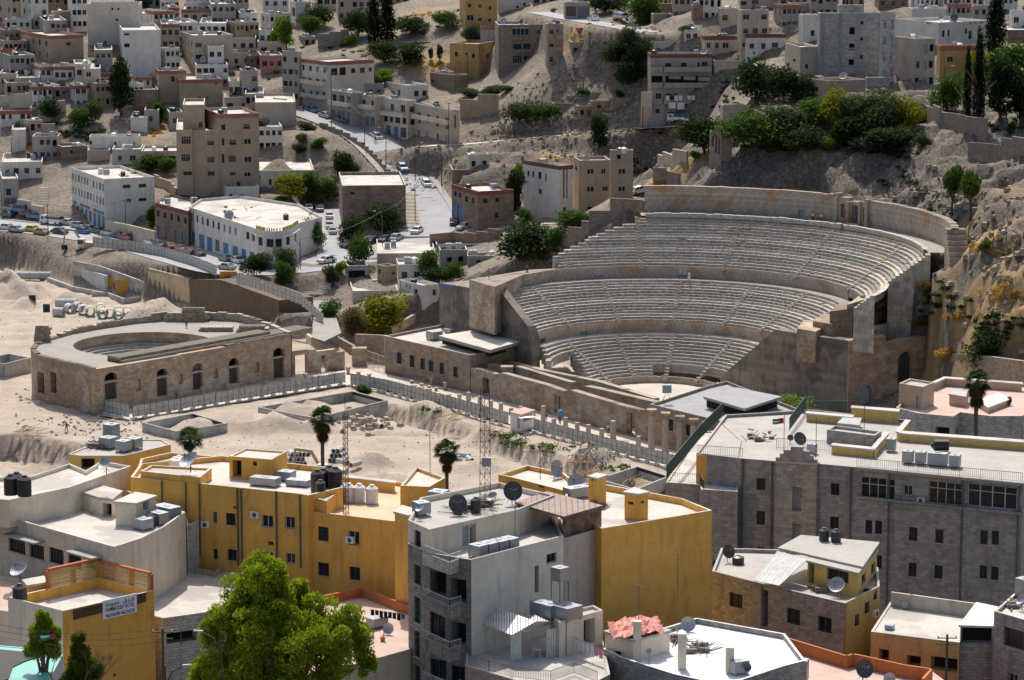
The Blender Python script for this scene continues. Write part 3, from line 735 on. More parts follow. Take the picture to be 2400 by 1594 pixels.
walk('walkway',r[1]-.1,r[2]+.1,zz[1]-.01,ang_px(1832,22,7.4,False),ang_px(1262,22,7.4,True))
ringwall('podium_wall',r[2]-.04,aw1R,aw1L,zz[1]-.3,zz[2]+.38,lime,[(ang_px(1367,r[2],8,True),2.1,1.9,greydoor),(ang_px(1272,r[2],8,True),2.5,1.9,dark)],cap=.4)
aR2,aL2 = ang_px(1989,r[4],zz[4],False),ang_px(1163,r[4],zz[4],True)
walk('walkway',r[3]-.1,r[4]+.1,zz[3]-.01,ang_px(1985,35,zz[3],False),ang_px(1160,35,zz[3],True))
ringwall('podium_wall',r[4]-.04,aR2,aL2,zz[3]-.3,zz[4]+.43,lime,[(ang_px(1401,r[4],17,True),1.25,2.15,greydoor),(ang_px(1607,r[4],17,False) if False else 79.5,1.25,2.15,greydoor),(ang_px(1218,r[4],17,True),.8,1.8,dark)],cap=.4)
walk('walkway',r[5]-.2,r[6]+.2,zz[5]-.01,ang_px(2200,49,zz[5],False),ang_px(1502,49,zz[5],True))
# low step behind the top row
mbs = MB()
ringwall('top_step',r[5]-.9,ang_px(2176,r[5],25.9,False),ang_px(1531,r[5],25.9,True),zz[5]-.3,zz[5]+.55,seatm,cap=.8)
aTR,aTL = ang_px(2229,r[6],28,False),ang_px(1590,r[6],28,True)
TW = plaster('top_wall_stone',(.47,.41,.34),.5,.45,block=(1.0,.5),bump=.5,mort=.6,patch=(.42,.29,.18))
ringwall('back_wall',r[6],aTR,ang_px(2031,r[6],28,False),zz[5]-.3,zz[6],TW,cap=1.3)
ringwall('back_wall',r[6],ang_px(1957,r[6],28,False),aTL,zz[5]-.3,zz[6]+.3,TW,[(ang_px(1879,r[6],28,False),.75,2.1,greydoor)],cap=1.3)
# aedicula: niche, gate, niche between piers
ad = MB();a0,a1 = ang_px(2033,r[6],28,False),ang_px(1957,r[6],28,False);W_ = a1-a0
def seg(f0,f1,rr0,rr1,z0,z1,mi=0):
 P = [cp(a1-W_*f0,rr0),cp(a1-W_*f1,rr0),cp(a1-W_*f1,rr1),cp(a1-W_*f0,rr1)]
 ad.prism([(p[0],p[1]) for p in P][::-1][::-1],z0,z1,mi)
zb = zz[5]-.3
for f0,f1,t_ in ((0,.1,5.9),(.38,.46,4.6),(.76,.82,4.9),(.96,1.06,5.4)): seg(f0,f1,r[6]-.6,r[6]+1.6,zb,zb+t_)
for f0,f1,z0,t_ in ((.1,.17,0,5.2),(.31,.38,0,5.2),(.17,.31,4.0,5.2),(.17,.31,0,1.4),(.82,.86,0,4.8),(.92,.96,0,4.8),(.86,.92,3.8,4.8),(.86,.92,0,1.2)): seg(f0,f1,r[6]-.1,r[6]+1.6,zb+z0,zb+t_)
seg(.17,.31,r[6]+.7,r[6]+1.5,zb+1.4,zb+4);seg(.86,.92,r[6]+.7,r[6]+1.5,zb+1.2,zb+3.8)
seg(.46,.5,r[6]-.1,r[6]+1.6,zb,zb+4.4);seg(.7,.76,r[6]-.1,r[6]+1.6,zb,zb+4.4);seg(.5,.7,r[6]+.2,r[6]+1.6,zb+3.9,zb+4.6)
seg(.3,.85,r[6]-1.6,r[6]-.6,zb,zb+.7);seg(.0,1.0,r[6]+1.7,r[6]+2.6,zb,zb+4.2)
local(ad).build('shrine',TW,theatre)
gtm = MB()
for f in np.linspace(.5,.7,7):
 A = cp(a1-W_*f,r[6]+.5,zb+.7);gtm.tube(A,(A[0],A[1],zb+3.8),.05,4)
for z_ in (.75,1.8,2.9,3.8): gtm.tube(cp(a1-W_*.5,r[6]+.5,zb+z_),cp(a1-W_*.7,r[6]+.5,zb+z_),.05,4)
local(gtm).build('gate',greydoor,theatre)
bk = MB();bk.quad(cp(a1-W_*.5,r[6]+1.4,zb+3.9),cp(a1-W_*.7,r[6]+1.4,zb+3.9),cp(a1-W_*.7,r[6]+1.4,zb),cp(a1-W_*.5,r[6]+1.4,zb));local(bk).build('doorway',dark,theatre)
# orchestra floor
mb = MB();n = 48
for k in range(n):
 a,b = 360*k/n,360*(k+1)/n;mb.add([cp(0,0,.03),cp(a,r[0]+.3,.03),cp(b,r[0]+.3,.03)],[(0,1,2)])
o = local(mb).build('orchestra_floor',paving,theatre)
# ---- plane walls given by their trace on the ground and their outline
def plane_pt(P,Q,x,y):
 a,b,c = ray(x,y);ux,uy = Q[0]-P[0],Q[1]-P[1]
 # a*t = P0+s*ux ; b*t = P1+s*uy
 den = a*uy-b*ux;s_ = (b*P[0]-a*P[1])/den;t = (P[1]+s_*uy)/b if abs(b) > 1e-9 else 0
 return Vector((P[0]+s_*ux,P[1]+s_*uy,CH+c*t))
def wallpoly(name,P,Q,top,th,mat,zb,parent=None,holes=()):
 """solid wall: top outline in picture order, dropped to zb, th thick to the back"""
 T = [plane_pt(P,Q,x,y) for x,y in top];d = (Q-P).xy.normalized();n = Vector((-d.y,d.x,0))*th
 mb = MB()
 for a,b in zip(T,T[1:]):
  mb.quad((a.x,a.y,zb),(b.x,b.y,zb),b,a);mb.quad(a,b,b+n,a+n)
  mb.quad((b.x+n.x,b.y+n.y,zb),(a.x+n.x,a.y+n.y,zb),a+n,b+n)
 for e,s_ in ((T[0],1),(T[-1],-1)):
  q = [(e.x,e.y,zb),tuple(e),tuple(e+n),(e.x+n.x,e.y+n.y,zb)]
  mb.quad(*(q if s_ > 0 else q[::-1]))
 return mb,T
o3 = lambda T: T
A_ = Vector(cp(ang_px(1159,r[3],zz[3],True),r[3]+.2));B_ = Vector(cp(ang_px(1243,r[2],zz[2],True),r[2]-.3))
A_.z = B_.z = 0
nrm = Vector((-(B_-A_).y,(B_-A_).x,0)).normalized()
LW = (A_-nrm*.9,B_-nrm*.9)
mb,T = wallpoly('x',LW[0],LW[1],[(1114,651),(1157,660),(1161,668),(1237,765),(1241,777),(1247,800)],1.6,streaky,0)
local(mb).build('side_wall',streaky,theatre)
mb,T = wallpoly('x',LW[0],LW[1],[(1030,663),(1061,668),(1114.5,677)],9,streaky,0)
local(mb).build('side_hall',streaky,theatre)
mb,T = wallpoly('x',LW[0]-nrm*.04,LW[1]-nrm*.04,[(1035,664),(1060,668)],.03,None,plane_pt(LW[0],LW[1],1060,683).z)
local(mb).build('blue_patch',plain('faded_blue_paint',(.09,.16,.33),.8),theatre)
# fill between the summa podium and the hall
fl = MB();q = [unz(*a) for a in ((1160,672,17.8),(1030,668,14.2),(1100,655,17.8),(1240,632,17.8),(1320,628,17.8),(1225,644,17.8))]
fl.prism([(p.x,p.y) for p in (q[0],q[5],q[4],q[3],q[2])],9,17.78);local(fl).build('terrace',lime,theatre)
# right side wall
P0,P1 = Vector(RW0),Vector(RW1);P0.z = P1.z = 0
mb,T = wallpoly('x',P0,P1,[(1690,886),(1697,880),(1700,873),(1818,772),(1840,777),(1940,792),(1990,799)],2.2,streaky,0)
local(mb).build('side_wall',streaky,theatre)
RWQ = (P0,P1)
Pc = Vector(P1);Pe = unz(2168,893,4.2);Pe.z = 0
warm = plaster('warm_ashlar',(.45,.33,.235),.45,.3,block=(1.2,.6),bump=.5,mort=.65,patch=(.5,.42,.32))
def archwall(P,Q,top,arches,mat,th=1.0,parent=None,zb=0,back=dark,backname='doorway',fix=None):
 """front wall with arched or square openings; arches = (x0, x1, ytop, ybottom, arched, material)"""
 T = [plane_pt(P,Q,x,y) for x,y in top];d = Vector(((Q-P).x,(Q-P).y,0)).normalized();n = Vector((-d.y,d.x,0));O = Vector((P.x,P.y,0))
 S_ = lambda p: (Vector((p.x,p.y,0))-O).dot(d)
 ts = [(S_(p),p.z) for p in T]
 def ztop(s):
  for (a,za),(b,zc) in zip(ts,ts[1:]):
   if a-1e-6 <= s <= b+1e-6: return za+(zc-za)*(s-a)/max(1e-6,b-a)
  return ts[0][1] if s < ts[0][0] else ts[-1][1]
 H_ = []
 for x0,x1,yt,yb,arch,mt_ in arches:
  a,b = plane_pt(P,Q,x0,(yt+yb)/2),plane_pt(P,Q,x1,(yt+yb)/2);xm = (x0+x1)/2
  zt_,zl = plane_pt(P,Q,xm,yt).z,plane_pt(P,Q,xm,yb).z;H_.append((S_(a),S_(b),max(zb,zl),zt_,arch,mt_))
 mb = MB();W3 = lambda s,z,k=0: O+d*s+n*k+Vector((0,0,z))
 xs = {ts[0][0],ts[-1][0]} | {a for a,_ in ts}
 for h in H_:
  xs |= {h[0],h[1]}
  if h[4]:
   for k in range(1,10): xs.add(h[0]+(h[1]-h[0])*k/10)
 xs = sorted(xs)
 def hole_top(h,s):
  if not h[4]: return h[3]
  rr = (h[1]-h[0])/2;u = (s-(h[0]+h[1])/2)/rr;hh = min(rr,(h[3]-h[2])*.6)
  return h[3]-hh+hh*sqrt(max(0,1-u*u))
 for a,b in zip(xs,xs[1:]):
  m_ = (a+b)/2;hs = sorted([h for h in H_ if h[0] < m_ < h[1]],key=lambda h: h[2]);za,zc = zb,zb
  for h in hs:
   if h[2] > za+1e-4: mb.quad(W3(a,za),W3(b,zc),W3(b,h[2]),W3(a,h[2]))
   za,zc = hole_top(h,a),hole_top(h,b)
   mb.quad(W3(a,za),W3(b,zc),W3(b,zc,th*.8),W3(a,za,th*.8));mb.quad(W3(a,h[2],th*.8),W3(b,h[2],th*.8),W3(b,h[2]),W3(a,h[2]))
  mb.quad(W3(a,za),W3(b,zc),W3(b,ztop(b)),W3(a,ztop(a)))
  mb.quad(W3(a,ztop(a)),W3(b,ztop(b)),W3(b,ztop(b),th),W3(a,ztop(a),th))
  mb.quad(W3(b,zb,th),W3(a,zb,th),W3(a,ztop(a),th),W3(b,ztop(b),th)) if not hs else None
 for h in H_:
  mb.quad(W3(h[0],h[2]),W3(h[0],hole_top(h,h[0])),W3(h[0],hole_top(h,h[0]),th*.8),W3(h[0],h[2],th*.8))
  mb.quad(W3(h[1],h[2],th*.8),W3(h[1],hole_top(h,h[1]),th*.8),W3(h[1],hole_top(h,h[1])),W3(h[1],h[2]))
 for e in (0,-1):
  s,z = ts[e];q = [W3(s,zb),W3(s,z),W3(s,z,th),W3(s,zb,th)];mb.quad(*(q if e == 0 else q[::-1]))
 if fix: mb.v = [(a-fix[0],b-fix[1],c) for a,b,c in mb.v]
 return mb,H_,W3
mb,H_,W3 = archwall(Pc,Pe,[(1990,799),(2074,787),(2078,808),(2110,797),(2172,787)],[(2105,2139,824,900,1,0),(2014,2044,902,955,1,0)],warm,1.6)
local(mb).build('end_wall',warm,theatre)
for h,m_ in zip(H_,(plain('gate_iron',(.06,.065,.07),.5),plain('white_gate',(.42,.46,.5),.5))):
 d = MB();d.quad(W3(h[0],h[2],.9),W3(h[1],h[2],.9),W3(h[1],h[3],.9),W3(h[0],h[3],.9));local(d).build('gate',m_,theatre)
 d = MB();c_,rr = (h[0]+h[1])/2,(h[1]-h[0])/2;hh = min(rr,(h[3]-h[2])*.6);last = None
 for k in range(0,13):
  t_ = pi*k/12;q = [(c_+(rr+e)*cos(t_),h[3]-hh+(hh+e)*sin(t_)) for e in (0,.35)]
  if last: d.quad(W3(last[0][0],last[0][1],-.05),W3(last[1][0],last[1][1],-.05),W3(q[1][0],q[1][1],-.05),W3(q[0][0],q[0][1],-.05));d.quad(W3(last[1][0],last[1][1],-.05),W3(last[1][0],last[1][1],.01),W3(q[1][0],q[1][1],.01),W3(q[1][0],q[1][1],-.05))
  last = q
 local(d).build('arch_ring',lime,theatre)
# ruined platforms behind the right side wall (picture outline at a height)
def plat(name,pts,z,mat,z0=0,parent=theatre,rd=0):
 q = [unz(x,y,z) for x,y in pts];mb = MB()
 q = [(p.x,p.y) for p in q];ar = sum(a[0]*b[1]-b[0]*a[1] for a,b in zip(q,q[1:]+q[:1]))
 mb.prism(q if ar > 0 else q[::-1],z0,z)
 return local(mb).build(name,mat,parent)
d1,d2 = (P1-P0).normalized(),(Pe-Pc).normalized();m1_,m2_ = Vector((-d1.y,d1.x,0)),Vector((-d2.y,d2.x,0))
mb = MB();mb.prism([tuple(v[:2]) for v in (P0.lerp(P1,.42)+m1_*2,P1+m1_*2-d1*1.4,Pc+m2_*1.4+d2*2.2,Pe+m2_*1.4,Pe+m2_*9+d2,P1+m1_*16-d1*4,P0.lerp(P1,.42)+m1_*9)],3,10.9);local(mb).build('terrace',lime,theatre)
plat('terrace',[(1945,730),(1998,723),(2012,710),(1975,704)],16.6,brown,8)
plat('terrace',[(2018,744),(2172,702),(2165,682),(2010,724)],14.9,brown,8)
plat('terrace',[(1985,714),(2110,678),(2110,655),(2018,690)],17.4,lime,8)
plat('terrace',[(1868,770),(1912,777),(1935,765),(1925,752),(1885,750)],13.6,brown,8)
plat('terrace',[(2030,778),(2080,765),(2085,755),(2040,765)],13.6,lime,8)
plat('terrace',[(1905,752),(1950,760),(1965,738),(1930,735)],14.6,brown,8)
# big stepped blocks at the right end of the back wall
for i in range(6):
 f = i/5;p = Vector(cp(aTR-2.5+f*2,r[6]+.9-f*.3))
 mb = MB();mb.box(p.x-1.2,p.x+2.2,p.y-1.0+f*2.5,p.y+.9+f*2.5,15,zz[5]+f*4.4+.1);local(mb).build('end_block',lime,theatre)
# ---------------------------------------------------------------- stage building
stage = empty('stage_building',(unz(1300,980,0).x,unz(1300,980,0).y,0));tag(stage,'long ruined stage wall of brown stone with three doorways facing the colonnade','stage wall')
def local2(mb,e): mb.v = [(a-e.location.x,b-e.location.y,c-e.location.z) for a,b,c in mb.v];return mb
SP,SQ = unz(1102,921,0),unz(1520,1037,0)
sstone = plaster('stage_stone',(.4,.33,.26),.8,.5,block=(.95,.5),bump=.7,mort=.6,patch=(.3,.22,.15))
mb,H_,W3 = archwall(SP,SQ,[(1102,861),(1128,866),(1160,878),(1174,874),(1279,902),(1320,917),(1336,914),(1455,950),(1500,961),(1521,959)],
 [(1130,1146,886,925,0,0),(1298,1314,927,968,0,0),(1467,1489,968,1018,0,0)],sstone,1.3)
local2(mb,stage).build('front_wall',sstone,stage)
sn = Vector((-(SQ-SP).y,(SQ-SP).x,0)).normalized()
def par(o_): return SP+sn*o_,SQ+sn*o_
P,Q = par(4.6)
mb,H_,W3 = archwall(P,Q,[(1193,862),(1208,858),(1325,893),(1338,896)],[],sstone,1.2);local2(mb,stage).build('inner_wall',sstone,stage)
mb,H_,W3 = archwall(P,Q,[(1369,905),(1400,911),(1532,942)],[],sstone,1.4);local2(mb,stage).build('inner_wall',sstone,stage)
P,Q = par(7.6)
mb,H_,W3 = archwall(P,Q,[(1166,842),(1225,856),(1270,868),(1315,877),(1400,894),(1532,934)],[],rough,1.2);local2(mb,stage).build('stage_front',rough,stage)
for x,y in ((1157,853),(1188,858)):
 p = plane_pt(*par(3.5),x,y);mb = MB();mb.box(p.x-1.1,p.x+1.1,p.y-1,p.y+1,0,p.z);local2(mb,stage).build('broken_pier',sstone,stage)
# ---------------------------------------------------------------- side museums of the theatre
def bz(name,label,cat,pts,z,z0,wmat,rmat,par_=.5,faces=(),group=None):
 """building from its roof outline (picture points at height z, counter-clockwise from above)"""
 q = [unz(x,y,z) for x,y in pts];q = [(p.x,p.y) for p in q]
 return bpoly(name,label,cat,q,z,z0,wmat,rmat,par_,faces,group)
def zfrom(pts,z,z0):
 """roof height of a part whose near corner idx stands at picture height yb on a floor at z0"""
 return z if not isinstance(z,tuple) else una(pts[z[0]][0],pts[z[0]][1],unz(pts[z[0]][0],z[1],z0+.25).y).z
# ---------------------------------------------------------------- museums beside the stage
msn = plaster('museum_stone',(.37,.28,.2),.7,.6,block=(.9,.45),bump=.6,mort=.65,patch=(.28,.25,.22))
slate = plaster('dark_roof',(.33,.33,.34),.3,0,bump=.1)
b1 = bz('museum_wing','low brown stone museum wing with six windows left of the stage wall','museum',[(902,787),(1101,832),(1247,809),(1040,760)],6.9,-.3,msn,roofm,.5,
   ((0,[(930,826,941,853,'g'),(960,833,971,861,'g'),(985,840,996,866,'g'),(1005,845,1016,871,'g'),(1030,850,1041,877,'g'),(1062,860,1073,884,'g')]),(1,[(1217,838,1242,862,'D')])))
def sub(b,nm,pts,z,z0,wm,rm,par_=0,faces=(),band=None):
 z = zfrom(pts,z,z0);q = [unz(x,y,z) for x,y in pts];return bpoly(nm,'','',[(p.x,p.y) for p in q],z,z0,wm,rm,par_,faces,parent=b,pname=nm,band=band)
sub(b1,'raised_roof',[(1030,787),(1149,820),(1222,800),(1101,776)],8.2,7.6,conc,roofm)
sub(b1,'gap_shade',[(1036,789),(1149,820),(1216,801),(1101,779)],7.6,6.4,dkin,dkin)  # near-black block, colours in the shaded gap under the raised roof
b2 = bz('museum_wing','stone museum wing with tall columns in front, right of the stage wall','museum',[(1524,947),(1762,1004),(1880,962),(1704,893),(1660,903)],6.5,-.3,msn,slate,.5,
   ((0,[(1567,983,1578,1010,'g'),(1607,995,1617,1021,'g'),(1640,998,1650,1017,'g'),(1690,1010,1700,1035,'g')]),))
sub(b2,'raised_roof',[(1650,930),(1745,958),(1830,930),(1725,909)],7.9,7.5,slate,slate)
sub(b2,'gap_shade',[(1656,932),(1745,958),(1822,932),(1727,912)],7.5,5.9,dkin,dkin)  # again a near-black block as the shade under the roof slab
colm = plaster('column_stone',(.46,.38,.31),.7,.4,bump=.6,scale=1.5)
def column(x,yt,yb,w=.5,cap=False,label='',z=0,grp='ancient columns along the paved forum'):
 p = unz(x,yb,z);h = una(x,yt,p.y).z-z
 mb = MB();mb.cyl(0,0,0,.18,w*1.25,14).cyl(0,0,.18,.34,w*1.12,14)
 root = mb.build('column',colm,None,(p.x,p.y,z));tag(root,label,'column',grp)
 ch = h if not cap else h-w*2
 mb = MB();n = max(1,int(ch/1.7));
 for i in range(n): a = .34+(ch-.34)*i/n;c = .34+(ch-.34)*(i+1)/n;mb.cyl(R_.uniform(-.02,.02),0,a,c-.015,w*(1-.12*i/n),14,w*(1-.12*(i+1)/n))
 mb.build('shaft',colm,root,smooth=False)
 if cap:
  mb = MB();mb.cyl(0,0,ch,ch+w*.7,w*.85,12,w*1.15).cyl(0,0,ch+w*.7,ch+w*1.5,w*1.1,8,w*1.45);mb.box(-w*1.35,w*1.35,-w*1.35,w*1.35,ch+w*1.5,ch+w*1.9);mb.build('capital',brown,root)
 return root
for x,yt,yb in ((1527,958,1060),(1559,966,1064),(1593,974,1066),(1625,981,1074),(1656,988,1080)):
 column(x,yt,yb,.55,True,'tall brown column with a leafy capital before the right museum wing')
for x,yt,yb in ((1098,919,947),(1125,928,955),(1150,938,963),(1174,944,971),(1198,956,974),(1220,952,967),(1249,960,976),(1273,951,991),(1298,981,997),(1326,978,1005),(1353,990,1013),(1379,995,1019),(1410,1004,1028),(1437,986,1033),(1496,1022,1050)):
 column(x,yt,yb,.42 if x not in (1437,) else .5,False,'broken stone column stump standing on the paving behind the panel fence')
def fragment(x,yt,yb,label,w=.5,cat='capital'):
 p = unz(x,yb,0);h = una(x,yt,p.y).z;mb = MB()
 mb.cyl(0,0,0,h*.2,w*.9,10).cyl(0,0,h*.2,h*.45,w*.62,10,w*.7).cyl(0,0,h*.45,h*.85,w*.65,10,w*1.0).cyl(0,0,h*.85,h,w*1.08,8)
 o = mb.build('carved_capital',colm,None,(p.x,p.y,0));tag(o,label,cat,'carved fragments along the forum')
for x,yt,yb in ((419,916,937),(475,907,929),(534,899,917),(621,893,905),(664,893,901),(678,888,897),(716,875,889),(749,879,887),(783,874,883),(816,860,878),(840,871,879),(865,876,885)):
 fragment(x,yt,yb,'carved stone capital standing between the small theatre and the panel fence',.45)
for x,yt,yb in ((1052,924,938),(1077,924,944),(965,892,900),(988,899,907),(1005,904,912),(1022,908,918),(1012,885,905),(1044,896,916),(886,888,896)):
 fragment(x,yt,yb,'weathered carved fragment on the paving before the left museum wing',.42,'stone')
mb = MB();a,b_ = unz(955,912,0),unz(1030,930,0);d = (b_-a).xy.normalized()
for i in range(6): mb.obox((a.x+d.x*i*1.05,a.y+d.y*i*1.05),d,1.0,.7,0,.75+.15*(i % 2))
tag(mb.build('stone_bench_wall',colm),'row of cut stone blocks on the paving behind the fence','stone wall')
# forum paving
def sheet(name,pts,z,mat): q = [unz(x,y,z) for x,y in pts];mb = MB();mb.add([(p.x,p.y,z) for p in q],[tuple(range(len(q)))]);return struct(mb.build(name,mat))
sheet('forum_paving',[(300,985),(811,903),(905,915),(1590,1102),(1720,1100),(1520,1036),(1102,921),(900,876),(900,862),(690,876),(227,972)],.16,paving)
sheet('stage_paving',[(1102,921),(1520,1037),(1700,1085),(1760,900),(1640,880),(1400,880),(1250,830),(1150,830)],.17,paving)
# ---------------------------------------------------------------- small theatre (odeon)
od = empty('odeon',tuple(unz(400,880,0)));tag(od,'small roofless Roman theatre with an arched stone front and a curved wall','small theatre')
ost = plaster('odeon_stone',(.47,.35,.25),.6,.35,block=(.85,.45),bump=.5,mort=.65,patch=(.52,.44,.34))
OZ = 7.8;oq = [(221,868),(684,786),(640,768),(560,752),(470,748),(400,749),(316,757),(240,768),(162,782),(108,798),(78,810),(72,822),(84,834),(110,842),(160,853)]
OP = [unz(x,y,OZ) for x,y in oq]
P,Q = Vector(OP[0]),Vector(OP[1]);P.z = Q.z = 0
ARC = []
for x0,x1,ya,yb,yc,yd in ((245,275,873,892,897,936),(367,393,864,881,886,928),(451,476,851,869,873,913),(536,560,839,857,861,899),(640,667,815,835,838,886)):
 ARC += [(x0,x1,ya,yb,1,0),(x0+1,x1-1,yc,yd,0,0)]
ARC += [(318,331,888,916,1,0),(418,429,876,900,1,0),(501,512,862,887,1,0),(598,608,848,873,1,0)]
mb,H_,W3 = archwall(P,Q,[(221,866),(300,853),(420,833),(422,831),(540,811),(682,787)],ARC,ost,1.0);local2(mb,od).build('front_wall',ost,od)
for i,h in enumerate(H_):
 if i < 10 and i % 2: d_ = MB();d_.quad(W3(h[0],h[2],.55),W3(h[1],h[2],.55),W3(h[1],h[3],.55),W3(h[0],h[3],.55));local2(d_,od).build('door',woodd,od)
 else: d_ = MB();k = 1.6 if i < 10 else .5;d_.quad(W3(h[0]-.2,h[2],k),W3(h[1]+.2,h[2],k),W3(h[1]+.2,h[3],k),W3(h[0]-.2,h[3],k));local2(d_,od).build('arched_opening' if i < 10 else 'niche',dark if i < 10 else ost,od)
 if i < 10 and i % 2 == 0:
  d_ = MB()
  for k in range(12):
   t0,t1 = pi*k/12,pi*(k+1)/12;c_,rr = (h[0]+h[1])/2,(h[1]-h[0])/2;hh = min(rr,(h[3]-h[2])*.6);f_ = lambda t,e: W3(c_+(rr+e)*cos(t),h[3]-hh+(hh+e)*sin(t),-.06)
   d_.quad(f_(t0,0),f_(t1,0),f_(t1,.32),f_(t0,.32))
  d_.obox((W3(h[0]-.3,0,-.08).x,W3(h[0]-.3,0,-.08).y),(W3(1,0).x-W3(0,0).x,W3(1,0).y-W3(0,0).y),h[1]-h[0]+.6,.07,h[2]-.35,h[2]-.02);local2(d_,od).build('arch_ring',lime,od)
 elif i < 10:
  d_ = MB();dv = W3(1,0)-W3(0,0)
  for s_ in (h[0]-.32,h[1]+.02): q_ = W3(s_,0,-.05);d_.obox((q_.x,q_.y),dv,.3,.04,h[2],h[3]+.2)
  local2(d_,od).build('door_jamb',lime,od)
mb = MB();n = len(OP)
for i in range(1,n):
 a,b_ = OP[i],OP[(i+1) % n]
 L_ = (b_-a).length
 if i == 12: facade(mb,(a.x,a.y),(b_.x,b_.y),0,OZ+.1,edge_holes((a.x,a.y),(b_.x,b_.y),[(88,873,103,921,'D')],0,OZ))
 elif i == 13: facade(mb,(a.x,a.y),(b_.x,b_.y),0,OZ+.1,edge_holes((a.x,a.y),(b_.x,b_.y),[(118,873,132,921,'D')],0,OZ))
 else: mb.quad((a.x,a.y,0),(b_.x,b_.y,0),(b_.x,b_.y,OZ+.1),(a.x,a.y,OZ+.1))
local2(mb,od).build('curved_wall',[brown,dkin],od)
OC = unz(338,806,OZ);OR_ = 12.6
def rayhit(a):
 d = (cos(a),sin(a));best = 60
 for i in range(n):
  A,B_ = OP[i],OP[(i+1) % n];ex,ey = B_.x-A.x,B_.y-A.y;den = d[0]*ey-d[1]*ex
  if abs(den) < 1e-9: continue
  t_ = ((A.x-OC.x)*ey-(A.y-OC.y)*ex)/den;u_ = ((A.x-OC.x)*d[1]-(A.y-OC.y)*d[0])/den
  if 0 <= u_ <= 1 and t_ > 0: best = min(best,t_)
 return best
mb,wl_,st_,pr_ = MB(),MB(),MB(),MB();NA = 96
angs_ = sorted([2*pi*i/NA for i in range(NA)]+[atan2(p.y-OC.y,p.x-OC.x) % (2*pi) for p in OP])
for i in range(len(angs_)):
 a,c_ = angs_[i],angs_[(i+1) % len(angs_)]
 if c_ < a: c_ += 2*pi
 f_ = lambda t,rr,z: (OC.x+rr*cos(t),OC.y+rr*sin(t),z)
 ra,rc = rayhit(a+1e-5),rayhit(c_-1e-5);ia,ic = min(OR_,ra-1.4),min(OR_,rc-1.4)
 mb.quad(f_(a,ia,OZ),f_(a,ra,OZ),f_(c_,rc,OZ),f_(c_,ic,OZ));wl_.quad(f_(c_,ic,2.5),f_(a,ia,2.5),f_(a,ia,OZ),f_(c_,ic,OZ))
 if sin(a) > -.5:
  for k in range(7):
   r0_,r1_,z_ = ia-.25-k*.75-.75,ia-.25-k*.75,5.9-k*.42
   st_.quad(f_(a,r0_,z_),f_(a,r1_,z_),f_(c_,r1_,z_),f_(c_,r0_,z_));st_.quad(f_(c_,r0_,z_),f_(c_,r0_,z_-.45),f_(a,r0_,z_-.45),f_(a,r0_,z_))
 # raised parapet round the pit and the outer wall head
 if -.2 < sin(a) or cos(a) < -.2:
  h_ = .35+.9*max(0,sin(a))*(1 if cos(a) > -.9 else .3)*(1.4 if 0 < cos(a) < .75 else .8)+R_.uniform(-.12,.12)
  pr_.quad(f_(c_,rc-.9,OZ),f_(a,ra-.9,OZ),f_(a,ra-.9,OZ+h_),f_(c_,rc-.9,OZ+h_));pr_.quad(f_(a,ra-.9,OZ+h_),f_(a,ra+.02,OZ+h_),f_(c_,rc+.02,OZ+h_),f_(c_,rc-.9,OZ+h_));pr_.quad(f_(a,ra+.02,OZ),f_(c_,rc+.02,OZ),f_(c_,rc+.02,OZ+h_),f_(a,ra+.02,OZ+h_))
  pr_.quad(f_(a,ra-.9,OZ),f_(a,ra,OZ),f_(a,ra,OZ+h_),f_(a,ra-.9,OZ+h_));pr_.quad(f_(a,ra,OZ),f_(a,ra-.9,OZ),f_(a,ra-.9,OZ+h_),f_(a,ra,OZ+h_))
local2(mb,od).build('terrace_roof',paving,od);local2(wl_,od).build('inner_wall',ost,od);local2(st_,od).build('seat_rows',seatm,od);local2(pr_,od).build('rear_wall',rough,od)
mb = MB();mb.cyl(OC.x,OC.y,2.3,2.6,OR_,40);local2(mb,od).build('pit_floor',paving,od)
d = (Q-P).xy.normalized();n2_ = Vector((-d.y,d.x))
mb = MB();s0 = (unz(275,850,OZ)-P).xy.dot(d)
for k,(w_,z_,i_) in enumerate(((46,.5,1.2),(44,.95,2.0))): mb.obox((P.x+d.x*s0+n2_.x*i_,P.y+d.y*s0+n2_.y*i_),d,w_-(8 if k else 0),5.2-i_,OZ-.5,OZ+z_)
local2(mb,od).build('stage_strip',rough,od)
# rubble blocks: piles and stubs of old masonry
def blockpile(mbx,p,w,dpt,h,s=.8,seed=1):
 g = random.Random(seed)
 for lay in range(int(h/.42)):
  f = 1-lay*.42/h*.35;x = -w/2*f
  while x < w/2*f:
   l_ = g.uniform(.5,1.1)*s;dd = g.uniform(-.08,.08)
   mbx.box(p[0]+x,p[0]+x+l_-.04,p[1]-dpt/2+dd,p[1]+dpt/2,p[2]+lay*.42,p[2]+lay*.42+.4);x += l_
mb = MB();p = unz(97,800,OZ);blockpile(mb,p,2.6,1.2,3.0,1,4);local2(mb,od).build('masonry_stub',rough,od)
mb = MB();p = unz(452,752,OZ);blockpile(mb,p,5,1.3,2.9,1,5);p = unz(425,753,OZ);blockpile(mb,p,7,1.2,1.7,1,6);local2(mb,od).build('masonry_stub',rough,od)
mb = MB();p = unz(590,778,OZ);blockpile(mb,p,5.5,2.5,1.6,1,7);p = unz(505,775,OZ);blockpile(mb,p,6,2.5,1.2,1,8);p = unz(620,782,OZ);blockpile(mb,p,5,1.5,.8,1,9);local2(mb,od).build('masonry_stub',rough,od)
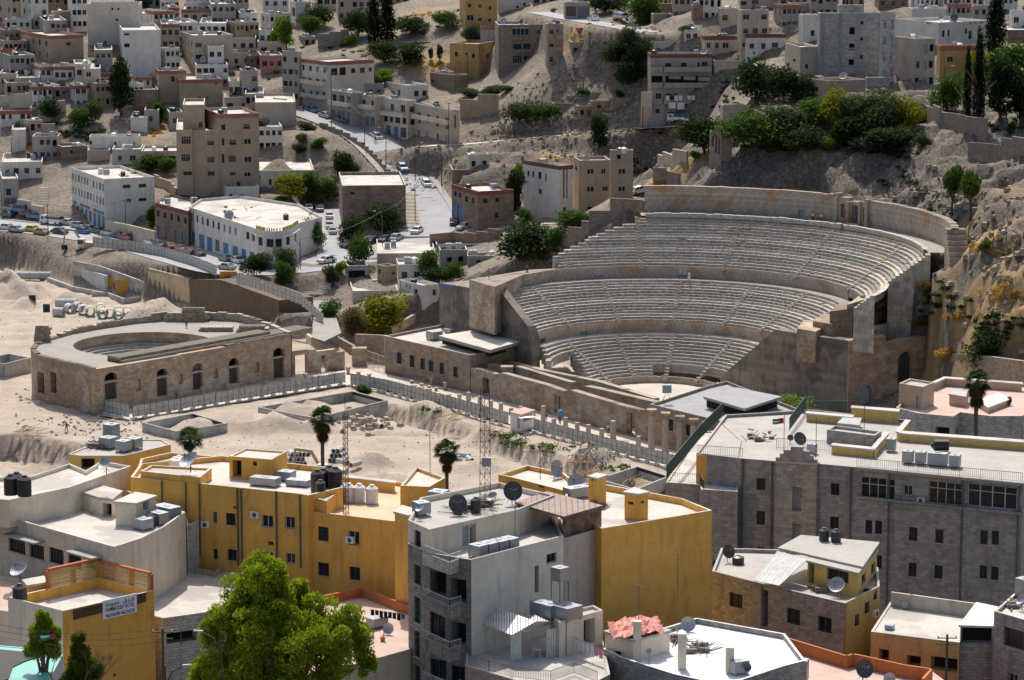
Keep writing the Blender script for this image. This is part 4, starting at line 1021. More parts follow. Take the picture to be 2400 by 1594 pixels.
# ---- ruined arcade, gate pier
P,Q = unz(687,881,0),unz(810,864,0);ar_ = empty('ruined_arcade',tuple((P+Q)/2));tag(ar_,'ruined stone arcade wall with two openings right of the small theatre','ruined wall')
mb,H_,W3 = archwall(P,Q,[(684,826),(740,819),(742,824),(787,818),(790,826),(808,823)],[(692,721,832,879,0,0),(753,768,833,874,0,0)],ost,.9);local2(mb,ar_).build('wall',ost,ar_)
def boxpx(name,label,cat,x0,x1,yt,yb,z0,dpt,mat,group=None):
 a,b_ = unz(x0,yb,z0),unz(x1,yb,z0);h = una((x0+x1)/2,yt,a.y).z;mb = MB();mb.box(a.x,b_.x,a.y,a.y+dpt,z0-.2,h)
 mb.v = [(x-a.x,y-a.y,z-z0) for x,y,z in mb.v];o = mb.build(name,mat,None,(a.x,a.y,z0));tag(o,label,cat,group);return o
boxpx('gate_pier','square stone gate pier between the arcade and the museum','pier',825,859,817,857,0,2.2,ost)
g_ = railing('metal_gate',[tuple(unz(862,862,0)),tuple(unz(900,876,0))],3.2,alu,gap=.5,r=.03,top=.05,mids=(.3,.65));tag(g_,'grey metal railing gate between stone pier and museum wing','gate')
# ---------------------------------------------------------------- panel fences
sheetm = corrugated('fence_sheet',(.58,.61,.6),.2,.1);frm = plain('fence_post',(.045,.05,.05),.7)
def panelmesh(w,h):
 mb = MB();mb.box(.03,w-.03,-.015,.015,.12,h,0)
 mb.box(-.022,.022,-.04,.04,0,h+.05,1)
 for z in (.15,h*.5,h-.06): mb.box(.03,w-.03,.016,.05,z,z+.035,1);mb.box(.03,w-.03,-.05,-.016,z,z+.035,1)
 return mb.mesh('fence_panel',[sheetm,frm])
footm = MB().box(-.35,.35,-.3,.3,0,.45).mesh('foot',[white])
def panelfence(label,pts,w,h,feet=True,lift=.35,gaps=()):
 P = [Vector(p) for p in pts];root = empty('panel_fence',tuple(P[0]));tag(root,label,'fence','metal site fences')
 me_ = panelmesh(w,h);tot = 0;i = 0
 for a,b in zip(P,P[1:]):
  L_ = (b-a).xy.length;n_ = max(1,round(L_/w));ang = atan2(b.y-a.y,b.x-a.x)
  for k in range(n_):
   p = a.lerp(b,k/n_);i += 1
   if i in gaps: continue
   o = inst(me_,'panel',root,(p.x-P[0].x,p.y-P[0].y,p.z-P[0].z+lift+R_.uniform(-.04,.04)),ang+R_.uniform(-.015,.015),(L_/n_/w,1,1))
   o.rotation_euler[0] = R_.uniform(-.03,.03)
   if feet and k % 2 == 0: inst(footm,'concrete_foot',root,(p.x-P[0].x,p.y-P[0].y-.1,p.z-P[0].z),ang)
zf = lambda x,y,z: Vector(unz(x,y,z))
panelfence('grey panel fence on concrete feet before the small theatre',[zf(311,984,0),zf(560,942,0),zf(810,902,0)],1.25,2.0)
panelfence('grey panel fence running beside the forum from basin to kiosk',[zf(822,906,0),zf(900,920,0),zf(1040,957,0),zf(1192,1000,0)],1.25,2.1)
panelfence('grey panel fence below the tall columns, right of the kiosk',[zf(1252,1015,0),zf(1400,1054,0),zf(1588,1104,0)],1.25,2.1)
panelfence('short grey panel fence leaning from the corner of the small theatre',[zf(228,966,0),zf(265,975,0),zf(303,985,0)],1.3,2.2)
R8 = [(218,581,7.8),(300,590,7.8),(380,605,7.8),(450,626,8),(508,650,8.2)]
panelfence('long grey panel fence along the road above the building site',[zf(*a) for a in R8],1.45,2.4,False,.1)
panelfence('grey panel fence curving down beside the broad steps',[zf(a,b,c) for a,b,c in ((555,666,8),(600,678,8),(650,697,7.2),(700,716,6.3),(730,740,5),(758,768,3.8))],1.4,2.3,False,.1)
# ---------------------------------------------------------------- building site walls
cw = plaster('cast_concrete',(.43,.43,.41),.5,.4,block=(2.4,1.2),bump=.1,mort=.8)
creamw = plaster('cream_old_render',(.5,.41,.28),.6,.5,block=(3,1.6),bump=.3,mort=.9)
soil = plaster('dark_soil',(.16,.115,.08),.9,.5,bump=1.0,scale=2)
def pxwall(name,label,cat,base,tops,z0,th,mat,struct_=False,group=None):
 Bp = [unz(a[0],a[1],a[2] if len(a) > 2 else z0) for a in base];T = [una(a[0],t_,p.y).z for a,t_,p in zip(base,tops,Bp)]
 mb = MB();nn = []
 for i in range(len(Bp)):
  d = (Bp[min(i+1,len(Bp)-1)]-Bp[max(0,i-1)]).xy.normalized();nn.append(Vector((-d.y,d.x,0))*th)
 for i in range(len(Bp)-1):
  a,b,n0,n1 = Bp[i],Bp[i+1],nn[i],nn[i+1];V3 = lambda p,z: (p.x,p.y,z)
  mb.quad(V3(a,z0-.5),V3(b,z0-.5),V3(b,T[i+1]),V3(a,T[i]));mb.quad(V3(a,T[i]),V3(b,T[i+1]),V3(b+n1,T[i+1]),V3(a+n0,T[i]))
  mb.quad(V3(b+n1,z0-.5),V3(a+n0,z0-.5),V3(a+n0,T[i]),V3(b+n1,T[i+1]))
 for i,s_ in ((0,0),(-1,1)):
  a,n0,z = Bp[i],nn[i],T[i];q = [(a.x,a.y,z0-.5),(a.x,a.y,z),(a.x+n0.x,a.y+n0.y,z),(a.x+n0.x,a.y+n0.y,z0-.5)];mb.quad(*(q[::-1] if s_ else q))
 o0 = Bp[0];mb.v = [(x-o0.x,y-o0.y,z-z0) for x,y,z in mb.v];o = mb.build(name,mat,None,(o0.x,o0.y,z0))
 if struct_: struct(o)
 else: tag(o,label,cat,group)
 return o
pxwall('retaining_wall','grey cast concrete retaining wall under the road fence','wall',[(172,672),(230,683),(347,706)],[612,622,664],0,.5,cw)
pxwall('retaining_wall','patched cream retaining wall of the building site beside the concrete room','wall',[(348,706),(445,727)],[629,653],0,9,creamw)
pxwall('retaining_wall','dark earth retaining face between the cream wall and the wooden shoring','wall',[(446,728),(520,752),(600,768),(655,782)],[655,656,684,704],0,8,soil)
pxwall('concrete_room','unfinished white concrete wall of a room in the building site','wall',[(193,676),(250,691)],[630,646],0,.4,plaster('pale_concrete',(.55,.56,.54),.3,.3))
pxwall('concrete_room','unfinished concrete side wall behind the yellow formwork','wall',[(250,691),(293,680),(347,705)],[646,640,653],0,.4,cw)
pxwall('kerb_wall','low concrete footing wall around the formwork','wall',[(215,694),(252,695),(290,712),(347,704)],[683,686,700,694],0,.4,cw)
pxwall('kerb_wall','long low concrete wall crossing the building site','wall',[(110,660),(170,682),(245,695)],[650,672,686],0,.5,cw)
ply = plain('yellow_plywood',(.58,.33,.08),.7,var=.25);timber = plain('timber',(.42,.27,.13),.8,var=.3)
fw = empty('formwork',tuple(unz(290,700,0)));tag(fw,'yellow plywood formwork propped with timber in the concrete room','formwork')
for x0,x1,yt,yb in ((251,290,650,690),(271,331,655,697)):
 a,b_ = unz(x0,yb,0),unz(x1,yb,0);h = una(x0,yt,a.y).z;mb = MB();mb.box(a.x,b_.x,a.y,a.y+.08,0,h)
 for k in range(9): mb.box(a.x+(b_.x-a.x)*k/8-.04,a.x+(b_.x-a.x)*k/8+.04,a.y-.1,a.y-.003,0,h+.3)
 for k in range(4): mb.box(a.x,b_.x,a.y-.18,a.y-.1,.3+k*h/4,.4+k*h/4)
 local2(mb,fw).build('panel',ply,fw)
mb = MB()
for x in (262,285,312,330): p = unz(x,694,0);mb.tube((p.x,p.y-.2,2.8),(p.x+1,p.y-2.6,0),.07,4)
local2(mb,fw).build('prop',timber,fw)
cube = bz('concrete_cube','free-standing concrete box with a black tarred foot on the building site','concrete box',[(97,578),(127,582),(157,575),(124,571)],5.2,.2,cw,roofm,0)
mb = MB();q = poly_inset(cube.q,-.04);mb.prism(q,.3,1.9);mb.v = [(a-cube.o[0],b_-cube.o[1],c-cube.o[2]) for a,b_,c in mb.v];mb.build('tarred_foot',plain('tar',(.03,.03,.035),.7),cube.root)
pipe_m = plaster('pipe_concrete',(.48,.48,.46),.3,.1)
def basin(label,pts,z,lining=True):
 q = [unz(x,y,z) for x,y in pts];q = [(p.x,p.y) for p in q];c_ = (sum(a for a,_ in q)/4,sum(b for _,b in q)/4);root = empty('foundation_basin',(c_[0],c_[1],0));tag(root,label,'foundation','concrete foundation basins')
 qi = poly_inset(q,.35);mb = MB();n_ = len(q)
 for i in range(n_):
  a,b,ai,bi = q[i],q[(i+1) % n_],qi[i],qi[(i+1) % n_]
  mb.quad((*a,-.5),(*b,-.5),(*b,z),(*a,z));mb.quad((*a,z),(*b,z),(*bi,z),(*ai,z));mb.quad((*bi,-1.2),(*ai,-1.2),(*ai,z),(*bi,z))
 local2(mb,root).build('wall',cw,root)
 if lining:
  ql = poly_inset(q,.38);mb = MB()
  for i in (2,1): a,b = ql[i],ql[(i+1) % n_];mb.quad((*b,z-.55),(*a,z-.55),(*a,z-.03),(*b,z-.03))
  local2(mb,root).build('black_lining',MATS['tar'],root)
basin('square concrete foundation basin with a sand heap inside, nearest the small theatre',[(333,990),(411,1011),(533,992),(453,968)],1.5)
basin('large concrete foundation basin below the corner of the panel fence',[(604,954),(738,980),(909,938),(827,916)],1.5)
basin('concrete foundation basin behind the yellow chimneys',[(1398,1122),(1490,1148),(1570,1116),(1494,1092)],1.4)
basin('concrete basin at the left edge beside the curved wall',[(-60,846),(12,853),(72,838),(20,828)],2.7,False)
# concrete pipes
def pipemesh(r0,L_,th):
 mb = MB();n_ = 18
 for rr,s_ in ((r0,1),(r0-th,-1)):
  for i in range(n_):
   a,b = 2*pi*i/n_,2*pi*(i+1)/n_;q = [(rr*cos(a),0,rr*sin(a)+r0),(rr*cos(b),0,rr*sin(b)+r0),(rr*cos(b),L_,rr*sin(b)+r0),(rr*cos(a),L_,rr*sin(a)+r0)]
   mb.quad(*(q if s_ < 0 else q[::-1]))
 for y,s_ in ((0,1),(L_,-1)):
  for i in range(n_):
   a,b = 2*pi*i/n_,2*pi*(i+1)/n_;q = [(r0*cos(a),y,r0*sin(a)+r0),(r0*cos(b),y,r0*sin(b)+r0),((r0-th)*cos(b),y,(r0-th)*sin(b)+r0),((r0-th)*cos(a),y,(r0-th)*sin(a)+r0)]
   mb.quad(*(q if s_ > 0 else q[::-1]))
 return mb.mesh('concrete_pipe',[pipe_m],True)
PM = pipemesh(1.0,2.2,.14);PS = pipemesh(.42,2.4,.1)
def pipe(x,y,rz,me_=PM,dz=0,lab='big concrete pipe section lying on the building site behind the small theatre'):
 p = unz(x,y,0);g_ = ground(p.x,p.y);p = unz(x,y,g_);o = inst(me_,'concrete_pipe',None,(p.x,p.y,g_+dz-.05),rz);tag(o,lab,'pipe','concrete pipe sections')
for x,y,a in ((150,743,1.3),(196,738,.2),(213,741,.25),(238,748,-.1),(256,746,.15),(274,750,-.2),(299,741,.1),(279,740,.2),(236,734,.15),(170,735,.6),(156,722,1.4),(181,722,1.5),(188,731,.5)): pipe(x,y,a)
for r_ in range(3):
 for k in range(5-r_ % 2): pipe(678+k*9+r_*4,1093,.25,PS,r_*.75,'narrow concrete pipe in the stack behind the yellow roof, left of the palm')
 for k in range(4-r_): pipe(774+k*9+r_*4,1085,-.3,PS,r_*.75,'narrow concrete pipe in the small stack right of the palm')
for x,y,a in ((815,1090,.8),(822,1096,-.6),(1078,1078,1.2),(1090,1070,1.5),(1100,1074,1.0),(1084,1084,1.7),(1106,1085,.3),(895,1004,.3)): pipe(x,y,a,PS,0,'loose concrete pipe lying on the pale ground of the site')
mb = MB();a,b_ = unz(-30,646,1.0),unz(165,646,1.0);mb.tube(a,b_,.85,12)
for k in range(9): p = a.lerp(b_,k/8);mb.tube(p,p+Vector((.4,0,0)),.95,12)
tag(mb.build('laid_pipe',pipe_m,smooth=True),'long jointed concrete pipeline laid in a trench at the left edge','pipeline')
# stones
def stones(label,spec,mat,s=(.3,.8),group='heaps of loose stone'):
 g = random.Random(len(spec)*7+int(spec[0][0]));mb = MB()
 for x,y,n_,rad in spec:
  c = gt(x,y) if y < 990 else unz(x,y,0)
  for _ in range(n_):
   px_,py_ = c.x+g.gauss(0,rad),c.y+g.gauss(0,rad*1.3);z = ground(px_,py_);w_ = g.uniform(*s);k = g.uniform(.6,1)
   ra_ = g.uniform(0,3);pts = [(px_+w_*.5*cos(ra_+qa)*g.uniform(.7,1.1)*(1.25 if sz < 0 else .8),py_+w_*.5*sin(ra_+qa)*k*g.uniform(.7,1.1)*(1.25 if sz < 0 else .8),z+w_*(.2+.3*sz*g.uniform(.6,1.1))) for sz in (-1,1) for qa in (0,1.57,3.14,4.71)]
   mb.add(pts,[(0,3,2,1),(4,5,6,7),(0,1,5,4),(1,2,6,5),(2,3,7,6),(3,0,4,7)])
 o = mb.build('rubble',mat);return stuff(o,label,'rubble')
stones('tumbled boulders beside the large basin',[(850,990,30,2.2),(880,1000,30,2.5),(835,975,15,1.5)],lime,(.6,1.4))
stones('loose stones at the foot of the curved wall',[(150,985,60,5),(230,1000,60,4),(320,1010,80,5),(180,945,30,4),(100,930,40,4)],seatm,(.2,.7))
stones('grey rubble heap beside the cut',[(1395,1075,160,1.8),(1380,1085,60,2)],conc,(.2,.6))
stones('stones scattered over the building site',[(500,1040,60,9),(720,1060,60,14),(1000,1070,80,16),(1150,1130,80,12),(60,690,80,6),(330,740,160,5),(30,765,60,6),(1100,1010,50,6)],seatm,(.1,.35))
stones('white rubble on the ruined platforms right of the seats',[(2010,705,120,1.5),(2045,745,90,1.3),(2035,770,60,1.2),(2330,850,60,4)],seatm,(.25,.6))
stones('rocks on the dry slope right of the theatre',[(2330,520,60,5),(2260,470,60,4),(2380,640,80,4),(2300,600,60,5),(2200,470,50,3),(2290,430,60,5),(2120,460,40,3)],rough,(.4,1.6))
stones('rubble on the bare slope above the theatre',[(1420,330,200,7),(1540,340,160,5),(1300,350,120,6),(1250,240,90,5),(1350,230,120,5),(1180,300,120,5),(1440,210,100,6),(1000,360,100,6),(1450,390,120,4)],rough,(.3,1.1))
timb = MB();g = random.Random(5)
for cx_,cy_,n_ in ((1040,985,26),(1150,1020,16),(1360,1085,26),(1250,1055,16),(1480,1130,14),(60,1015,30),(1370,1115,20)):
 for _ in range(n_):
  p = unz(cx_+g.uniform(-28,28),cy_+g.uniform(-8,8),.1);a = g.uniform(-.5,.5)+(1.2 if g.random() < .3 else 0);l_ = g.uniform(.8,2.2);z_ = g.uniform(0,.7)
  timb.tube((p.x,p.y,max(z_,ground(p.x,p.y)+.1)),(p.x+cos(a)*l_,p.y+sin(a)*l_,max(z_,ground(p.x,p.y)+.1)+g.uniform(-.1,.8)),.05,4)
stuff(timb.build('timber_litter',timber),'scattered timber battens on the building site','timber')
# kiosk
k = bz('kiosk','small white ticket kiosk with a striped roof in the panel fence','kiosk',[(1196,966),(1221,972),(1252,962),(1228,955)],3.0,0,white,plain('striped_roof',(.5,.25,.22),.6),0,((0,[(1212,976,1219,1004,'d')]),(1,[(1226,972,1246,986,'D')])))
mb = MB();mb.obox((k.q[1][0]-.1,k.q[1][1]-1.2),(1,.35),2.6,1.3,2.55,2.63);mb.v = [(a-k.o[0],b_-k.o[1],c-k.o[2]) for a,b_,c in mb.v];mb.build('awning',white,k.root)
# broad steps
def steps(name,label,a,b_,n_,w,mat,z0,z1,group=None,land=()):
 """flight between two picture points (foot, head) with heights"""
 A,B_ = unz(*a,z0),unz(*b_,z1);d = (B_-A).xy;L_ = d.length;d.normalize();u = Vector((d.y,-d.x));mb = MB()
 for i in range(n_):
  f0 = i/n_;p = A.xy+d*(L_*f0)-u*(w/2);h = (z1-z0)*(i+1)/n_
  mb.obox((p.x-A.x,p.y-A.y),u,w,L_/n_+.3,-1.5,h) if False else mb.prism([(p.x-A.x,p.y-A.y),(p.x-A.x+u.x*w,p.y-A.y+u.y*w),(p.x-A.x+u.x*w+d.x*(L_/n_+.2),p.y-A.y+u.y*w+d.y*(L_/n_+.2)),(p.x-A.x+d.x*(L_/n_+.2),p.y-A.y+d.y*(L_/n_+.2))],h-1.6,h)
 o = mb.build(name,mat,None,(A.x,A.y,z0));tag(o,label,'steps',group);return o
stm = plaster('step_stone',(.55,.5,.43),.5,.1,block=(1.2,5),bump=.2)
steps('stone_steps','broad stone steps going down from the street to the square',(737,692),(743,634),14,6.4,stm,5.2,8.9)
steps('stone_steps','worn stone steps behind the ruined arcade',(770,818),(725,786),12,5.2,stm,1.2,4.0)
sheet('upper_square',[(700,695),(772,695),(800,780),(760,800),(730,790),(735,740)],4.6,paving)
for nm,lb,base,tops,z0 in (('retaining_wall','stone retaining wall right of the worn steps',[(775,800),(830,833),(836,850)],[782,812,815],0),('retaining_wall','long stone retaining wall below the yellow green tree',[(832,838),(900,850),(905,870)],[783,786,790],0),('stone_wall','pink stone wall stepping up towards the left side hall',[(925,776),(975,752),(1030,738)],[765,735,722],2)):
 pxwall(nm,lb,'wall',base,tops,z0,.6,ost)
pxwall('retaining_wall','stained stone retaining wall right of the arched end wall','wall',[(2168,893,4.2),(2290,900,9),(2420,912,12)],[826,832,850],4.0,1.0,msn)
# ---------------------------------------------------------------- near buildings
yel = plaster('yellow_render',(.78,.43,.085),.35,.5,bump=.15,scale=.9)
ylt = plaster('pale_yellow_render',(.62,.43,.14),.4,.4,bump=.15)
cream = plaster('cream_render',(.74,.66,.52),.35,.45,bump=.15)
creamd = plaster('dirty_cream_render',(.6,.54,.44),.7,.8,bump=.2)
gstone = plaster('grey_ashlar',(.33,.335,.34),.7,.6,block=(.7,.36),bump=.3,mort=.72)
wblock = plaster('white_blockwork',(.55,.54,.51),.5,.5,block=(.5,.26),bump=.3,mort=.45)
gblock = plaster('grey_blockwork',(.37,.365,.35),.6,.6,block=(.55,.28),bump=.3,mort=.55)
stain = plaster('stained_block_face',(.26,.25,.23),.8,1.0,block=(.45,.3),bump=.2,mort=.6)
orange = plaster('orange_render',(.5,.16,.05),.35,.35,bump=.1)
pinkr = plaster('pink_roof',(.56,.4,.34),.4,0,bump=.2)
beigew = plaster('beige_render',(.55,.48,.4),.4,.5,bump=.15)
brick = plaster('brown_tile',(.14,.07,.05),.3,.3,block=(.3,.12),bump=.2)
green = plain('green_iron',(.025,.07,.055),.5);turq = plain('turquoise_paint',(.12,.42,.36),.5)
tin = corrugated('tin_roof',(.45,.46,.46),.22);tinw = corrugated('white_tin',(.7,.7,.68),.22);rust = corrugated('rusty_tin',(.2,.15,.12),.2,.9);tinr = corrugated('red_brown_tin',(.22,.15,.125),.5,.25)
def fz(name,label,pts,z,wm,rm=None,par_=.6,faces=(),zb=8,cat='building',**k):
 q = [unz(x,y,z) for x,y in pts];return bpoly(name,label,cat,[(p.x,p.y) for p in q],z,zb,wm,rm or roofm,par_,faces,**k)
FB = {}
# grey stone hotel on the right
h = fz('stone_hotel','large dark grey stone hotel with a flat roof and blue glazed top floor, lower right',[(1735,1074),(1820,1081),(1917,1087),(1998,1094),(2398,1133),(2450,1040),(2108,1014),(2135,985),(1900,960),(1700,972),(1632,1062)],33,gstone,roofg,.35,
   ((0,[(1773,1121,1794,1149,'k'),(1773,1198,1793,1230,'k'),(1773,1282,1791,1312,'k')]),(2,[(1947,1133,1967,1161,'k'),(1945,1211,1966,1240,'k'),(1944,1290,1965,1320,'k')]),
 (3,[(2017,1121,2097,1174,'G'),(2118,1138,2138,1160,'w'),(2176,1131,2257,1182,'G'),(2267,1139,2384,1190,'G'),(2028,1219,2044,1251,'k'),(2051,1220,2067,1252,'k'),(2130,1236,2150,1268,'k'),(2192,1241,2211,1273,'k'),(2297,1243,2315,1276,'k'),(2324,1244,2341,1277,'k'),
         (2129,1319,2148,1352,'k'),(2190,1325,2209,1357,'k'),(2296,1325,2313,1357,'k'),(2322,1328,2340,1360,'k'),(2030,1300,2044,1331,'k'),(2052,1302,2067,1333,'k')])))
FB['hotel'] = h;h.short = 'the grey stone hotel'
# entrance bay with a stepped gable
A,B2 = h.q[1],h.q[2];d = Vector((B2[0]-A[0],B2[1]-A[1])).normalized();nn = Vector((d.y,-d.x));Lb = hypot(B2[0]-A[0],B2[1]-A[1])
q = [(A[0]+nn.x*.5,A[1]+nn.y*.5),(B2[0]+nn.x*.5,B2[1]+nn.y*.5),(B2[0]-nn.x*.6,B2[1]-nn.y*.6),(A[0]-nn.x*.6,A[1]-nn.y*.6)]
bay = bpoly('bay','','',q,33.1,8,plaster('pale_grey_ashlar',(.4,.385,.36),.5,.45,block=(.7,.36),bump=.3,mort=.75),roofm,0,((0,[(1857,1142,1878,1197,'D'),(1857,1228,1877,1268,'D'),(1857,1310,1877,1340,'D')]),),parent=h,pname='entrance_bay')
mb = MB()
for k_,(f0,f1) in enumerate(((.0,1),(.1,.9),(.2,.8),(.36,.64))):
 a = Vector(q[0])+d*Lb*f0;mb.obox((a.x-h.o[0],a.y-h.o[1]),d,Lb*(f1-f0),.5,33.1+k_*.42-h.o[2],33.1+(k_+1)*.42-h.o[2])
mb.build('stepped_gable',MATS['pale_grey_ashlar'],bay.wall)
ledge(h,3,1180,.5,.25,2010,2395);ledge(h,3,1112,.35,.3,2010,2395,conc)
W3h = lambda e,x,y,k=0,dz=0: (lambda s: Vector((h.q[e][0],h.q[e][1],0)).lerp(Vector((h.q[e+1][0],h.q[e+1][1],0)),s[0]/hypot(h.q[e+1][0]-h.q[e][0],h.q[e+1][1]-h.q[e][1]))+Vector((0,0,s[1]+dz))-Vector(h.o))(edge_px(h.q[e],h.q[e+1],x,y))
railing('railing',[W3h(3,2008,1094),W3h(3,2396,1130)],.95,green,h.root,gap=.2)
railing('railing',[W3h(3,2092,1178)+Vector((-.1,-.5,0)),W3h(3,2260,1190)+Vector((-.1,-.5,0))],.9,green,h.root,gap=.25)
for e,x in ((0,1811),(0,1742),(2,1996),(3,2086),(3,2258),(3,2390)):
 a = W3h(e,x,1120);mb = MB();mb.tube((a.x-.1,a.y-.15,-5),(a.x-.1,a.y-.15,33-h.o[2]),.09,6);mb.build('drainpipe',rail_m,h.root)
def sub2(b,nm,pts,z,z0,wm,rm,par_=0,faces=(),**k):
 z = zfrom(pts,z,z0);return bpoly(nm,'','',[tuple(unz(x,y,z)[:2]) for x,y in pts],z,z0,wm,rm,par_,faces,parent=b,pname=nm,**k)
sub2(h,'rooftop_room',[(1938,1007),(2049,1021),(2066,1011),(1955,997)],(1,1049),32.6,gblock,roofg,.3)
sub2(h,'yellow_parapet',[(1949,1044),(2047,1054),(2052,1050),(1954,1040)],(1,1070),32.6,ylt,roofm)
sub2(h,'yellow_parapet',[(2050,1053),(2082,1015),(2075,1013),(2044,1050)],(0,1070),32.6,ylt,roofm)
sub2(h,'yellow_parapet',[(2109,1016),(2446,1041),(2450,1036),(2110,1011)],(0,1031),32.6,ylt,roofm)
sub2(h,'yellow_parapet',[(2109,1014),(2132,986),(2124,985),(2102,1012)],(0,1030),32.6,ylt,roofm)
sub2(h,'yellow_parapet',[(1890,969),(1997,979),(1999,974),(1892,965)],(0,984),32.6,ylt,roofm)
sub2(h,'yellow_wall',[(1996,956),(2105,965),(2107,960),(1998,952)],(0,981),32.6,ylt,roofm)
sub2(h,'tin_shed',[(1965,992),(2012,997),(2017,981),(1978,979)],(0,1006),32.6,steel,tin)
pt = fz('hotel_annex','yellow penthouse block on a grey stone base at the left of the stone hotel',[(1560,1130),(1641,1136),(1643,1147),(1729,1152),(1736,1110),(1670,1010),(1640,1012)],29.9,gstone,roofm,.15,group=None)
sub2(pt,'yellow_room',[(1632,1066),(1730,1072),(1738,1030),(1690,990)],(0,1131),29.6,MATS['yellow_render'],roofg,.1,((0,[(1666,1088,1699,1112,'k'),(1716,1097,1728,1133,'D')]),))
pt.short = 'the yellow penthouse'
fence_ = lambda nm,pts,z,hh,mat,label,gap=.2: tag(railing(nm,[tuple(unz(x,y,z)) for x,y in pts],hh,mat,None,gap=gap),label,'railing')
fence_('green_railing',[(1562,1125),(1640,1030),(1695,975)],31.2,1.6,green,'green iron railing along the left edge of the yellow penthouse roof',.14)
fence_('green_railing',[(1636,1065),(1740,1072)],33,1.0,green,'green iron railing above the yellow penthouse window',.2)
fence_('green_railing',[(1850,1010),(1888,958)],33,1.5,green,'green iron railing sloping away on the hotel roof behind the flag',.14)
fence_('green_railing',[(1888,960),(2000,962)],33,1.1,green,'green iron railing at the back edge of the hotel roof',.25)
fence_('green_railing',[(1562,1128),(1640,1134),(1650,1148)],29.9,1.0,green,'green iron railing on the grey base left of the yellow penthouse',.2)
fence_('grey_railing',[(1820,1050),(1945,1058)],32.7,1.1,rail_m,'thin grey railing on the hotel roof behind the stepped gable',.2)
# pale house behind the hotel
ph = fz('stone_villa','white stone villa with a wavy parapet and pink roof behind the hotel, right edge',[(2150,968),(2190,972),(2235,976),(2250,966),(2320,975),(2395,975),(2440,955),(2440,905),(2395,899),(2215,886),(2165,903),(2100,955)],27,wblock,pinkr,.4,
   ((1,[(2192,1001,2225,1030,'D')]),(2,[(2240,1000,2248,1028,'D')]),(4,[(2275,1000,2318,1030,'D')]),(5,[(2378,1001,2396,1030,'k')])),zb=3)
ph.short = 'the white stone villa'
sub2(ph,'stair_house',[(2107,898),(2163,907),(2190,896),(2133,887)],(1,960),26.4,plaster('peach_render',(.52,.4,.27),.3,.3),roofg,.25,((0,[(2146,928,2158,957,'d')]),))
sub2(ph,'roof_room',[(2225,924),(2262,930),(2270,918),(2240,914)],(0,948),26.4,MATS['peach_render'],tin)
sub2(ph,'roof_room',[(2316,955),(2366,936),(2340,922),(2292,940)],(0,968),26.4,MATS['peach_render'],tinw)
sub2(ph,'roof_wall',[(2190,898),(2215,887),(2395,900),(2395,897),(2214,884),(2187,896)],(1,904),26.4,MATS['peach_render'],roofm)
# long yellow building
y1 = fz('yellow_building','long mustard yellow building with black drainpipes, left of the lattice mast',[(306,1118),(496,1136),(700,1157),(722,1161),(804,1142),(800,1098),(520,1068),(330,1086)],39,yel,roofm,.5,
   ((1,[(487,1199,509,1227,'w'),(529,1203,552,1231,'g'),(490,1286,510,1311,'k'),(533,1288,555,1314,'k'),(613,1208,640,1236,'w'),(668,1211,691,1239,'w'),(670,1297,692,1320,'w'),(600,1293,640,1312,'k'),(628,1269,641,1278,'D'),(455,1180,464,1190,'D'),(547,1187,556,1193,'D')]),(3,[(782,1157,790,1180,'D')])))
y1.short = 'the long yellow building';FB['y1'] = y1
sub2(y1,'roof_slab_room',[(329,1104),(469,1119),(496,1097),(355,1090)],(1,1142),38.4,yel,roofm,.2)
sub2(y1,'stair_house',[(537,1069),(636,1077),(673,1058),(575,1051)],(1,1125),38.4,yel,roofm,.15,((0,[(545,1079,566,1118,'D'),(593,1081,602,1092,'k')]),(1,[])))
sub2(y1,'tank_platform',[(721,1163),(765,1174),(804,1145),(760,1136)],(1,1207),37.0,yel,roofm,.1)
sub2(y1,'back_parapet',[(654,1102),(925,1132),(926,1128),(656,1098)],(1,1150),37.0,yel,roofm)
y2 = fz('yellow_building','mustard yellow block with a large silver duct beside a tall yellow shaft',[(722,1198),(925,1222),(968,1186),(985,1136),(830,1116),(792,1140)],37.4,yel,plaster('ochre_roof',(.62,.46,.32),.4,0),.35,
   ((0,[(745,1235,770,1268,'g'),(817,1245,842,1277,'w'),(745,1319,771,1350,'k'),(819,1329,844,1360,'k')]),))
y2.short = 'the yellow block with the duct'
sub2(y2,'yellow_shaft',[(925,1200),(957,1208),(975,1196),(943,1186)],39.3,10,yel,roofm)
sub2(y2,'chimney_room',[(938,1138),(1007,1141),(1044,1119),(976,1095)],(0,1184),37,yel,roofm,.3,((0,[]),))
mb = MB();a0 = unz(910,1350,26.5);zt_ = una(910,1205,a0.y-.8).z;xx = a0.x
mb.tube((xx,a0.y-2,20),(xx,a0.y-2,zt_),.42,10);mb.tube((xx,a0.y-2,zt_),(xx+.35,a0.y-1.6,zt_+.35),.42,10);mb.tube((xx+.35,a0.y-1.6,zt_+.35),(xx+1.0,a0.y-.8,zt_+.3),.42,10)
mb.v = [(a-y2.o[0],b-y2.o[1],c-y2.o[2]) for a,b,c in mb.v];mb.build('silver_duct',plain('galvanised',(.42,.44,.45),.35,.6),y2.root)
def pipes(b,e,lst,r=.06,mat=rail_m):
 A,B_ = b.q[e],b.q[(e+1) % len(b.q)];d = Vector((B_[0]-A[0],B_[1]-A[1])).normalized()
 for x,ya,yb in lst:
  s,z1 = edge_px(A,B_,x,ya);_,z2 = edge_px(A,B_,x,yb);mb = MB()
  p = (A[0]+d.x*s+d.y*.12-b.o[0],A[1]+d.y*s-d.x*.12-b.o[1]);mb.tube((*p,z2-b.o[2]),(*p,z1-b.o[2]),r,6);mb.build('drainpipe',mat,b.root)
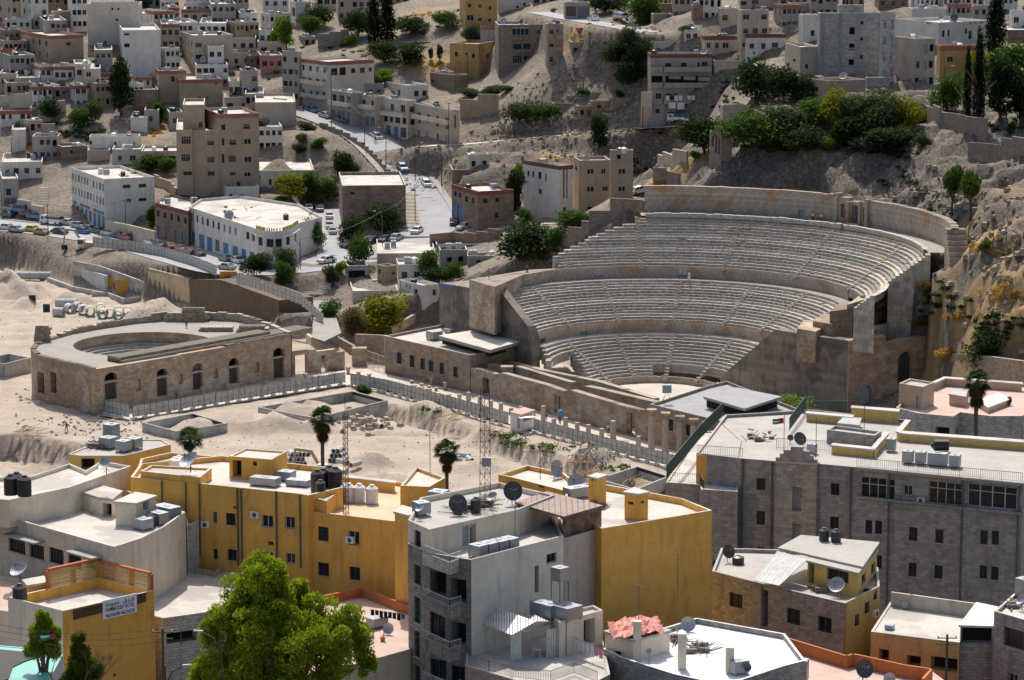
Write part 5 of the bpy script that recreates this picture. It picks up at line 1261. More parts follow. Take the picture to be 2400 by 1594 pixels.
pipes(y1,1,[(557,1142,1325),(566,1145,1322),(648,1150,1320),(704,1158,1330)],.09);pipes(y1,0,[(380,1126,1190),(436,1130,1200),(468,1134,1300)],.08);pipes(y2,0,[(718,1198,1330)],.1)
y3 = fz('low_roof','narrow flat roof with a yellow kerb below the yellow block',[(700,1352),(905,1398),(930,1384),(700,1338)],30,yel,roofm,.3,zb=12)
# pale building at left with terrace
c1 = fz('cream_building','cream building with a wide roof terrace and curved side wall, left edge',[(-60,1192),(11,1210),(268,1282),(330,1262),(383,1236),(434,1200),(300,1150),(-60,1110)],37,creamd,roofm,.55,
   ((1,[(20,1263,59,1295,'g'),(69,1276,103,1309,'g'),(115,1286,149,1321,'g'),(159,1297,190,1329,'g'),(200,1310,232,1332,'g')]),))
c1.short = 'the cream terrace building';FB['c1'] = c1
for i in (2,3,4):
 A,B_ = c1.q[i],c1.q[i+1];mb = MB();d = Vector((B_[0]-A[0],B_[1]-A[1]));n_ = Vector((d.y,-d.x)).normalized()*.03
 P4 = [(A[0]+n_.x,A[1]+n_.y),(B_[0]+n_.x,B_[1]+n_.y)];mb.quad((*P4[0],9),(*P4[1],9),(*P4[1],37.03),(*P4[0],37.03));mb.v = [(a-c1.o[0],b-c1.o[1],c-c1.o[2]) for a,b,c in mb.v];mb.build('side_wall',cream,c1.root)
sub2(c1,'upper_floor',[(-60,1166),(20,1172),(163,1142),(207,1127),(307,1092),(237,1080),(201,1103),(163,1086),(71,1116),(-60,1120)],(2,1200),36.4,cream,roofm,.35,((0,[]),))
sub2(c1,'roof_room',[(163,1143),(237,1168),(262,1171),(285,1152),(207,1131)],(1,1204),36.4,cream,roofm,0,((1,[(240,1180,262,1215,'D')]),))
sub2(c1,'stair_house',[(270,1176),(319,1180),(365,1163),(318,1155)],(1,1230),36.4,cream,roofm,0,((1,[(335,1171,349,1196,'D')]),))
c1b = fz('block_annex','small cream blockwork annex between cream building and yellow building',[(438,1232),(466,1222),(455,1200),(436,1208)],35.6,wblock,roofm,.4);c1b.short = 'the block annex'
for x0,x1,y0_ in ((28,105,1246),(178,240,1286)):
 A,B_ = c1.q[1],c1.q[2];s0,z = edge_px(A,B_,x0,y0_);s1,_ = edge_px(A,B_,x1,y0_+12);d = Vector((B_[0]-A[0],B_[1]-A[1])).normalized();mb = MB()
 mb.obox((A[0]+d.x*s0+d.y*1.2-c1.o[0],A[1]+d.y*s0-d.x*1.2-c1.o[1]),d,s1-s0,1.19,z-.15-c1.o[2],z-c1.o[2]);mb.build('canopy_slab',conc,c1.root)
# demolished yellow wing with tanks, behind cream building
dw = fz('ruined_wing','half demolished yellow wing with a collapsed roof and tanks on top',[(160,1064),(188,1068),(290,1068),(400,1042),(380,1030),(240,1030)],38.2,ylt,roofg,.1,((1,[(190,1072,222,1100,'D')]),));dw.short = 'the ruined yellow wing'
dw2 = fz('yellow_wall','low yellow wall block between the ruined wing and the stair house',[(318,1110),(330,1110),(545,1082),(540,1072),(400,1060),(330,1075)],38,yel,roofm,.5)
# hotel with the sign
s1 = fz('yellow_hotel','mustard yellow hotel with a lettered sign and a brown tiled band, lower left',[(147,1432),(361,1384),(232,1352),(19,1400)],34,yel,roofm,.9,((0,[(265,1579,272,1586,'D')]),));s1.short = 'the yellow hotel'
A,B_ = s1.q[3],s1.q[0];mb = MB();d = Vector((B_[0]-A[0],B_[1]-A[1]));n_ = Vector((d.y,-d.x)).normalized()*.03
mb.quad((A[0]+n_.x-s1.o[0],A[1]+n_.y-s1.o[1],0),(B_[0]+n_.x-s1.o[0],B_[1]+n_.y-s1.o[1],0),(B_[0]+n_.x-s1.o[0],B_[1]+n_.y-s1.o[1],34.03-s1.o[2]),(A[0]+n_.x-s1.o[0],A[1]+n_.y-s1.o[1],34.03-s1.o[2]));mb.build('side_wall',cream,s1.root)
def onface(b,e,x,y,k=.03):
 A,B_ = b.q[e],b.q[(e+1) % len(b.q)];s,z = edge_px(A,B_,x,y);d = Vector((B_[0]-A[0],B_[1]-A[1])).normalized()
 return Vector((A[0]+d.x*s+d.y*k,A[1]+d.y*s-d.x*k,z))-Vector(b.o),d
mb = MB();a,d = onface(s1,0,170,1430,.06);b_,_ = onface(s1,0,341,1388,.06);mb.quad(a-Vector((0,0,.85)),b_-Vector((0,0,.85)),b_,a);mb.build('tiled_band',brick,s1.root)
def latt(P,Q,z0,z1,nm='lattice_screen'):
 mb = MB();d = (Q-P);L_ = d.xy.length;d = d.normalized();n_ = Vector((-d.y,d.x,0))
 k = max(2,int(L_/.3))
 for i in range(k+1): p = P+d*(L_*i/k);mb.tube((p.x,p.y,z0),(p.x,p.y,z1),.035,4)
 j = max(2,int((z1-z0)/.3))
 for i in range(j+1): z = z0+(z1-z0)*i/j;mb.tube((P.x,P.y,z),(Q.x,Q.y,z),.035,4)
 for i in range(k):
  for jj in range(j):
   p = P+d*(L_*(i+.5)/k);z = z0+(z1-z0)*(jj+.5)/j;mb.box(p.x-.06,p.x+.06,p.y-.04,p.y+.04,z-.06,z+.06)
 mb.v = [(a-s1.o[0],b-s1.o[1],c-s1.o[2]) for a,b,c in mb.v];mb.build(nm,ylt,s1.root)
 mb = MB()
 for f in (0,.25,.62,1) if L_ > 6 else (0,.5,1): p = P+d*L_*f;mb.obox((p.x-d.x*.2,p.y-d.y*.2),d,.4,.3,z0-.6,z1+.1)
 mb.obox((P.x,P.y),d,L_,.3,z1+.1,z1+.3);mb.obox((P.x,P.y),d,L_,.28,z0-.6,z0)
 mb.v = [(a-s1.o[0],b-s1.o[1],c-s1.o[2]) for a,b,c in mb.v];mb.build('orange_frame',orange,s1.root)
PB = Vector((*s1.q[2],0));PL = Vector((*s1.q[3],0));PR = Vector((*s1.q[1],0));PL2 = PB.lerp(PL,.55)
latt(PL2,PB,33.8,35.4);latt(PB.lerp(PR,.02),PB.lerp(PR,.92),33.8,35.2)
# the sign
sg = MB();cs = [onface(s1,0,x,y,.14)[0] for x,y in ((240,1453),(319,1433),(319,1389),(239,1408))];a,b_,c_,e_ = cs
d0 = (b_-a);d0.z = 0;d0.normalize();sgr = MB();n0 = Vector((d0.y,-d0.x,0))
z0_,z1_ = min(a.z,b_.z),max(c_.z,e_.z);wS = (b_-a).xy.length;hS = ((e_-a).z+(c_-b_).z)/2;zc = (a.z+b_.z)/2
W_ = lambda u,v,k=0: Vector((a.x,a.y,0))+d0*(u*wS)+n0*k+Vector((0,0,zc+v*hS))
signo = MB().add([W_(0,0),W_(1,0),W_(1,1),W_(0,1),W_(0,0,-.08),W_(1,0,-.08),W_(1,1,-.08),W_(0,1,-.08)],[(0,1,2,3),(5,4,7,6),(4,0,3,7),(1,5,6,2),(3,2,6,7),(4,5,1,0)])
signo.v = [tuple(Vector(p)+Vector(s1.o)-Vector(s1.o)) for p in signo.v]
so_ = signo.build('sign_board',plain('sign_blue_white',(.8,.86,.92),.4,var=.03),None,tuple(s1.o));tag(so_,'white signboard with dark Arabic and Latin lettering on the yellow hotel','sign')
ink = plain('sign_ink',(.02,.03,.07),.5,var=.02)
def text(s,u,v,size,w=None,mat=ink,k=.012):
 cu = bpy.data.curves.new('t','FONT');cu.body = s;cu.size = 1;cu.align_x = 'CENTER';cu.resolution_u = 2;cu.offset = .018
 to = bpy.data.objects.new('t',cu);S.collection.objects.link(to);bpy.context.view_layer.update()
 me_ = bpy.data.meshes.new_from_object(to.evaluated_get(bpy.context.evaluated_depsgraph_get()));bpy.data.objects.remove(to)
 xs = [p.co.x for p in me_.vertices];ww = (max(xs)-min(xs)) if xs else 1;cxm = (max(xs)+min(xs))/2 if xs else 0;sc_ = size;sx = (w/ww if w else sc_)
 for p in me_.vertices: q_ = W_(u,v,k)+d0*((p.co.x-cxm)*sx)+Vector((0,0,p.co.y*sc_));p.co = q_
 me_.materials.clear();me_.materials.append(mat);o_ = bpy.data.objects.new('lettering',me_);S.collection.objects.link(o_);o_.parent = so_;return o_
text('HAMMODEH HOTEL',.5,.37,hS*.3,wS*.86);text('4630698-4624326',.5,.07,hS*.27,wS*.86)
# Arabic line built from joined letter forms, drawn right to left: funduq hammoudeh
try: text('\ufea3\ufee4\ufeee\ufea9\ufe93'[::-1]+'  '+'\ufed3\ufee8\ufeaa\ufed5'[::-1],.5,.66,hS*.3,wS*.84)
except Exception as ex: pass
# cream roof with rebar
r5 = fz('block_house','pale flat-roofed blockwork house with starter bars, right of the yellow hotel',[(360,1443),(381,1449),(480,1435),(520,1418),(640,1370),(600,1318),(545,1316),(504,1342),(440,1330),(362,1392)],31,wblock,roofm,.12,((1,[(390,1480,462,1505,'D')]),(0,[])),zb=10);r5.short = 'the pale block house'
ledge(r5,5,0,.1,.3,byz=31.1)
for pts in (((504,1342),(545,1316)),((545,1316),(600,1318)),((440,1330),(504,1342))):
 q = [unz(x,y,31.3) for x,y in pts];mb = MB();d = (q[1]-q[0]).xy;L_ = d.length;d.normalize();mb.obox((q[0].x-r5.o[0],q[0].y-r5.o[1]),d,L_,.25,30.8-r5.o[2],31.35-r5.o[2]);mb.build('kerb',creamw,r5.root)
# pink roof with orange parapet
r6 = fz('pink_roofed_house','house with a pink roof and a low orange parapet behind the big tree',[(700,1590),(893,1540),(962,1521),(1010,1440),(846,1379),(700,1412)],30.5,cream,pinkr,.02,(),zb=10);r6.short = 'the pink roofed house'
for pts in (((846,1379),(763,1396)),((957,1420),(846,1379))):
 q = [unz(x,y,31.3) for x,y in pts[::-1]];mb = MB();d = (q[1]-q[0]).xy;L_ = d.length;d.normalize();mb.obox((q[0].x-r6.o[0],q[0].y-r6.o[1]),d,L_,.25,30.4-r6.o[2],31.3-r6.o[2]);mb.build('parapet',orange,r6.root)
# balcony tower
bt = fz('balcony_tower','tall stained apartment tower with stacked balconies beside a plain yellow wall',[(956,1274),(1006,1296),(1104,1312),(1321,1256),(1290,1200),(1100,1190),(985,1215)],39.5,stain,roofm,.5,
   ((0,[(971,1325,986,1370,'g'),(971,1400,985,1460,'g'),(971,1480,984,1540,'g'),(971,1560,984,1600,'g')]),(1,[(1008,1340,1046,1395,'D'),(1056,1357,1093,1410,'D'),(1006,1436,1043,1497,'k'),(1058,1459,1092,1512,'D'),(1008,1546,1046,1590,'k'),(1058,1562,1093,1600,'k')]),
 (2,[(1253,1326,1263,1389,'D'),(1281,1297,1305,1318,'k')])),zb=12);bt.short = 'the balcony tower'
A,B_ = bt.q[2],bt.q[3];mb = MB();a,d = onface(bt,2,1104,1400,.04);b_,_ = onface(bt,2,1320,1400,.04)
facade(mb,(a.x+bt.o[0],a.y+bt.o[1]),(b_.x+bt.o[0],b_.y+bt.o[1]),12,39.53,edge_holes((a.x+bt.o[0],a.y+bt.o[1]),(b_.x+bt.o[0],b_.y+bt.o[1]),[(1253,1326,1263,1389,'D'),(1281,1297,1305,1318,'D')],12,39.5))
mb.v = [(x-bt.o[0],y-bt.o[1],z-bt.o[2]) for x,y,z in mb.v];mb.build('side_wall',[plaster('greyish_cream',(.72,.68,.58),.3,.5),dkin],bt.root)
sub2(bt,'upper_floor',[(956,1219),(1006,1241),(1215,1194),(1300,1160),(1170,1130),(985,1166)],(1,1298),39,cream,roofg,.45,((1,[(1083,1232,1100,1280,'d'),(1101,1228,1116,1278,'D')]),(0,[(971,1243,986,1300,'g')])))
for k_,(ya,yb,yc,solid) in enumerate(((1291,1316,1306,32),(1392,1420,1412,34),(1490,1520,1512,34),(1588,1616,1608,20))):
 z = 39.5-k_*3.35;q = [unz(x,y,z) for x,y in ((990,ya),(1054,yb),(1080,yc),(1016,ya-6))];mb = MB();q = [(p.x-bt.o[0],p.y-bt.o[1]) for p in q]
 mb.prism(q,z-1.15-bt.o[2],z-1.0-bt.o[2]);
 for i in (3,0,1):
  a,b_ = Vector(q[i]),Vector(q[(i+1) % 4]);d = (b_-a).normalized();mb.obox((a.x,a.y),d,(b_-a).length,.1,z-1.0-bt.o[2],z-.1-bt.o[2])
 ba = mb.build('balcony',wblock if k_ == 0 else stain,bt.root)
 railing('railing',[(*q[0],z-.1-bt.o[2]),(*q[1],z-.1-bt.o[2]),(*q[2],z-.1-bt.o[2])],.65,alu,ba,gap=.22)
bg = fz('beige_building','narrow beige plastered building between the balcony tower and yellow wall',[(1322,1262),(1409,1238),(1390,1190),(1305,1205)],39.2,beigew,roofg,.4,zb=12);bg.short = 'the narrow beige building'
sub2(bg,'rusty_fascia',[(1322,1214),(1410,1190),(1406,1187),(1318,1211)],(0,1258),39.0,rust,rust)
sub2(bg,'tin_roof',[(1210,1179),(1321,1211),(1409,1186),(1283,1154)],41.1,40.95,tinr,tinr)
bigy = fz('yellow_building','big plain windowless yellow wall building with two yellow chimneys',[(1410,1239),(1669,1196),(1600,1168),(1420,1135),(1330,1130),(1320,1190)],39.6,yel,roofm,.55,zb=14);bigy.short = 'the plain yellow building'
sub2(bigy,'chimney',[(1464,1154),(1496,1158),(1519,1154),(1487,1144)],(1,1216),39.0,yel,roofm,0,((0,[(1472,1176,1485,1183,'D')]),(1,[(1503,1174,1510,1180,'D')])))
sub2(bigy,'chimney',[(1380,1117),(1401,1121),(1421,1114),(1399,1110)],(1,1180),39.0,yel,roofm,0,((0,[(1385,1122,1392,1126,'D')]),(1,[(1405,1120,1411,1124,'D')])))
y4 = fz('yellow_building','low yellow building with a white roof behind the lattice mast',[(1168,1112),(1205,1120),(1322,1150),(1345,1128),(1322,1108),(1236,1090)],38.4,yel,roofm,.4,((1,[(1262,1132,1276,1143,'k')]),));y4.short = 'the low yellow building'
# terrace house with canopy
t9 = fz('terrace_house','white terrace house with a corrugated canopy and clothes line, bottom centre',[(1090,1560),(1200,1592),(1320,1640),(1430,1580),(1413,1500),(1200,1470),(1100,1480)],31.5,plaster('pink_stone',(.4,.33,.3),.4,.4,block=(.5,.26)),roofm,.15,(),zb=12);t9.short = 'the terrace house'
sub2(t9,'terrace_room',[(1311,1458),(1413,1430),(1391,1418),(1290,1440)],(0,1536),31.3,cream,roofm,.25,((0,[(1368,1451,1394,1508,'D')]),))
ZC_ = zfrom([(1220,1492)],(0,1554),31.3)
cvs = [unz(x,y,ZC_) for x,y in ((1105,1453),(1200,1490),(1310,1458),(1255,1425),(1160,1425))]
mb = MB();a,b_,c_,d_,e_ = cvs;ridge = (unz(1215,1458,ZC_+1.2),unz(1168,1424,ZC_+1.2))
mb.quad(a,b_,ridge[0],ridge[1]);mb.quad(b_,c_,ridge[0],ridge[0]);mb.quad(c_,d_,ridge[1],ridge[0]);
mb2 = MB();
def slabq(P4,t=.06):
 m_ = MB();up = Vector((0,0,t));q = [Vector(p) for p in P4];m_.add([tuple(p) for p in q]+[tuple(p+up) for p in q],[(3,2,1,0),(4,5,6,7),(0,1,5,4),(1,2,6,5),(2,3,7,6),(3,0,4,7)]);return m_
R0,R1 = unz(1256,1458,ZC_+1.0),unz(1160,1424,ZC_+1.0)
for nm,P4 in (('canopy',(a,b_,R0,R1)),('canopy',(b_,c_,unz(1250,1430,ZC_+.4),R0))):
 m_ = slabq(P4);m_.v = [(x-t9.o[0],y-t9.o[1],z-t9.o[2]) for x,y,z in m_.v];m_.build(nm,tinw,t9.root)
for x0,x1,yb in ((1197,1222,1552),(1281,1308,1542)):
 p0,p1 = unz(x0,yb,31.35),unz(x1,yb-4,31.35);m_ = MB();dd = (p1-p0).xy;L_ = dd.length;dd.normalize();m_.obox((p0.x-t9.o[0],p0.y-t9.o[1]),dd,L_,.08,31.3-t9.o[2],ZC_-.05-t9.o[2]);m_.build('tin_panel',tinw,t9.root)
railing('railing',[Vector(unz(x,y,31.5))-Vector(t9.o) for x,y in ((1092,1558),(1200,1588),(1290,1598),(1345,1578),(1400,1600))],.9,rail_m,t9.root,gap=.14)
# blockwork house bottom right of centre
r10 = fz('blockwork_house','grey blockwork house with a red tarpaulin roof and white painted terrace',[(1414,1520),(1456,1541),(1580,1580),(1700,1606),(1840,1560),(1888,1548),(1840,1485),(1632,1448),(1560,1470),(1480,1480)],32,gblock,plaster('white_painted_roof',(.75,.76,.78),.5,0),.45,((0,[]),),zb=12);r10.short = 'the blockwork house'
sub2(r10,'corner_room',[(1418,1480),(1486,1501),(1570,1478),(1510,1458)],(1,1549),31.4,cream,tin,0,((0,[(1440,1526,1456,1580,'g')]),))
ch_ = lambda b,x,yt,yb,w,mat,z: (lambda p: [setattr(m_,'v',[(a-b.o[0],c-b.o[1],e-b.o[2]) for a,c,e in m_.v]) or m_.build('pillar',mat,b.root) for m_ in [MB().box(p.x-w,p.x+w,p.y-w,p.y+w,z-.3,una(x,yt,p.y).z)]])(unz(x,yb,z))
ch_(r10,1493,1455,1548,.33,cream,31.6);ch_(r10,1598,1484,1566,.33,cream,31.6);ch_(r10,1710,1516,1575,.33,cream,31.6)
tp = MB();zt5 = zfrom([(1486,1501)],(0,1549),31.4)+.1;c0 = unz(1495,1474,zt5);nn_ = 14;hf = lambda i,j: c0.z+.35*sin(i*1.3+j*2.1)*.4+R_.uniform(0,.18)+.25*(1-((i-7)/7)**2)
G_ = {(i,j): (c0.x+(i-7)*.31+R_.uniform(-.08,.08)-j*.03,c0.y+(j-5)*.5+R_.uniform(-.1,.1)+(i-7)*.12,hf(i,j)) for i in range(15) for j in range(11)}
for i in range(14):
 for j in range(10): tp.add([G_[i,j],G_[i+1,j],G_[i+1,j+1]],[(0,1,2)]);tp.add([G_[i,j],G_[i+1,j+1],G_[i,j+1]],[(0,1,2)])
o = tp.build('tarpaulin',plain('red_tarpaulin',(.6,.22,.17),.6,var=.5,scale=2));tag(o,'crumpled red and white tarpaulin over the corner room roof','tarpaulin')
# grey and yellow house
g1 = fz('stone_house','grey stone house with a yellow upper room and a slanting slab roof, right of centre',[(1669,1338),(1766,1363),(1981,1414),(2062,1374),(2058,1330),(1900,1290),(1690,1284)],32,gblock,roofg,.35,
   ((0,[(1709,1391,1740,1424,'k')]),(1,[(1783,1375,1800,1470,'D'),(1843,1427,1875,1463,'k'),(1916,1446,1949,1482,'k')]),(2,[(2003,1440,2013,1466,'D'),(2026,1411,2037,1436,'D'),(2047,1385,2055,1405,'D')])),zb=10);g1.short = 'the grey and yellow house'
mb = MB();A,B_ = g1.q[2],g1.q[3];d = Vector((B_[0]-A[0],B_[1]-A[1])).normalized();n_ = Vector((d.y,-d.x))*.03
facade(mb,(A[0]+n_.x,A[1]+n_.y),(B_[0]+n_.x,B_[1]+n_.y),10,32.03,edge_holes(A,B_,[(2003,1440,2013,1466,'D'),(2026,1411,2037,1436,'D'),(2047,1385,2055,1405,'D')],10,32));mb.v = [(x-g1.o[0],y-g1.o[1],z-g1.o[2]) for x,y,z in mb.v];mb.build('side_wall',[plaster('dirty_yellow',(.5,.37,.15),.6,.6),dkin],g1.root)
sub2(g1,'upper_room',[(1893,1315),(2010,1343),(2056,1290),(1910,1272)],(0,1371),31.5,ylt,roofg,0,((0,[(1896,1316,1908,1368,'D'),(1938,1326,1989,1362,'k')]),(1,[(2020,1345,2029,1365,'k'),(2042,1320,2051,1345,'k')])))
ZG = zfrom([(1893,1313)],(0,1371),31.5)
m_ = slabq([unz(x,y,z) for x,y,z in ((1823,1288,ZG),(2022,1333,ZG),(2062,1275,ZG+.2),(1877,1258,ZG+.2))],.18);m_.v = [(x-g1.o[0],y-g1.o[1],z-g1.o[2]) for x,y,z in m_.v];m_.build('slab_roof',roofg,g1.root)
m_ = slabq([unz(x,y,z) for x,y,z in ((1767,1362,32.6),(1826,1374,32.6),(1893,1312,ZG-.15),(1823,1292,ZG-.15))],.06);m_.v = [(x-g1.o[0],y-g1.o[1],z-g1.o[2]) for x,y,z in m_.v];m_.build('tin_roof',tin,g1.root)
g2 = fz('low_yellow_house','low dirty yellow house with a wide cream roof, right of the stone house',[(2041,1480),(2249,1506),(2268,1436),(2088,1408)],30.5,MATS['dirty_yellow'],roofm,.1,((0,[(2060,1522,2083,1549,'D'),(2125,1537,2158,1562,'D'),(2181,1541,2244,1573,'D')]),),zb=10);g2.short = 'the low yellow house'
for pts in (((2088,1408),(2285,1438)),):
 q = [unz(x,y,31.7) for x,y in ((2088,1388),(2285,1415))];mb = MB();d = (q[1]-q[0]).xy;L_ = d.length;d.normalize();mb.obox((q[0].x-g2.o[0],q[0].y-g2.o[1]),d,L_,.25,30.3-g2.o[2],31.7-g2.o[2]);mb.build('back_parapet',beigew,g2.root)
g3 = fz('tin_roofed_shed','tall grey shed with a ribbed tin roof and dark balcony',[(2251,1466),(2329,1468),(2338,1424),(2290,1414)],31.8,gblock,tinw,0,((0,[(2253,1470,2325,1508,'D')]),),zb=10);g3.short = 'the tin roofed shed'
g4 = fz('block_apartment','white grey blockwork apartment house cut by the right picture edge',[(2330,1432),(2460,1470),(2560,1400),(2398,1372)],33.5,gblock,roofm,.35,((0,[(2352,1480,2440,1525,'k'),(2362,1580,2385,1600,'w')]),),zb=10);g4.short = 'the right edge block house'
g5 = fz('orange_parapet_house','house with a pink roof and bright orange parapet along the bottom edge',[(1830,1640),(2300,1680),(2260,1600),(2215,1596),(2180,1570),(2120,1560),(1990,1542),(1846,1522)],29,orange,pinkr,.02,(),zb=10);g5.short = 'the orange parapet house'
for pts in (((1846,1496),(1985,1538)),((1985,1538),(2000,1533)),((2000,1533),(2020,1537)),((2020,1537),(2115,1558)),((2115,1558),(2180,1568)),((2180,1568),(2160,1590))):
 q = [unz(x,y,30.1) for x,y in pts];mb = MB();d = (q[1]-q[0]).xy;L_ = d.length;d.normalize();mb.obox((q[0].x-g5.o[0],q[0].y-g5.o[1]),d,L_,.22,28.8-g5.o[2],30.1-g5.o[2]);mb.build('parapet',orange,g5.root)
g6 = fz('turquoise_roofed_house','house corner with a turquoise roof edge and dark gravel roof, bottom left',[(-80,1640),(80,1660),(148,1533),(140,1524),(-80,1506)],33,plaster('lilac_white',(.55,.53,.58),.4,.4),turq,.04,(),zb=10);g6.short = 'the turquoise roofed house'
mb = MB();q = [unz(x,y,33.06) for x,y in ((-80,1620),(20,1590),(30,1562),(60,1548),(112,1532),(-80,1514))];mb.add([(p.x-g6.o[0],p.y-g6.o[1],33.05-g6.o[2]) for p in q],[tuple(range(6))]);mb.build('gravel_roof',plaster('dark_gravel',(.07,.065,.065),.8,0,scale=4),g6.root)
r12 = fz('red_brown_roof','low pink roof with small brown blocks beside the dish, lower left edge',[(-60,1420),(60,1440),(115,1412),(100,1362),(-60,1340)],32.5,cream,pinkr,.3,(),zb=10);r12.short = 'the left edge pink roof'
sub2(r12,'yellow_block',[(66,1372),(115,1364),(100,1352),(55,1360)],34.4,32,ylt,roofm,0)
# ---------------------------------------------------------------- the hillside town
tan = plaster('tan_render',(.4,.31,.225),.35,.35,bump=.1);bei = plaster('far_beige',(.5,.43,.34),.4,.4,bump=.1)
crm = plaster('far_cream',(.62,.57,.48),.35,.4,bump=.1);wht = plaster('far_white',(.68,.66,.61),.3,.4,bump=.1)
gry = plaster('far_grey',(.36,.34,.31),.6,.6,bump=.15);brn = plaster('far_brown',(.27,.2,.15),.5,.4,block=(1.2,.6),bump=.2,mort=.8)
stn = plaster('far_stone',(.33,.28,.23),.8,.4,block=(.6,.3),bump=.4,mort=.55);mud = plaster('mud_brick',(.33,.24,.16),.5,.3,bump=.4)
cbl = plaster('bare_blocks',(.42,.42,.42),.3,.2,block=(.8,.4),bump=.3,mort=.7);cbw = plaster('white_blocks',(.6,.59,.56),.3,.2,block=(.8,.4),bump=.3,mort=.55)
och = plaster('far_ochre',(.5,.32,.12),.4,.4,bump=.1);pnk = plaster('far_pink',(.42,.2,.16),.3,.3,bump=.1);mus = plaster('far_mustard',(.42,.34,.2),.4,.3)
PB_ = (plaster('pink_band',(.33,.135,.1),.25,.2),.95);RB_ = (plaster('red_band',(.2,.075,.06),.25,.2),.9)
A3 = lambda c,r,t='kwks',w=1.2,h=1.35,st=3.1,top=1.5: [('auto',c,r,w,h,t,top,st)]
FAR = {}
MT = dict(t=tan,b=bei,c=crm,w=wht,g=gry,n=brn,s=stn,m=mud,o=och,p=pnk,u=mus,x=cbl,y=cbw)
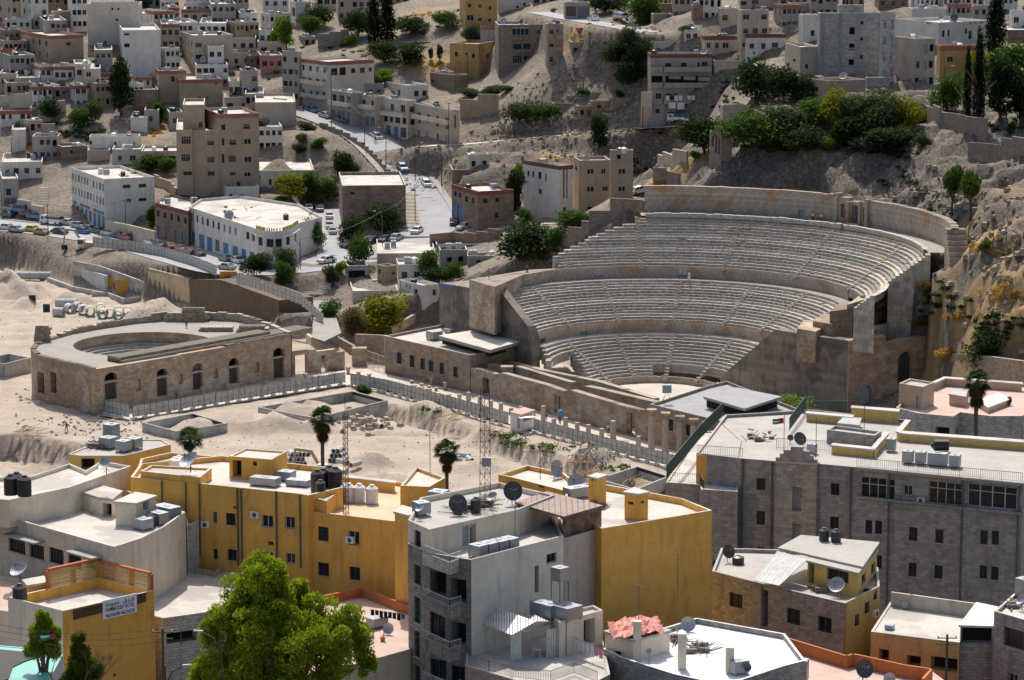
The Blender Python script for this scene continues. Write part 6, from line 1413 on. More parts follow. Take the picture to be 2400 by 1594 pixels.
# key, label, left, corner, right, roof y, foot y, turn, wall, band, windows left (cols,rows), windows right, extra
T_ = [
('','beige apartment block at the top left corner of the town',-25,28,48,-20,62,30,'b',0,(3,4),(2,4)),
('','white apartment block with dark paired windows, second from the top left corner',48,76,112,-16,70,30,'w',0,(2,4),(2,4)),
('','small beige house with two slit windows between tall white blocks',119,127,166,27,66,25,'b',0,(1,1),(1,1)),
('','white block with a column of balconies beside a large blank wall',150,168,203,-16,78,12,'w',0,(1,4),(3,4)),
('blankA','large pale blank walled block at the top left',196,204,327,10,106,4,'c',0,0,[(261,18,266,24,'k'),(275,19,280,24,'k'),(270,44,277,49,'k')]),
('','low white house with tanks under the dark tree at the top',275,283,372,32,68,5,'w',0,(1,1),(3,1)),
('','white house with four narrow windows at the top edge',368,376,419,-6,24,10,'w',0,0,(4,1)),
('','beige two-storey house below the white house at the top edge',388,395,420,18,56,10,'b',PB_,0,(2,2)),
('','long beige house with a pink parapet and washing near the top',418,425,530,22,54,5,'b',PB_,0,(5,1)),
('','pink-topped narrow house between blank block and beige block',370,378,421,57,120,8,'b',PB_,0,(3,3)),
('k','beige block with green tanks on the roof and one blank side',425,452,546,83,160,18,'b',0,(4,3),[(458,101,473,111,'c'),(458,128,473,138,'k')]),
('','whitish house with a narrow outdoor stair',483,487,524,108,166,8,'w',0,0,(2,2)),
('','small house with a peach canopy above the narrow stair',515,520,588,124,160,8,'b',0,0,(3,1)),
('','flat-roofed white house near the dark dish, top centre left',556,562,603,30,63,8,'w',0,0,(3,1)),
('','small beige house with a dark red parapet at the left edge',-8,2,37,116,160,8,'b',PB_,0,(2,2)),
('blankB','big white blank walled tower above the dark eucalyptus',267,288,376,71,182,10,'w',0,(2,4),[(291,102,304,111,'k'),(291,75,303,83,'D')]),
('tanL','tan block with a blank tan side wall and dishes, upper left',38,117,195,84,154,30,'t',PB_,(5,3),[(155,98,166,107,'s')]),
('','low house with a sagging pink parapet below the tan block',118,124,172,156,192,5,'w',PB_,0,(3,1)),
('','cream house with a balcony slab and cluttered roof',172,176,211,150,198,10,'c',0,0,(2,2)),
('','small pale house with a long red parapet left of the eucalyptus',208,214,262,172,205,8,'c',PB_,0,(3,1)),
('','white one-storey house above the rubble slope at left',89,117,141,200,228,25,'w',0,(2,1),(1,1)),
('','grey flat house with a black covered roof at left',33,38,92,182,224,8,'g',0,0,(3,1)),
('','plain low house at the left edge above the stone wall',-10,-2,38,172,218,6,'b',0,0,(2,1)),
('red2','tan house with a dark pink parapet behind its twin',363,372,436,166,243,12,'t',PB_,[(365,188,369,194,'k')],(1,1)),
('red1','tan cube house with a dark pink parapet, nearer of the twins',397,420,521,187,259,14,'t',PB_,[(404,200,410,210,'k'),(404,230,412,241,'k')],[(504,193,509,198,'k'),(465,227,472,231,'k'),(482,227,489,231,'k')]),
('','brown windowless house with a ragged roof beside the eucalyptus',308,315,371,210,258,10,'n',0,0,0),
('','small pinkish house beside the bush below the twin houses',389,396,428,263,305,10,'b',0,[(399,274,404,281,'k')],(1,1)),
('','brown stone house with a white flat roof, left',124,146,204,344,380,24,'n',0,(2,1),[(165,348,171,360,'k')]),
('','long white house with a single blue tank, left',205,209,326,320,352,4,'w',0,0,[(209,330,215,339,'k'),(268,332,273,340,'k'),(313,332,316,340,'k')]),
('','white house with a dark square window at the left edge',-15,27,60,304,358,8,'w',0,[(4,320,14,329,'k')],0),
('','white flat roofed house cut by the left edge above the street',-20,3,99,380,432,8,'w',0,0,(4,1)),
('','beige house with three pointed arches under its roof',324,331,414,354,402,4,'b',0,0,[(335,368,360,396,'D'),(364,367,389,396,'D'),(394,366,412,392,'D')]),
('','low cream house left of the pointed arches',255,262,330,350,388,4,'c',0,0,(2,1)),
('','pinkish low wall house above the shop block roof',199,205,256,352,378,4,'b',0,0,0),
('','grey house beside the dark green car',561,567,604,165,226,10,'g',0,0,(2,2)),
('','beige house with a flat roof below the bright green tree',600,604,668,98,130,5,'b',0,0,(2,1)),
('','tall white block with a yellow door above the green trees',680,693,728,5,62,25,'w',0,[(684,18,692,38,'c')],0),
('','beige block with paired windows behind the cypresses at the top',787,792,872,-8,48,6,'b',0,0,(5,2)),
('','small pink house beside the street head',604,611,662,130,174,8,'p',0,0,(3,1)),
('pinkrow','street house with a pink parapet, white upper floor and balconies',703,768,876,145,264,35,'c',PB_,(4,3),[(776,160,791,176,'g'),(796,158,811,176,'g'),(823,160,833,171,'k'),(844,158,855,171,'w'),(864,158,872,168,'w')]),
('','narrow balconied street house left of the pink parapet house',661,700,707,121,248,50,'g',0,(3,4),0),
('','low street house with dark shop doors and a terrace',776,824,852,218,300,32,'g',0,[('auto',3,1,2,2.2,'kD',1.0,3.3),('auto',4,1,2.4,2.6,'rbr',4.8,3.3)],0),
('','cream street house with a long balcony and roller shutters',824,881,902,226,311,35,'b',0,[('auto',3,1,1.4,1.7,'ksw',1.2,3.3),('auto',4,1,2.4,2.6,'rr',5.2,3.3)],0),
('','cream street house with concrete fins over blue shop fronts',881,955,976,236,328,38,'c',0,[('auto',3,1,1.5,1.8,'w',1.2,3.2),('auto',5,1,1.7,1.5,'k',4.3,3.2),('auto',4,1,2.0,2.5,'Gb',6.7,3.2)],(1,2)),
('','white upper house standing behind the cream street house',888,950,1004,200,240,25,'w',0,(2,1),(3,1)),
('','ribbed street house with a curled parapet at the end of the row',971,1059,1077,258,339,28,'b',0,[('auto',4,1,1.7,2.0,'DwD',2.0,3.2),('auto',4,1,1.6,2.3,'wdb',6.2,3.2)],[(1065,270,1069,300,'D'),(1066,318,1074,334,'d')]),
('ycube','cube house with an ochre left wall and a white side wall',1054,1122,1167,103,185,70,'o',0,[(1066,122,1073,133,'k'),(1091,124,1096,129,'k'),(1106,126,1113,136,'k')],[(1139,126,1146,136,'c')]),
('','brown stone hut with a white roof below the ochre cube house',1008,1064,1096,176,214,35,'n',0,[(1011,187,1017,194,'k')],[(1057,193,1063,209,'d')]),
('','tall orange house with pipes at the top edge',1077,1090,1165,-12,88,6,'o',0,0,[(1097,8,1105,18,'w'),(1121,10,1129,19,'w'),(1145,14,1152,24,'w'),(1094,35,1111,49,'w'),(1120,42,1129,50,'w'),(1144,43,1152,52,'w')]),
('','house with a long red pink parapet wall behind the ochre cube',1122,1127,1202,62,106,4,'g',PB_,0,0),
('','white blank house at the top edge right of the orange house',1160,1168,1242,-16,33,4,'w',0,0,[(1210,14,1216,19,'k'),(1226,7,1232,14,'k')]),
('stone4','old brown stone apartment house with glazed top floor and ragged balconies',1160,1168,1284,58,182,4,'s',0,0,[(1200,60,1240,82,'G'),(1258,70,1268,80,'w'),(1203,103,1222,116,'g'),(1226,102,1244,115,'g'),(1260,101,1268,110,'k'),(1202,130,1223,148,'G'),(1228,132,1276,150,'D'),(1262,166,1272,176,'k')]),
('tan4','tan plastered wing right of the old brown stone apartment house',1278,1283,1320,56,160,8,'t',0,0,[(1288,70,1297,81,'w'),(1306,68,1309,76,'k'),(1288,102,1297,112,'w'),(1289,132,1297,146,'s')]),
('','grey garage with two roller doors behind two white cars',1321,1325,1383,6,46,6,'g',0,0,[(1327,15,1350,38,'c'),(1355,15,1380,42,'r')]),
('','wide low concrete house with a rubble covered roof',1318,1340,1428,99,128,5,'t',0,0,[(1344,112,1358,124,'D'),(1400,113,1411,122,'D')]),
('balc','tall stained balcony building with washing and a parked lorry',1518,1525,1669,127,299,3,'g',RB_,0,[(1559,148,1573,158,'k'),(1596,147,1609,157,'k'),(1645,145,1658,155,'k'),(1635,146,1640,159,'D'),(1527,178,1553,198,'D'),(1560,178,1664,196,'D'),(1537,218,1550,234,'w'),(1580,218,1587,234,'w'),(1560,220,1572,233,'k'),(1636,217,1642,233,'w'),(1648,217,1659,230,'w'),(1536,255,1546,266,'k'),(1566,262,1582,276,'k'),(1600,264,1620,280,'D'),(1640,262,1652,272,'k')]),
('','low beige upper storey with many dishes behind the balcony building',1488,1525,1657,97,126,4,'b',0,0,(4,1)),
('','beige house with a brown parapet and pale windows right of the balcony building',1644,1650,1730,85,142,5,'b',RB_,0,(4,2)),
('','blank beige retaining house wall above the bare rock',1668,1674,1746,142,176,4,'b',0,0,0),
('','tall beige house with shuttered windows and a brown strip',1728,1738,1802,24,152,8,'b',0,0,[('auto',3,3,1.2,1.2,'csw',1,3.2)]),
('','white house with a brown parapet and two white framed windows',1742,1748,1841,80,152,4,'w',RB_,0,[(1757,102,1768,114,'w'),(1784,101,1794,115,'w'),(1808,67,1823,77,'w'),(1809,100,1824,112,'c')]),
('','small red pink house beside the broad tree at the top',1620,1624,1647,12,47,10,'p',0,0,[(1629,19,1633,23,'k')]),
('','dull beige house at the top between pink house and tall beige house',1683,1690,1729,20,68,8,'b',0,0,(2,2)),
('','mustard garden wall house under the broad tree',1545,1549,1610,9,42,6,'u',0,0,0),
('','flat roofed grey stone shed with rubble on top',1526,1531,1575,33,56,5,'s',0,0,0),
('','mud brick hut with a doorway and a small window, left of the ruin group',1349,1356,1401,249,282,12,'m',0,0,[(1361,257,1369,270,'D'),(1377,257,1386,268,'D')]),
('','roofless mud brick room in the middle of the ruin group',1383,1389,1428,237,268,12,'m',0,0,[(1400,245,1409,256,'D')]),
('','mud brick room with a flat roof at the back of the ruin group',1380,1386,1439,216,234,10,'m',0,0,0),
('','mud brick room with one window, right of the ruin group',1427,1434,1493,230,262,10,'m',0,0,[(1466,236,1473,242,'D')]),
('','low broken mud brick yard wall of the ruin group',1408,1414,1480,266,288,6,'m',0,0,0),
('','long low mud brick building half buried in the slope',1292,1297,1362,242,264,4,'m',0,0,0),
('','blank beige house wall beside the broad pine, right of the lorry',1688,1694,1747,246,304,6,'b',0,0,0),
('','open stone pavilion with tall dark openings beside the pine',1663,1690,1716,311,384,30,'s',0,[(1668,318,1673,342,'D'),(1676,320,1681,358,'D'),(1683,322,1688,362,'D')],0),
('brownA','brown apartment house with a white stone ground floor',1344,1358,1432,376,500,8,'t',0,[(1348,388,1352,400,'k')],[(1376,396,1392,408,'w'),(1409,396,1420,408,'w'),(1375,437,1392,450,'w'),(1412,437,1425,448,'w'),(1377,485,1389,498,'D')]),
('brownB','taller brown stair tower of the apartment house',1430,1432,1484,352,500,6,'t',0,0,[(1446,362,1455,373,'D'),(1449,396,1466,408,'w'),(1449,437,1466,449,'w')]),
('whT','white and grey tower with a red parapet, left of the brown apartment house',1226,1310,1343,389,515,34,'w',RB_,[(1236,400,1241,412,'k'),(1247,401,1252,415,'k'),(1261,403,1269,419,'k'),(1277,408,1281,425,'k'),(1262,443,1270,455,'c')],[(1319,385,1324,465,'D'),(1327,385,1331,465,'D'),(1320,486,1329,500,'D')]),
('brwn','long dark tan building with a blank wall and white balconies at its left end',787,802,951,435,542,5,'n',0,(1,3),[(821,450,831,457,'k'),(905,476,910,490,'w'),(912,487,930,500,'D')]),
('rband','brown corner house with a dark red parapet and blue doors by the steep road',1059,1120,1204,449,541,24,'n',RB_,[(1064,448,1070,460,'k'),(1075,452,1080,464,'k'),(1090,460,1096,474,'k'),(1106,464,1111,478,'k'),(1060,472,1070,512,'b'),(1072,480,1086,516,'b')],[(1132,465,1143,477,'k'),(1161,463,1170,475,'k'),(1160,498,1168,512,'k')]),
('','upper storey house behind the dark red parapet',1052,1060,1204,398,442,4,'n',0,0,0),
('','white stair house with a small porch above the brown corner house',1093,1098,1146,362,398,8,'c',0,0,(2,1)),
('','low house with a wide flat roof and balustrade below the junction',878,884,1020,594,618,3,'b',0,0,0),
('','little house with a yellow left wall and blockwork front',884,903,930,624,662,35,'u',0,[(887,630,892,642,'k'),(897,640,899,650,'D')],[(919,638,927,643,'D')]),
('','grey concrete box house with an open door and window',1028,1031,1095,586,632,4,'g',0,0,[(1048,603,1059,614,'D'),(1074,601,1086,628,'D')]),
('','grey lean-to house right of the concrete box house',1093,1096,1168,600,624,4,'g',0,0,[(1117,609,1127,619,'D')]),
('','rusty roofed house at the foot of the steep road',1018,1023,1172,573,592,4,'g',0,0,0),
('wh2','white two-storey house with a cream side beside the left side hall',935,989,1029,669,728,32,'w',0,[(937,660,940,674,'D'),(951,665,954,674,'k'),(959,668,962,678,'k'),(971,678,979,692,'k')],[(1014,678,1023,692,'s')]),
('','white low house behind the white two-storey house',928,933,992,620,652,5,'w',0,0,(2,1)),
('','low cream house with stones along its roof edge above the yellow green tree',806,827,934,682,712,6,'c',0,0,[(900,688,920,705,'b')]),
('','small house with a pale sheet roof beside the broad steps',806,815,863,623,658,10,'g',0,0,[(817,634,856,652,'D')]),
('','white low house with a tin lean-to, centre left',512,530,607,438,476,12,'w',0,[(514,441,520,462,'D')],[(537,455,545,464,'k'),(560,456,574,466,'k')]),
('','cream house with a round corner under the willow',592,602,736,400,444,6,'c',0,0,[(604,412,610,420,'k'),(630,420,637,434,'k'),(643,425,649,436,'k'),(656,423,666,434,'k')]),
('','grey shop house at the left edge beside a narrow stair',-14,5,43,419,489,12,'g',0,0,[(14,442,26,458,'k'),('auto',2,1,2.2,2.6,'rb',4.6,3.2)]),
('grey4','unfinished grey block tower with square black openings',1916,1922,2065,31,186,6,'x',0,0,[(1991,64,2004,81,'D'),(2016,50,2024,57,'D'),(1990,102,2003,118,'D'),(2015,88,2023,95,'D'),(1989,139,2002,156,'D'),(2014,130,2022,139,'D')]),
('','pale blockwork side wing of the unfinished tower',2064,2066,2099,28,190,22,'y',0,0,[(2071,49,2077,65,'D'),(2088,46,2094,70,'D'),(2070,87,2076,103,'D'),(2087,84,2093,109,'D'),(2069,125,2075,142,'D'),(2086,122,2092,147,'D'),(2068,164,2075,180,'D'),(2086,160,2092,178,'D')]),
('','beige house with a ragged roof edge and a narrow white front',2097,2144,2192,91,195,22,'b',0,0,[('auto',3,3,1.0,1.5,'kwd',1.2,3.4)]),
('','large white house with arched windows on the skyline slope, right',2098,2200,2324,53,120,30,'w',0,[(2172,50,2182,56,'k')],[(2208,72,2214,87,'k'),(2221,70,2226,85,'k'),(2270,42,2277,57,'k'),(2284,43,2289,56,'k'),(2295,40,2305,54,'k'),(2313,36,2319,48,'k'),(2262,67,2267,79,'k'),(2291,79,2302,92,'g'),(2270,72,2278,92,'s')]),
('','low white roof terrace house behind the large white house',2128,2138,2268,20,46,3,'w',0,0,[(2217,21,2221,31,'D')]),
('','orange tan house with one barred window beside the cypresses',2196,2204,2304,107,182,5,'o',(plaster('orange_band',(.4,.17,.09),.2,.2),1.1),0,[(2220,133,2234,146,'w')]),
('','tan flat roofed house with a black tank above the tree belt',1895,1945,2029,190,232,30,'t',0,[(1911,204,1917,214,'k')],[(1931,208,1937,221,'k')]),
('','small blue grey metal shed behind the tan house',2028,2031,2086,182,208,4,'x',0,0,0),
('','narrow white house left of the unfinished tower',1872,1882,1921,35,108,8,'w',0,0,[(1900,71,1909,84,'g'),(1914,40,1919,47,'D')]),
('','cream house with ragged plants on its roof, left of the unfinished tower',1840,1876,1921,110,176,10,'b',0,[(1858,138,1864,144,'k'),(1844,148,1850,156,'k')],[(1886,112,1892,121,'w'),(1887,150,1894,161,'k')]),
('','beige block walls at the top edge above the unfinished tower',1846,1852,1934,7,36,4,'b',0,0,0),
('','pale house at the right edge beside the tall cypress',2366,2372,2440,24,70,6,'w',0,0,(3,2)),
('','brown garden wall house behind the cypress at the right edge',2290,2362,2440,70,100,4,'n',0,0,0),
('','beige house at the top edge right of the broad tree',1730,1736,1850,-14,20,4,'b',0,0,[(1726,3,1750,12,'k'),(1762,0,1778,10,'c')]),
('','brown block of flats at the top edge above the grey tower',2050,2060,2130,-14,24,4,'n',0,0,(3,1)),
('','white house with dark windows at the top edge over the car lane',1405,1412,1470,-20,10,6,'w',0,0,(3,1)),
('','beige row house at the top edge above the garage',1242,1248,1322,-18,12,4,'b',0,0,(4,1)),
('','pale house at the top edge between cypress and orange house',880,886,960,-18,14,5,'b',0,0,(4,1)),
('','white house at the top edge left of the tall white block',610,616,676,-10,30,6,'w',0,0,(3,1)),
('','beige house above the stone garden wall, left of the cypresses',735,742,790,-14,22,6,'b',0,0,(3,1)),
('','pale terrace house left of the pink street house',600,606,640,70,98,5,'w',0,0,(2,1)),
('','beige stepped house on the slope between the red parapets and street',530,538,600,88,128,5,'b',0,0,(3,1)),
('','small white house beside the green parked car',530,536,560,190,222,6,'w',0,0,(2,1)),
('','brown yard house above the bushy slope, left',62,70,110,252,284,5,'b',0,0,0),
('','grey narrow house under the eucalyptus',330,338,372,258,300,5,'g',0,0,(1,1)),
('','low white house with a blue tarp below the eucalyptus',300,306,345,275,306,5,'w',0,0,0),
('','old cream house right of the twin tan houses',521,527,582,228,262,6,'b',0,0,(2,1)),
('','beige wall house at the street head with a tent roof on top',590,598,692,240,300,5,'b',0,0,0),
('','low grey house behind the row of street roofs',850,856,900,196,222,5,'g',0,0,(2,1)),
('','small house with a rusty roof in the gardens below the cypresses',905,911,1010,98,118,4,'s',0,0,0),
]
def wsp(w): return () if not w else (A3(*w) if isinstance(w,tuple) else w)
for k_,lab,xl,xc,xr,yt,yb,th,m_,bd,wl_,wr_ in T_:
 b = B('house',lab,xl,xc,xr,yt,yb,th,MT[m_],None,wsp(wr_),wsp(wl_),band=bd or None,cat='house',dp=8 if xr-xc < 60 else 10)
 FAR[k_ or lab] = b
FL = list(FAR.values())
for k_ in FAR: FAR[k_].short = None
# details of the larger ones
b = FAR['ycube'];
def facepanel(b,e,mat,k=.02,nm='side_wall'):
 A,B_ = b.q[e],b.q[(e+1) % 4];d = Vector((B_[0]-A[0],B_[1]-A[1])).normalized();n_ = (d.y*k,-d.x*k)
 mb = MB();mb.quad((A[0]+n_[0],A[1]+n_[1],b.z0),(B_[0]+n_[0],B_[1]+n_[1],b.z0),(B_[0]+n_[0],B_[1]+n_[1],b.zt+.01),(A[0]+n_[0],A[1]+n_[1],b.zt+.01));mb.v = [(x-b.o[0],y-b.o[1],z-b.o[2]) for x,y,z in mb.v];mb.build(nm,mat,b.root)
b = FAR['balc']
for y in (166,203,241): balcony(b,0,1555,1667,y,1.3,1.0,gry);balcony(b,0,1526,1552,y,.9,1.0,gry)
for k_,ys in (('pinkrow',(190,222)),):
 b = FAR[k_]
 for y in ys: balcony(b,3,712,764,y+6,1.2,.9,crm)
for x0,x1,y,k_ in ((778,822,246,'low street house with dark shop doors and a terrace'),(827,879,252,'cream street house with a long balcony and roller shutters'),(884,953,270,'cream street house with concrete fins over blue shop fronts'),(974,1057,283,'ribbed street house with a curled parapet at the end of the row')): balcony(FAR[k_],3,x0,x1,y,1.2,.9,crm)
for y in (90,118,145): balcony(FAR['tan4'],0,1302,1318,y,1.4,.9,tan)
balcony(FAR['stone4'],0,1200,1225,92,1.0,.6,stn);balcony(FAR['stone4'],0,1205,1245,121,1.0,.6,stn)
for y in (112,152,180): ledge(FAR['grey4'],0,y,.06,.35,1923,2064,gry)
b = FAR['grey4']
for x in (1924,1966,2008,2060):
 s,_ = edge_px(b.q[0],b.q[1],x,100);d = Vector((b.q[1][0]-b.q[0][0],b.q[1][1]-b.q[0][1])).normalized();mb = MB();mb.obox((b.q[0][0]+d.x*s+d.y*.08-b.o[0],b.q[0][1]+d.y*s-d.x*.08-b.o[1]),d,.75,.077,0,b.zt-b.o[2]-.02);mb.build('concrete_column',gry,b.root)
B('x','',1962,1966,2023,12,60,6,cbl,parent=b,pname='stair_tower',par_=.2,Y=b.q[0][1]+2)
mb_ = lambda b,e,yz,x0,x1,m_: ledge(b,e,yz,.1,.12,x0,x1,m_)
# tan tower
t3 = B('apartment_house','tall tan apartment house with brown shutters and a pink parapet, left of centre',477,514,606,268,458,18,tan,None,
  [(519,292,528,305,'k'),(570,290,587,303,'s'),(537,327,555,340,'s'),(572,325,589,338,'w'),(520,324,526,341,'k'),(536,365,553,380,'c'),(573,367,590,381,'w'),(520,361,526,382,'k'),(538,403,552,412,'s'),(573,404,588,414,'w')],[(482,287,487,297,'w'),(495,290,499,303,'d')],band=PB_)
t3.short = 'the tall tan house'
B('x','',440,448,516,306,458,8,tan,None,[(485,329,503,341,'s'),(486,368,503,381,'c'),(487,402,503,412,'k')],[(441,324,446,338,'D')],parent=t3,pname='wing',Y=t3.q[0][1]-.5)
B('x','',409,413,450,304,458,6,tan,None,[(425,320,447,338,'G'),(425,362,445,378,'G'),(430,402,450,411,'k')],parent=t3,pname='wing',Y=t3.q[0][1]-1.5)
B('x','',424,428,478,246,310,5,tan,None,[(466,285,475,300,'w')],parent=t3,pname='stair_tower',Y=t3.q[0][1]+2)
FL.append(t3)
# shop blocks on the main road
m1 = B('shop_block','long white shop block with three rows of windows above blue shop fronts',105,244,362,420,547,25,wht,None,[(288,433,306,441,'k'),(325,431,343,439,'k'),(297,466,307,473,'k'),(325,464,344,471,'k')],
  [('auto',11,1,1.1,1.6,'k',1.2,3.4),('auto',11,1,1.1,1.6,'kks',4.4,3.4),('auto',8,1,3.4,2.7,'brrb',8.6,3.4)],z0=6);m1.short = 'the white shop block'
mb = MB();A,B_ = m1.q[3],m1.q[0];d = Vector((B_[0]-A[0],B_[1]-A[1])).normalized();Lm = hypot(B_[0]-A[0],B_[1]-A[1]);cols = [plain('shop_sign_blue',(.05,.2,.45),.4),plain('shop_sign_teal',(.05,.32,.38),.4),plain('shop_sign_red',(.4,.08,.08),.4),plain('shop_sign_white',(.6,.62,.65),.4)]
zs_ = m1.zt-8.3
for i in range(9):
 s = Lm*(.08+i*.1);m2_ = MB();m2_.obox((A[0]+d.x*s+d.y*.25-m1.o[0],A[1]+d.y*s-d.x*.25-m1.o[1]),d,Lm*.09,.2,zs_-m1.o[2],zs_+1.0-m1.o[2]);m2_.build('shop_sign',cols[(i*7) % 4],m1.root)
ledge(m1,3,0,.5,.2,byz=m1.zt-7.2)
def rpoly(name,label,pts,z,z0,wm,rm,faces=(),par_=.6,band=None,cat='building'):
 q = [unz(x,y,z) for x,y in pts];return bpoly(name,label,cat,[(p.x,p.y) for p in q],z,z0,wm,rm,par_,faces,None,None,band)
m2 = rpoly('shop_block','long white shop block with a rounded glazed corner and coloured roof rail',[(443,485),(600,536),(620,541),(642,543),(664,541),(684,534),(700,523),(755,508),(700,478),(560,458),(470,466)],16.6,7.5,wht,roofm,
  [(0,[('auto',12,1,1.5,1.5,'kwk',1.3,3.4),('auto',8,1,2.6,2.6,'brb',5.2,3.4)])]+[(i,[('auto',1,1,2.0,1.7,'k',1.6,3.2),('auto',1,1,2.4,1.4,'r',5.0,3.2)]) for i in range(1,6)]);m2.short = 'the rounded shop block'
for dz,w_ in ((1.15,.5),(4.3,.4)):
 q = [(a,b) for a,b in m2.q[1:7]];qo = poly_inset(m2.q,-w_)[1:7];mb = MB();z = 16.6-dz
 for i in range(5): mb.prism([qo[i],qo[i+1],q[i+1],q[i]],z-.15,z)
 mb.v = [(x-m2.o[0],y-m2.o[1],c-m2.o[2]) for x,y,c in mb.v];mb.build('ledge',wht,m2.root)
bal = [plain('glass_orange',(.7,.3,.04),.4),plain('glass_yellow',(.7,.55,.05),.4),plain('glass_green',(.05,.35,.2),.4)]
qo = poly_inset(m2.q,.1)[1:7];k = 0
for i in range(5):
 a,b_ = Vector(qo[i]),Vector(qo[i+1]);n_ = max(2,int((b_-a).length/.55))
 for j in range(n_): p = a.lerp(b_,j/n_);k += 1;mb = MB();mb.cyl(p.x-m2.o[0],p.y-m2.o[1],16.6-m2.o[2],17.3-m2.o[2],.13,6);mb.build('coloured_baluster',bal[(k*5) % 3],m2.root)
m3 = rpoly('shop_house','low shop house with a dark red fascia left of the rounded shop block',[(363,475),(441,495),(470,470),(400,455)],16,7.5,brn,roofm,[(0,[('auto',5,1,1.3,1.4,'k',1.6,3.3),('auto',4,1,2.4,2.5,'rbr',5.0,3.3)])],.6,RB_);m3.short = 'the red fascia shop house'
FL += [m1,m2,m3]
# garden and terrace walls
def gwall(label,pts,h,mat,name='stone_wall',Yk=0,th=.5,cat='wall',up=0):
 P = [gt(x,y) for x,y in pts];mb = MB();o0 = P[0]
 for a,b in zip(P,P[1:]):
  d = (b-a).xy;L_ = d.length;n_ = max(1,int(L_/3));d.normalize();n2 = Vector((-d.y,d.x))*th
  for i in range(n_):
   p,q = a.lerp(b,i/n_),a.lerp(b,(i+1)/n_);z = min(ground(p.x,p.y),ground(q.x,q.y));zt = max(ground(p.x,p.y),ground(q.x,q.y))+h
   mb.prism([(p.x-o0.x,p.y-o0.y),(q.x-o0.x,q.y-o0.y),(q.x+n2.x-o0.x,q.y+n2.y-o0.y),(p.x+n2.x-o0.x,p.y+n2.y-o0.y)],z-3-o0.z,zt-o0.z)
 o = mb.build(name,mat,None,tuple(o0));tag(o,label,cat);return o
gwall('stone parapet wall along the outer side of the steep road',[(748,296),(800,318),(850,350),(880,378),(912,415)],.9,stn)
gwall('curving stone retaining wall with white kerb at the park, right',[(2168,285),(2200,300),(2260,312),(2310,330)],3.2,stn)
gwall('rubble terrace wall below the park at the right edge',[(2268,378),(2320,382),(2420,386)],3.6,stn)
gwall('pale garden wall above the orange dry slope, left',[(28,350),(80,332),(130,312)],2.4,bei)
gwall('stepped beige garden wall between the rubble and bushes, left',[(92,300),(120,285),(155,262)],3,bei)
gwall('long stone wall at the left edge under the plain house',[(-10,258),(60,252),(92,250)],3.5,bei)
gwall('long retaining wall behind the bare slope at the end of the street row',[(1078,280),(1120,275),(1168,262)],4.2,tan)
gwall('old stone garden wall among the trees near the cypresses',[(745,112),(800,105),(818,100)],3.5,stn)
gwall('beige road wall between the two shop blocks',[(246,552),(300,562),(362,578)],3.4,bei)
gwall('beige wall behind the pavement at the left edge',[(40,492),(70,505),(100,520)],2.6,bei)
gwall('curving terrace wall beside the concrete steps and tan house',[(360,430),(400,450),(412,470)],2.2,tan)
gwall('broken wall stepping down beside the garden trees, left of the seats',[(1292,592),(1330,575),(1362,560),(1380,545),(1430,520),(1505,508),(1560,498)],2.2,stn)
gwall('tan boundary wall beside the junction below the parked white car',[(1010,580),(1060,566),(1170,560)],2.0,brn)
gwall('low wall at the end of the white car lane beside the back wall',[(1530,432),(1560,440),(1590,446)],3.4,stn)
gwall('mossy stone wall above the dry grass plot near the back wall',[(1540,400),(1575,395),(1608,385)],2.6,bei)
gwall('curved beige wall at the head of the steep road',[(640,262),(670,268),(690,278)],3.5,bei)
# smaller houses packed between the larger ones
_cl = [('cream',crm),('white',wht),('beige',bei),('grey',gry),('tan',tan),('pale',wht),('brown',brn)]
_rc = [(xl,xr,yt,yb,lab) for k_,lab,xl,xc,xr,yt,yb,*_r in T_]+[(409,606,246,455,'tall tan apartment house'),(105,362,380,550,'long white shop block'),(360,760,470,640,'rounded shop block')]
_rp = [proj(p) for k_ in ROADP for p in ROADP[k_]]
_used = []
def infill(x,y,w,hh,i):
 for a,b,c,e,_l in _rc+_used:
  ox = min(x+w,b)-max(x,a);oy = min(y+hh,e)-max(y-4,c)
  if ox > 0 and oy > 0 and ox*oy > .38*w*hh: return
 if any(x-14 < a < x+w+14 and y+2 < b < y+hh+12 for a,b in _rp): return
 cn,cm = _cl[R_.randrange(7)];th = R_.choice((4,8,14,22,30));xc = x+w*(.1 if th < 10 else .3);mx,my = x+w/2,y+hh/2
 nb = min(_rc,key=lambda r: hypot((r[0]+r[1])/2-mx,((r[2]+r[3])/2-my)*1.5));dx,dy = mx-(nb[0]+nb[1])/2,my-(nb[2]+nb[3])/2
 rel = ('right of' if dx > 0 else 'left of') if abs(dx) > abs(dy) else ('below' if dy > 0 else 'above')
 st = 1 if hh < 30 else 2
 lab = fit16_(f"{'small' if w < 38 else 'low' if hh < 26 else 'plain'} {cn} house {rel} the {nb[4].split(',')[0]}")
 bd = R_.choice((None,None,None,PB_)) if cn != 'brown' else None
 b = B('house',lab,x,xc,x+w,y,y+hh,th,cm,None,[('auto',max(1,int(w/15)),st,1.0,1.2,'kwksD',.9,3.0)],[('auto',2 if th > 10 else 1,st,.9,1.2,'kD',.9,3.0)],band=bd,cat='house',dp=8)
 FL.append(b);_used.append((x,x+w,y,y+hh,lab))
def fit16_(s):
 w = s.split()[:16]
 while w[-1] in ('the','a','an','of','and','with','in','on','at','beside','behind','above','below','under','left','right','long','white','dark','tall','over','between','small','flat','brown','its','two','one','big'): w.pop()
 return ' '.join(w)
i = 0
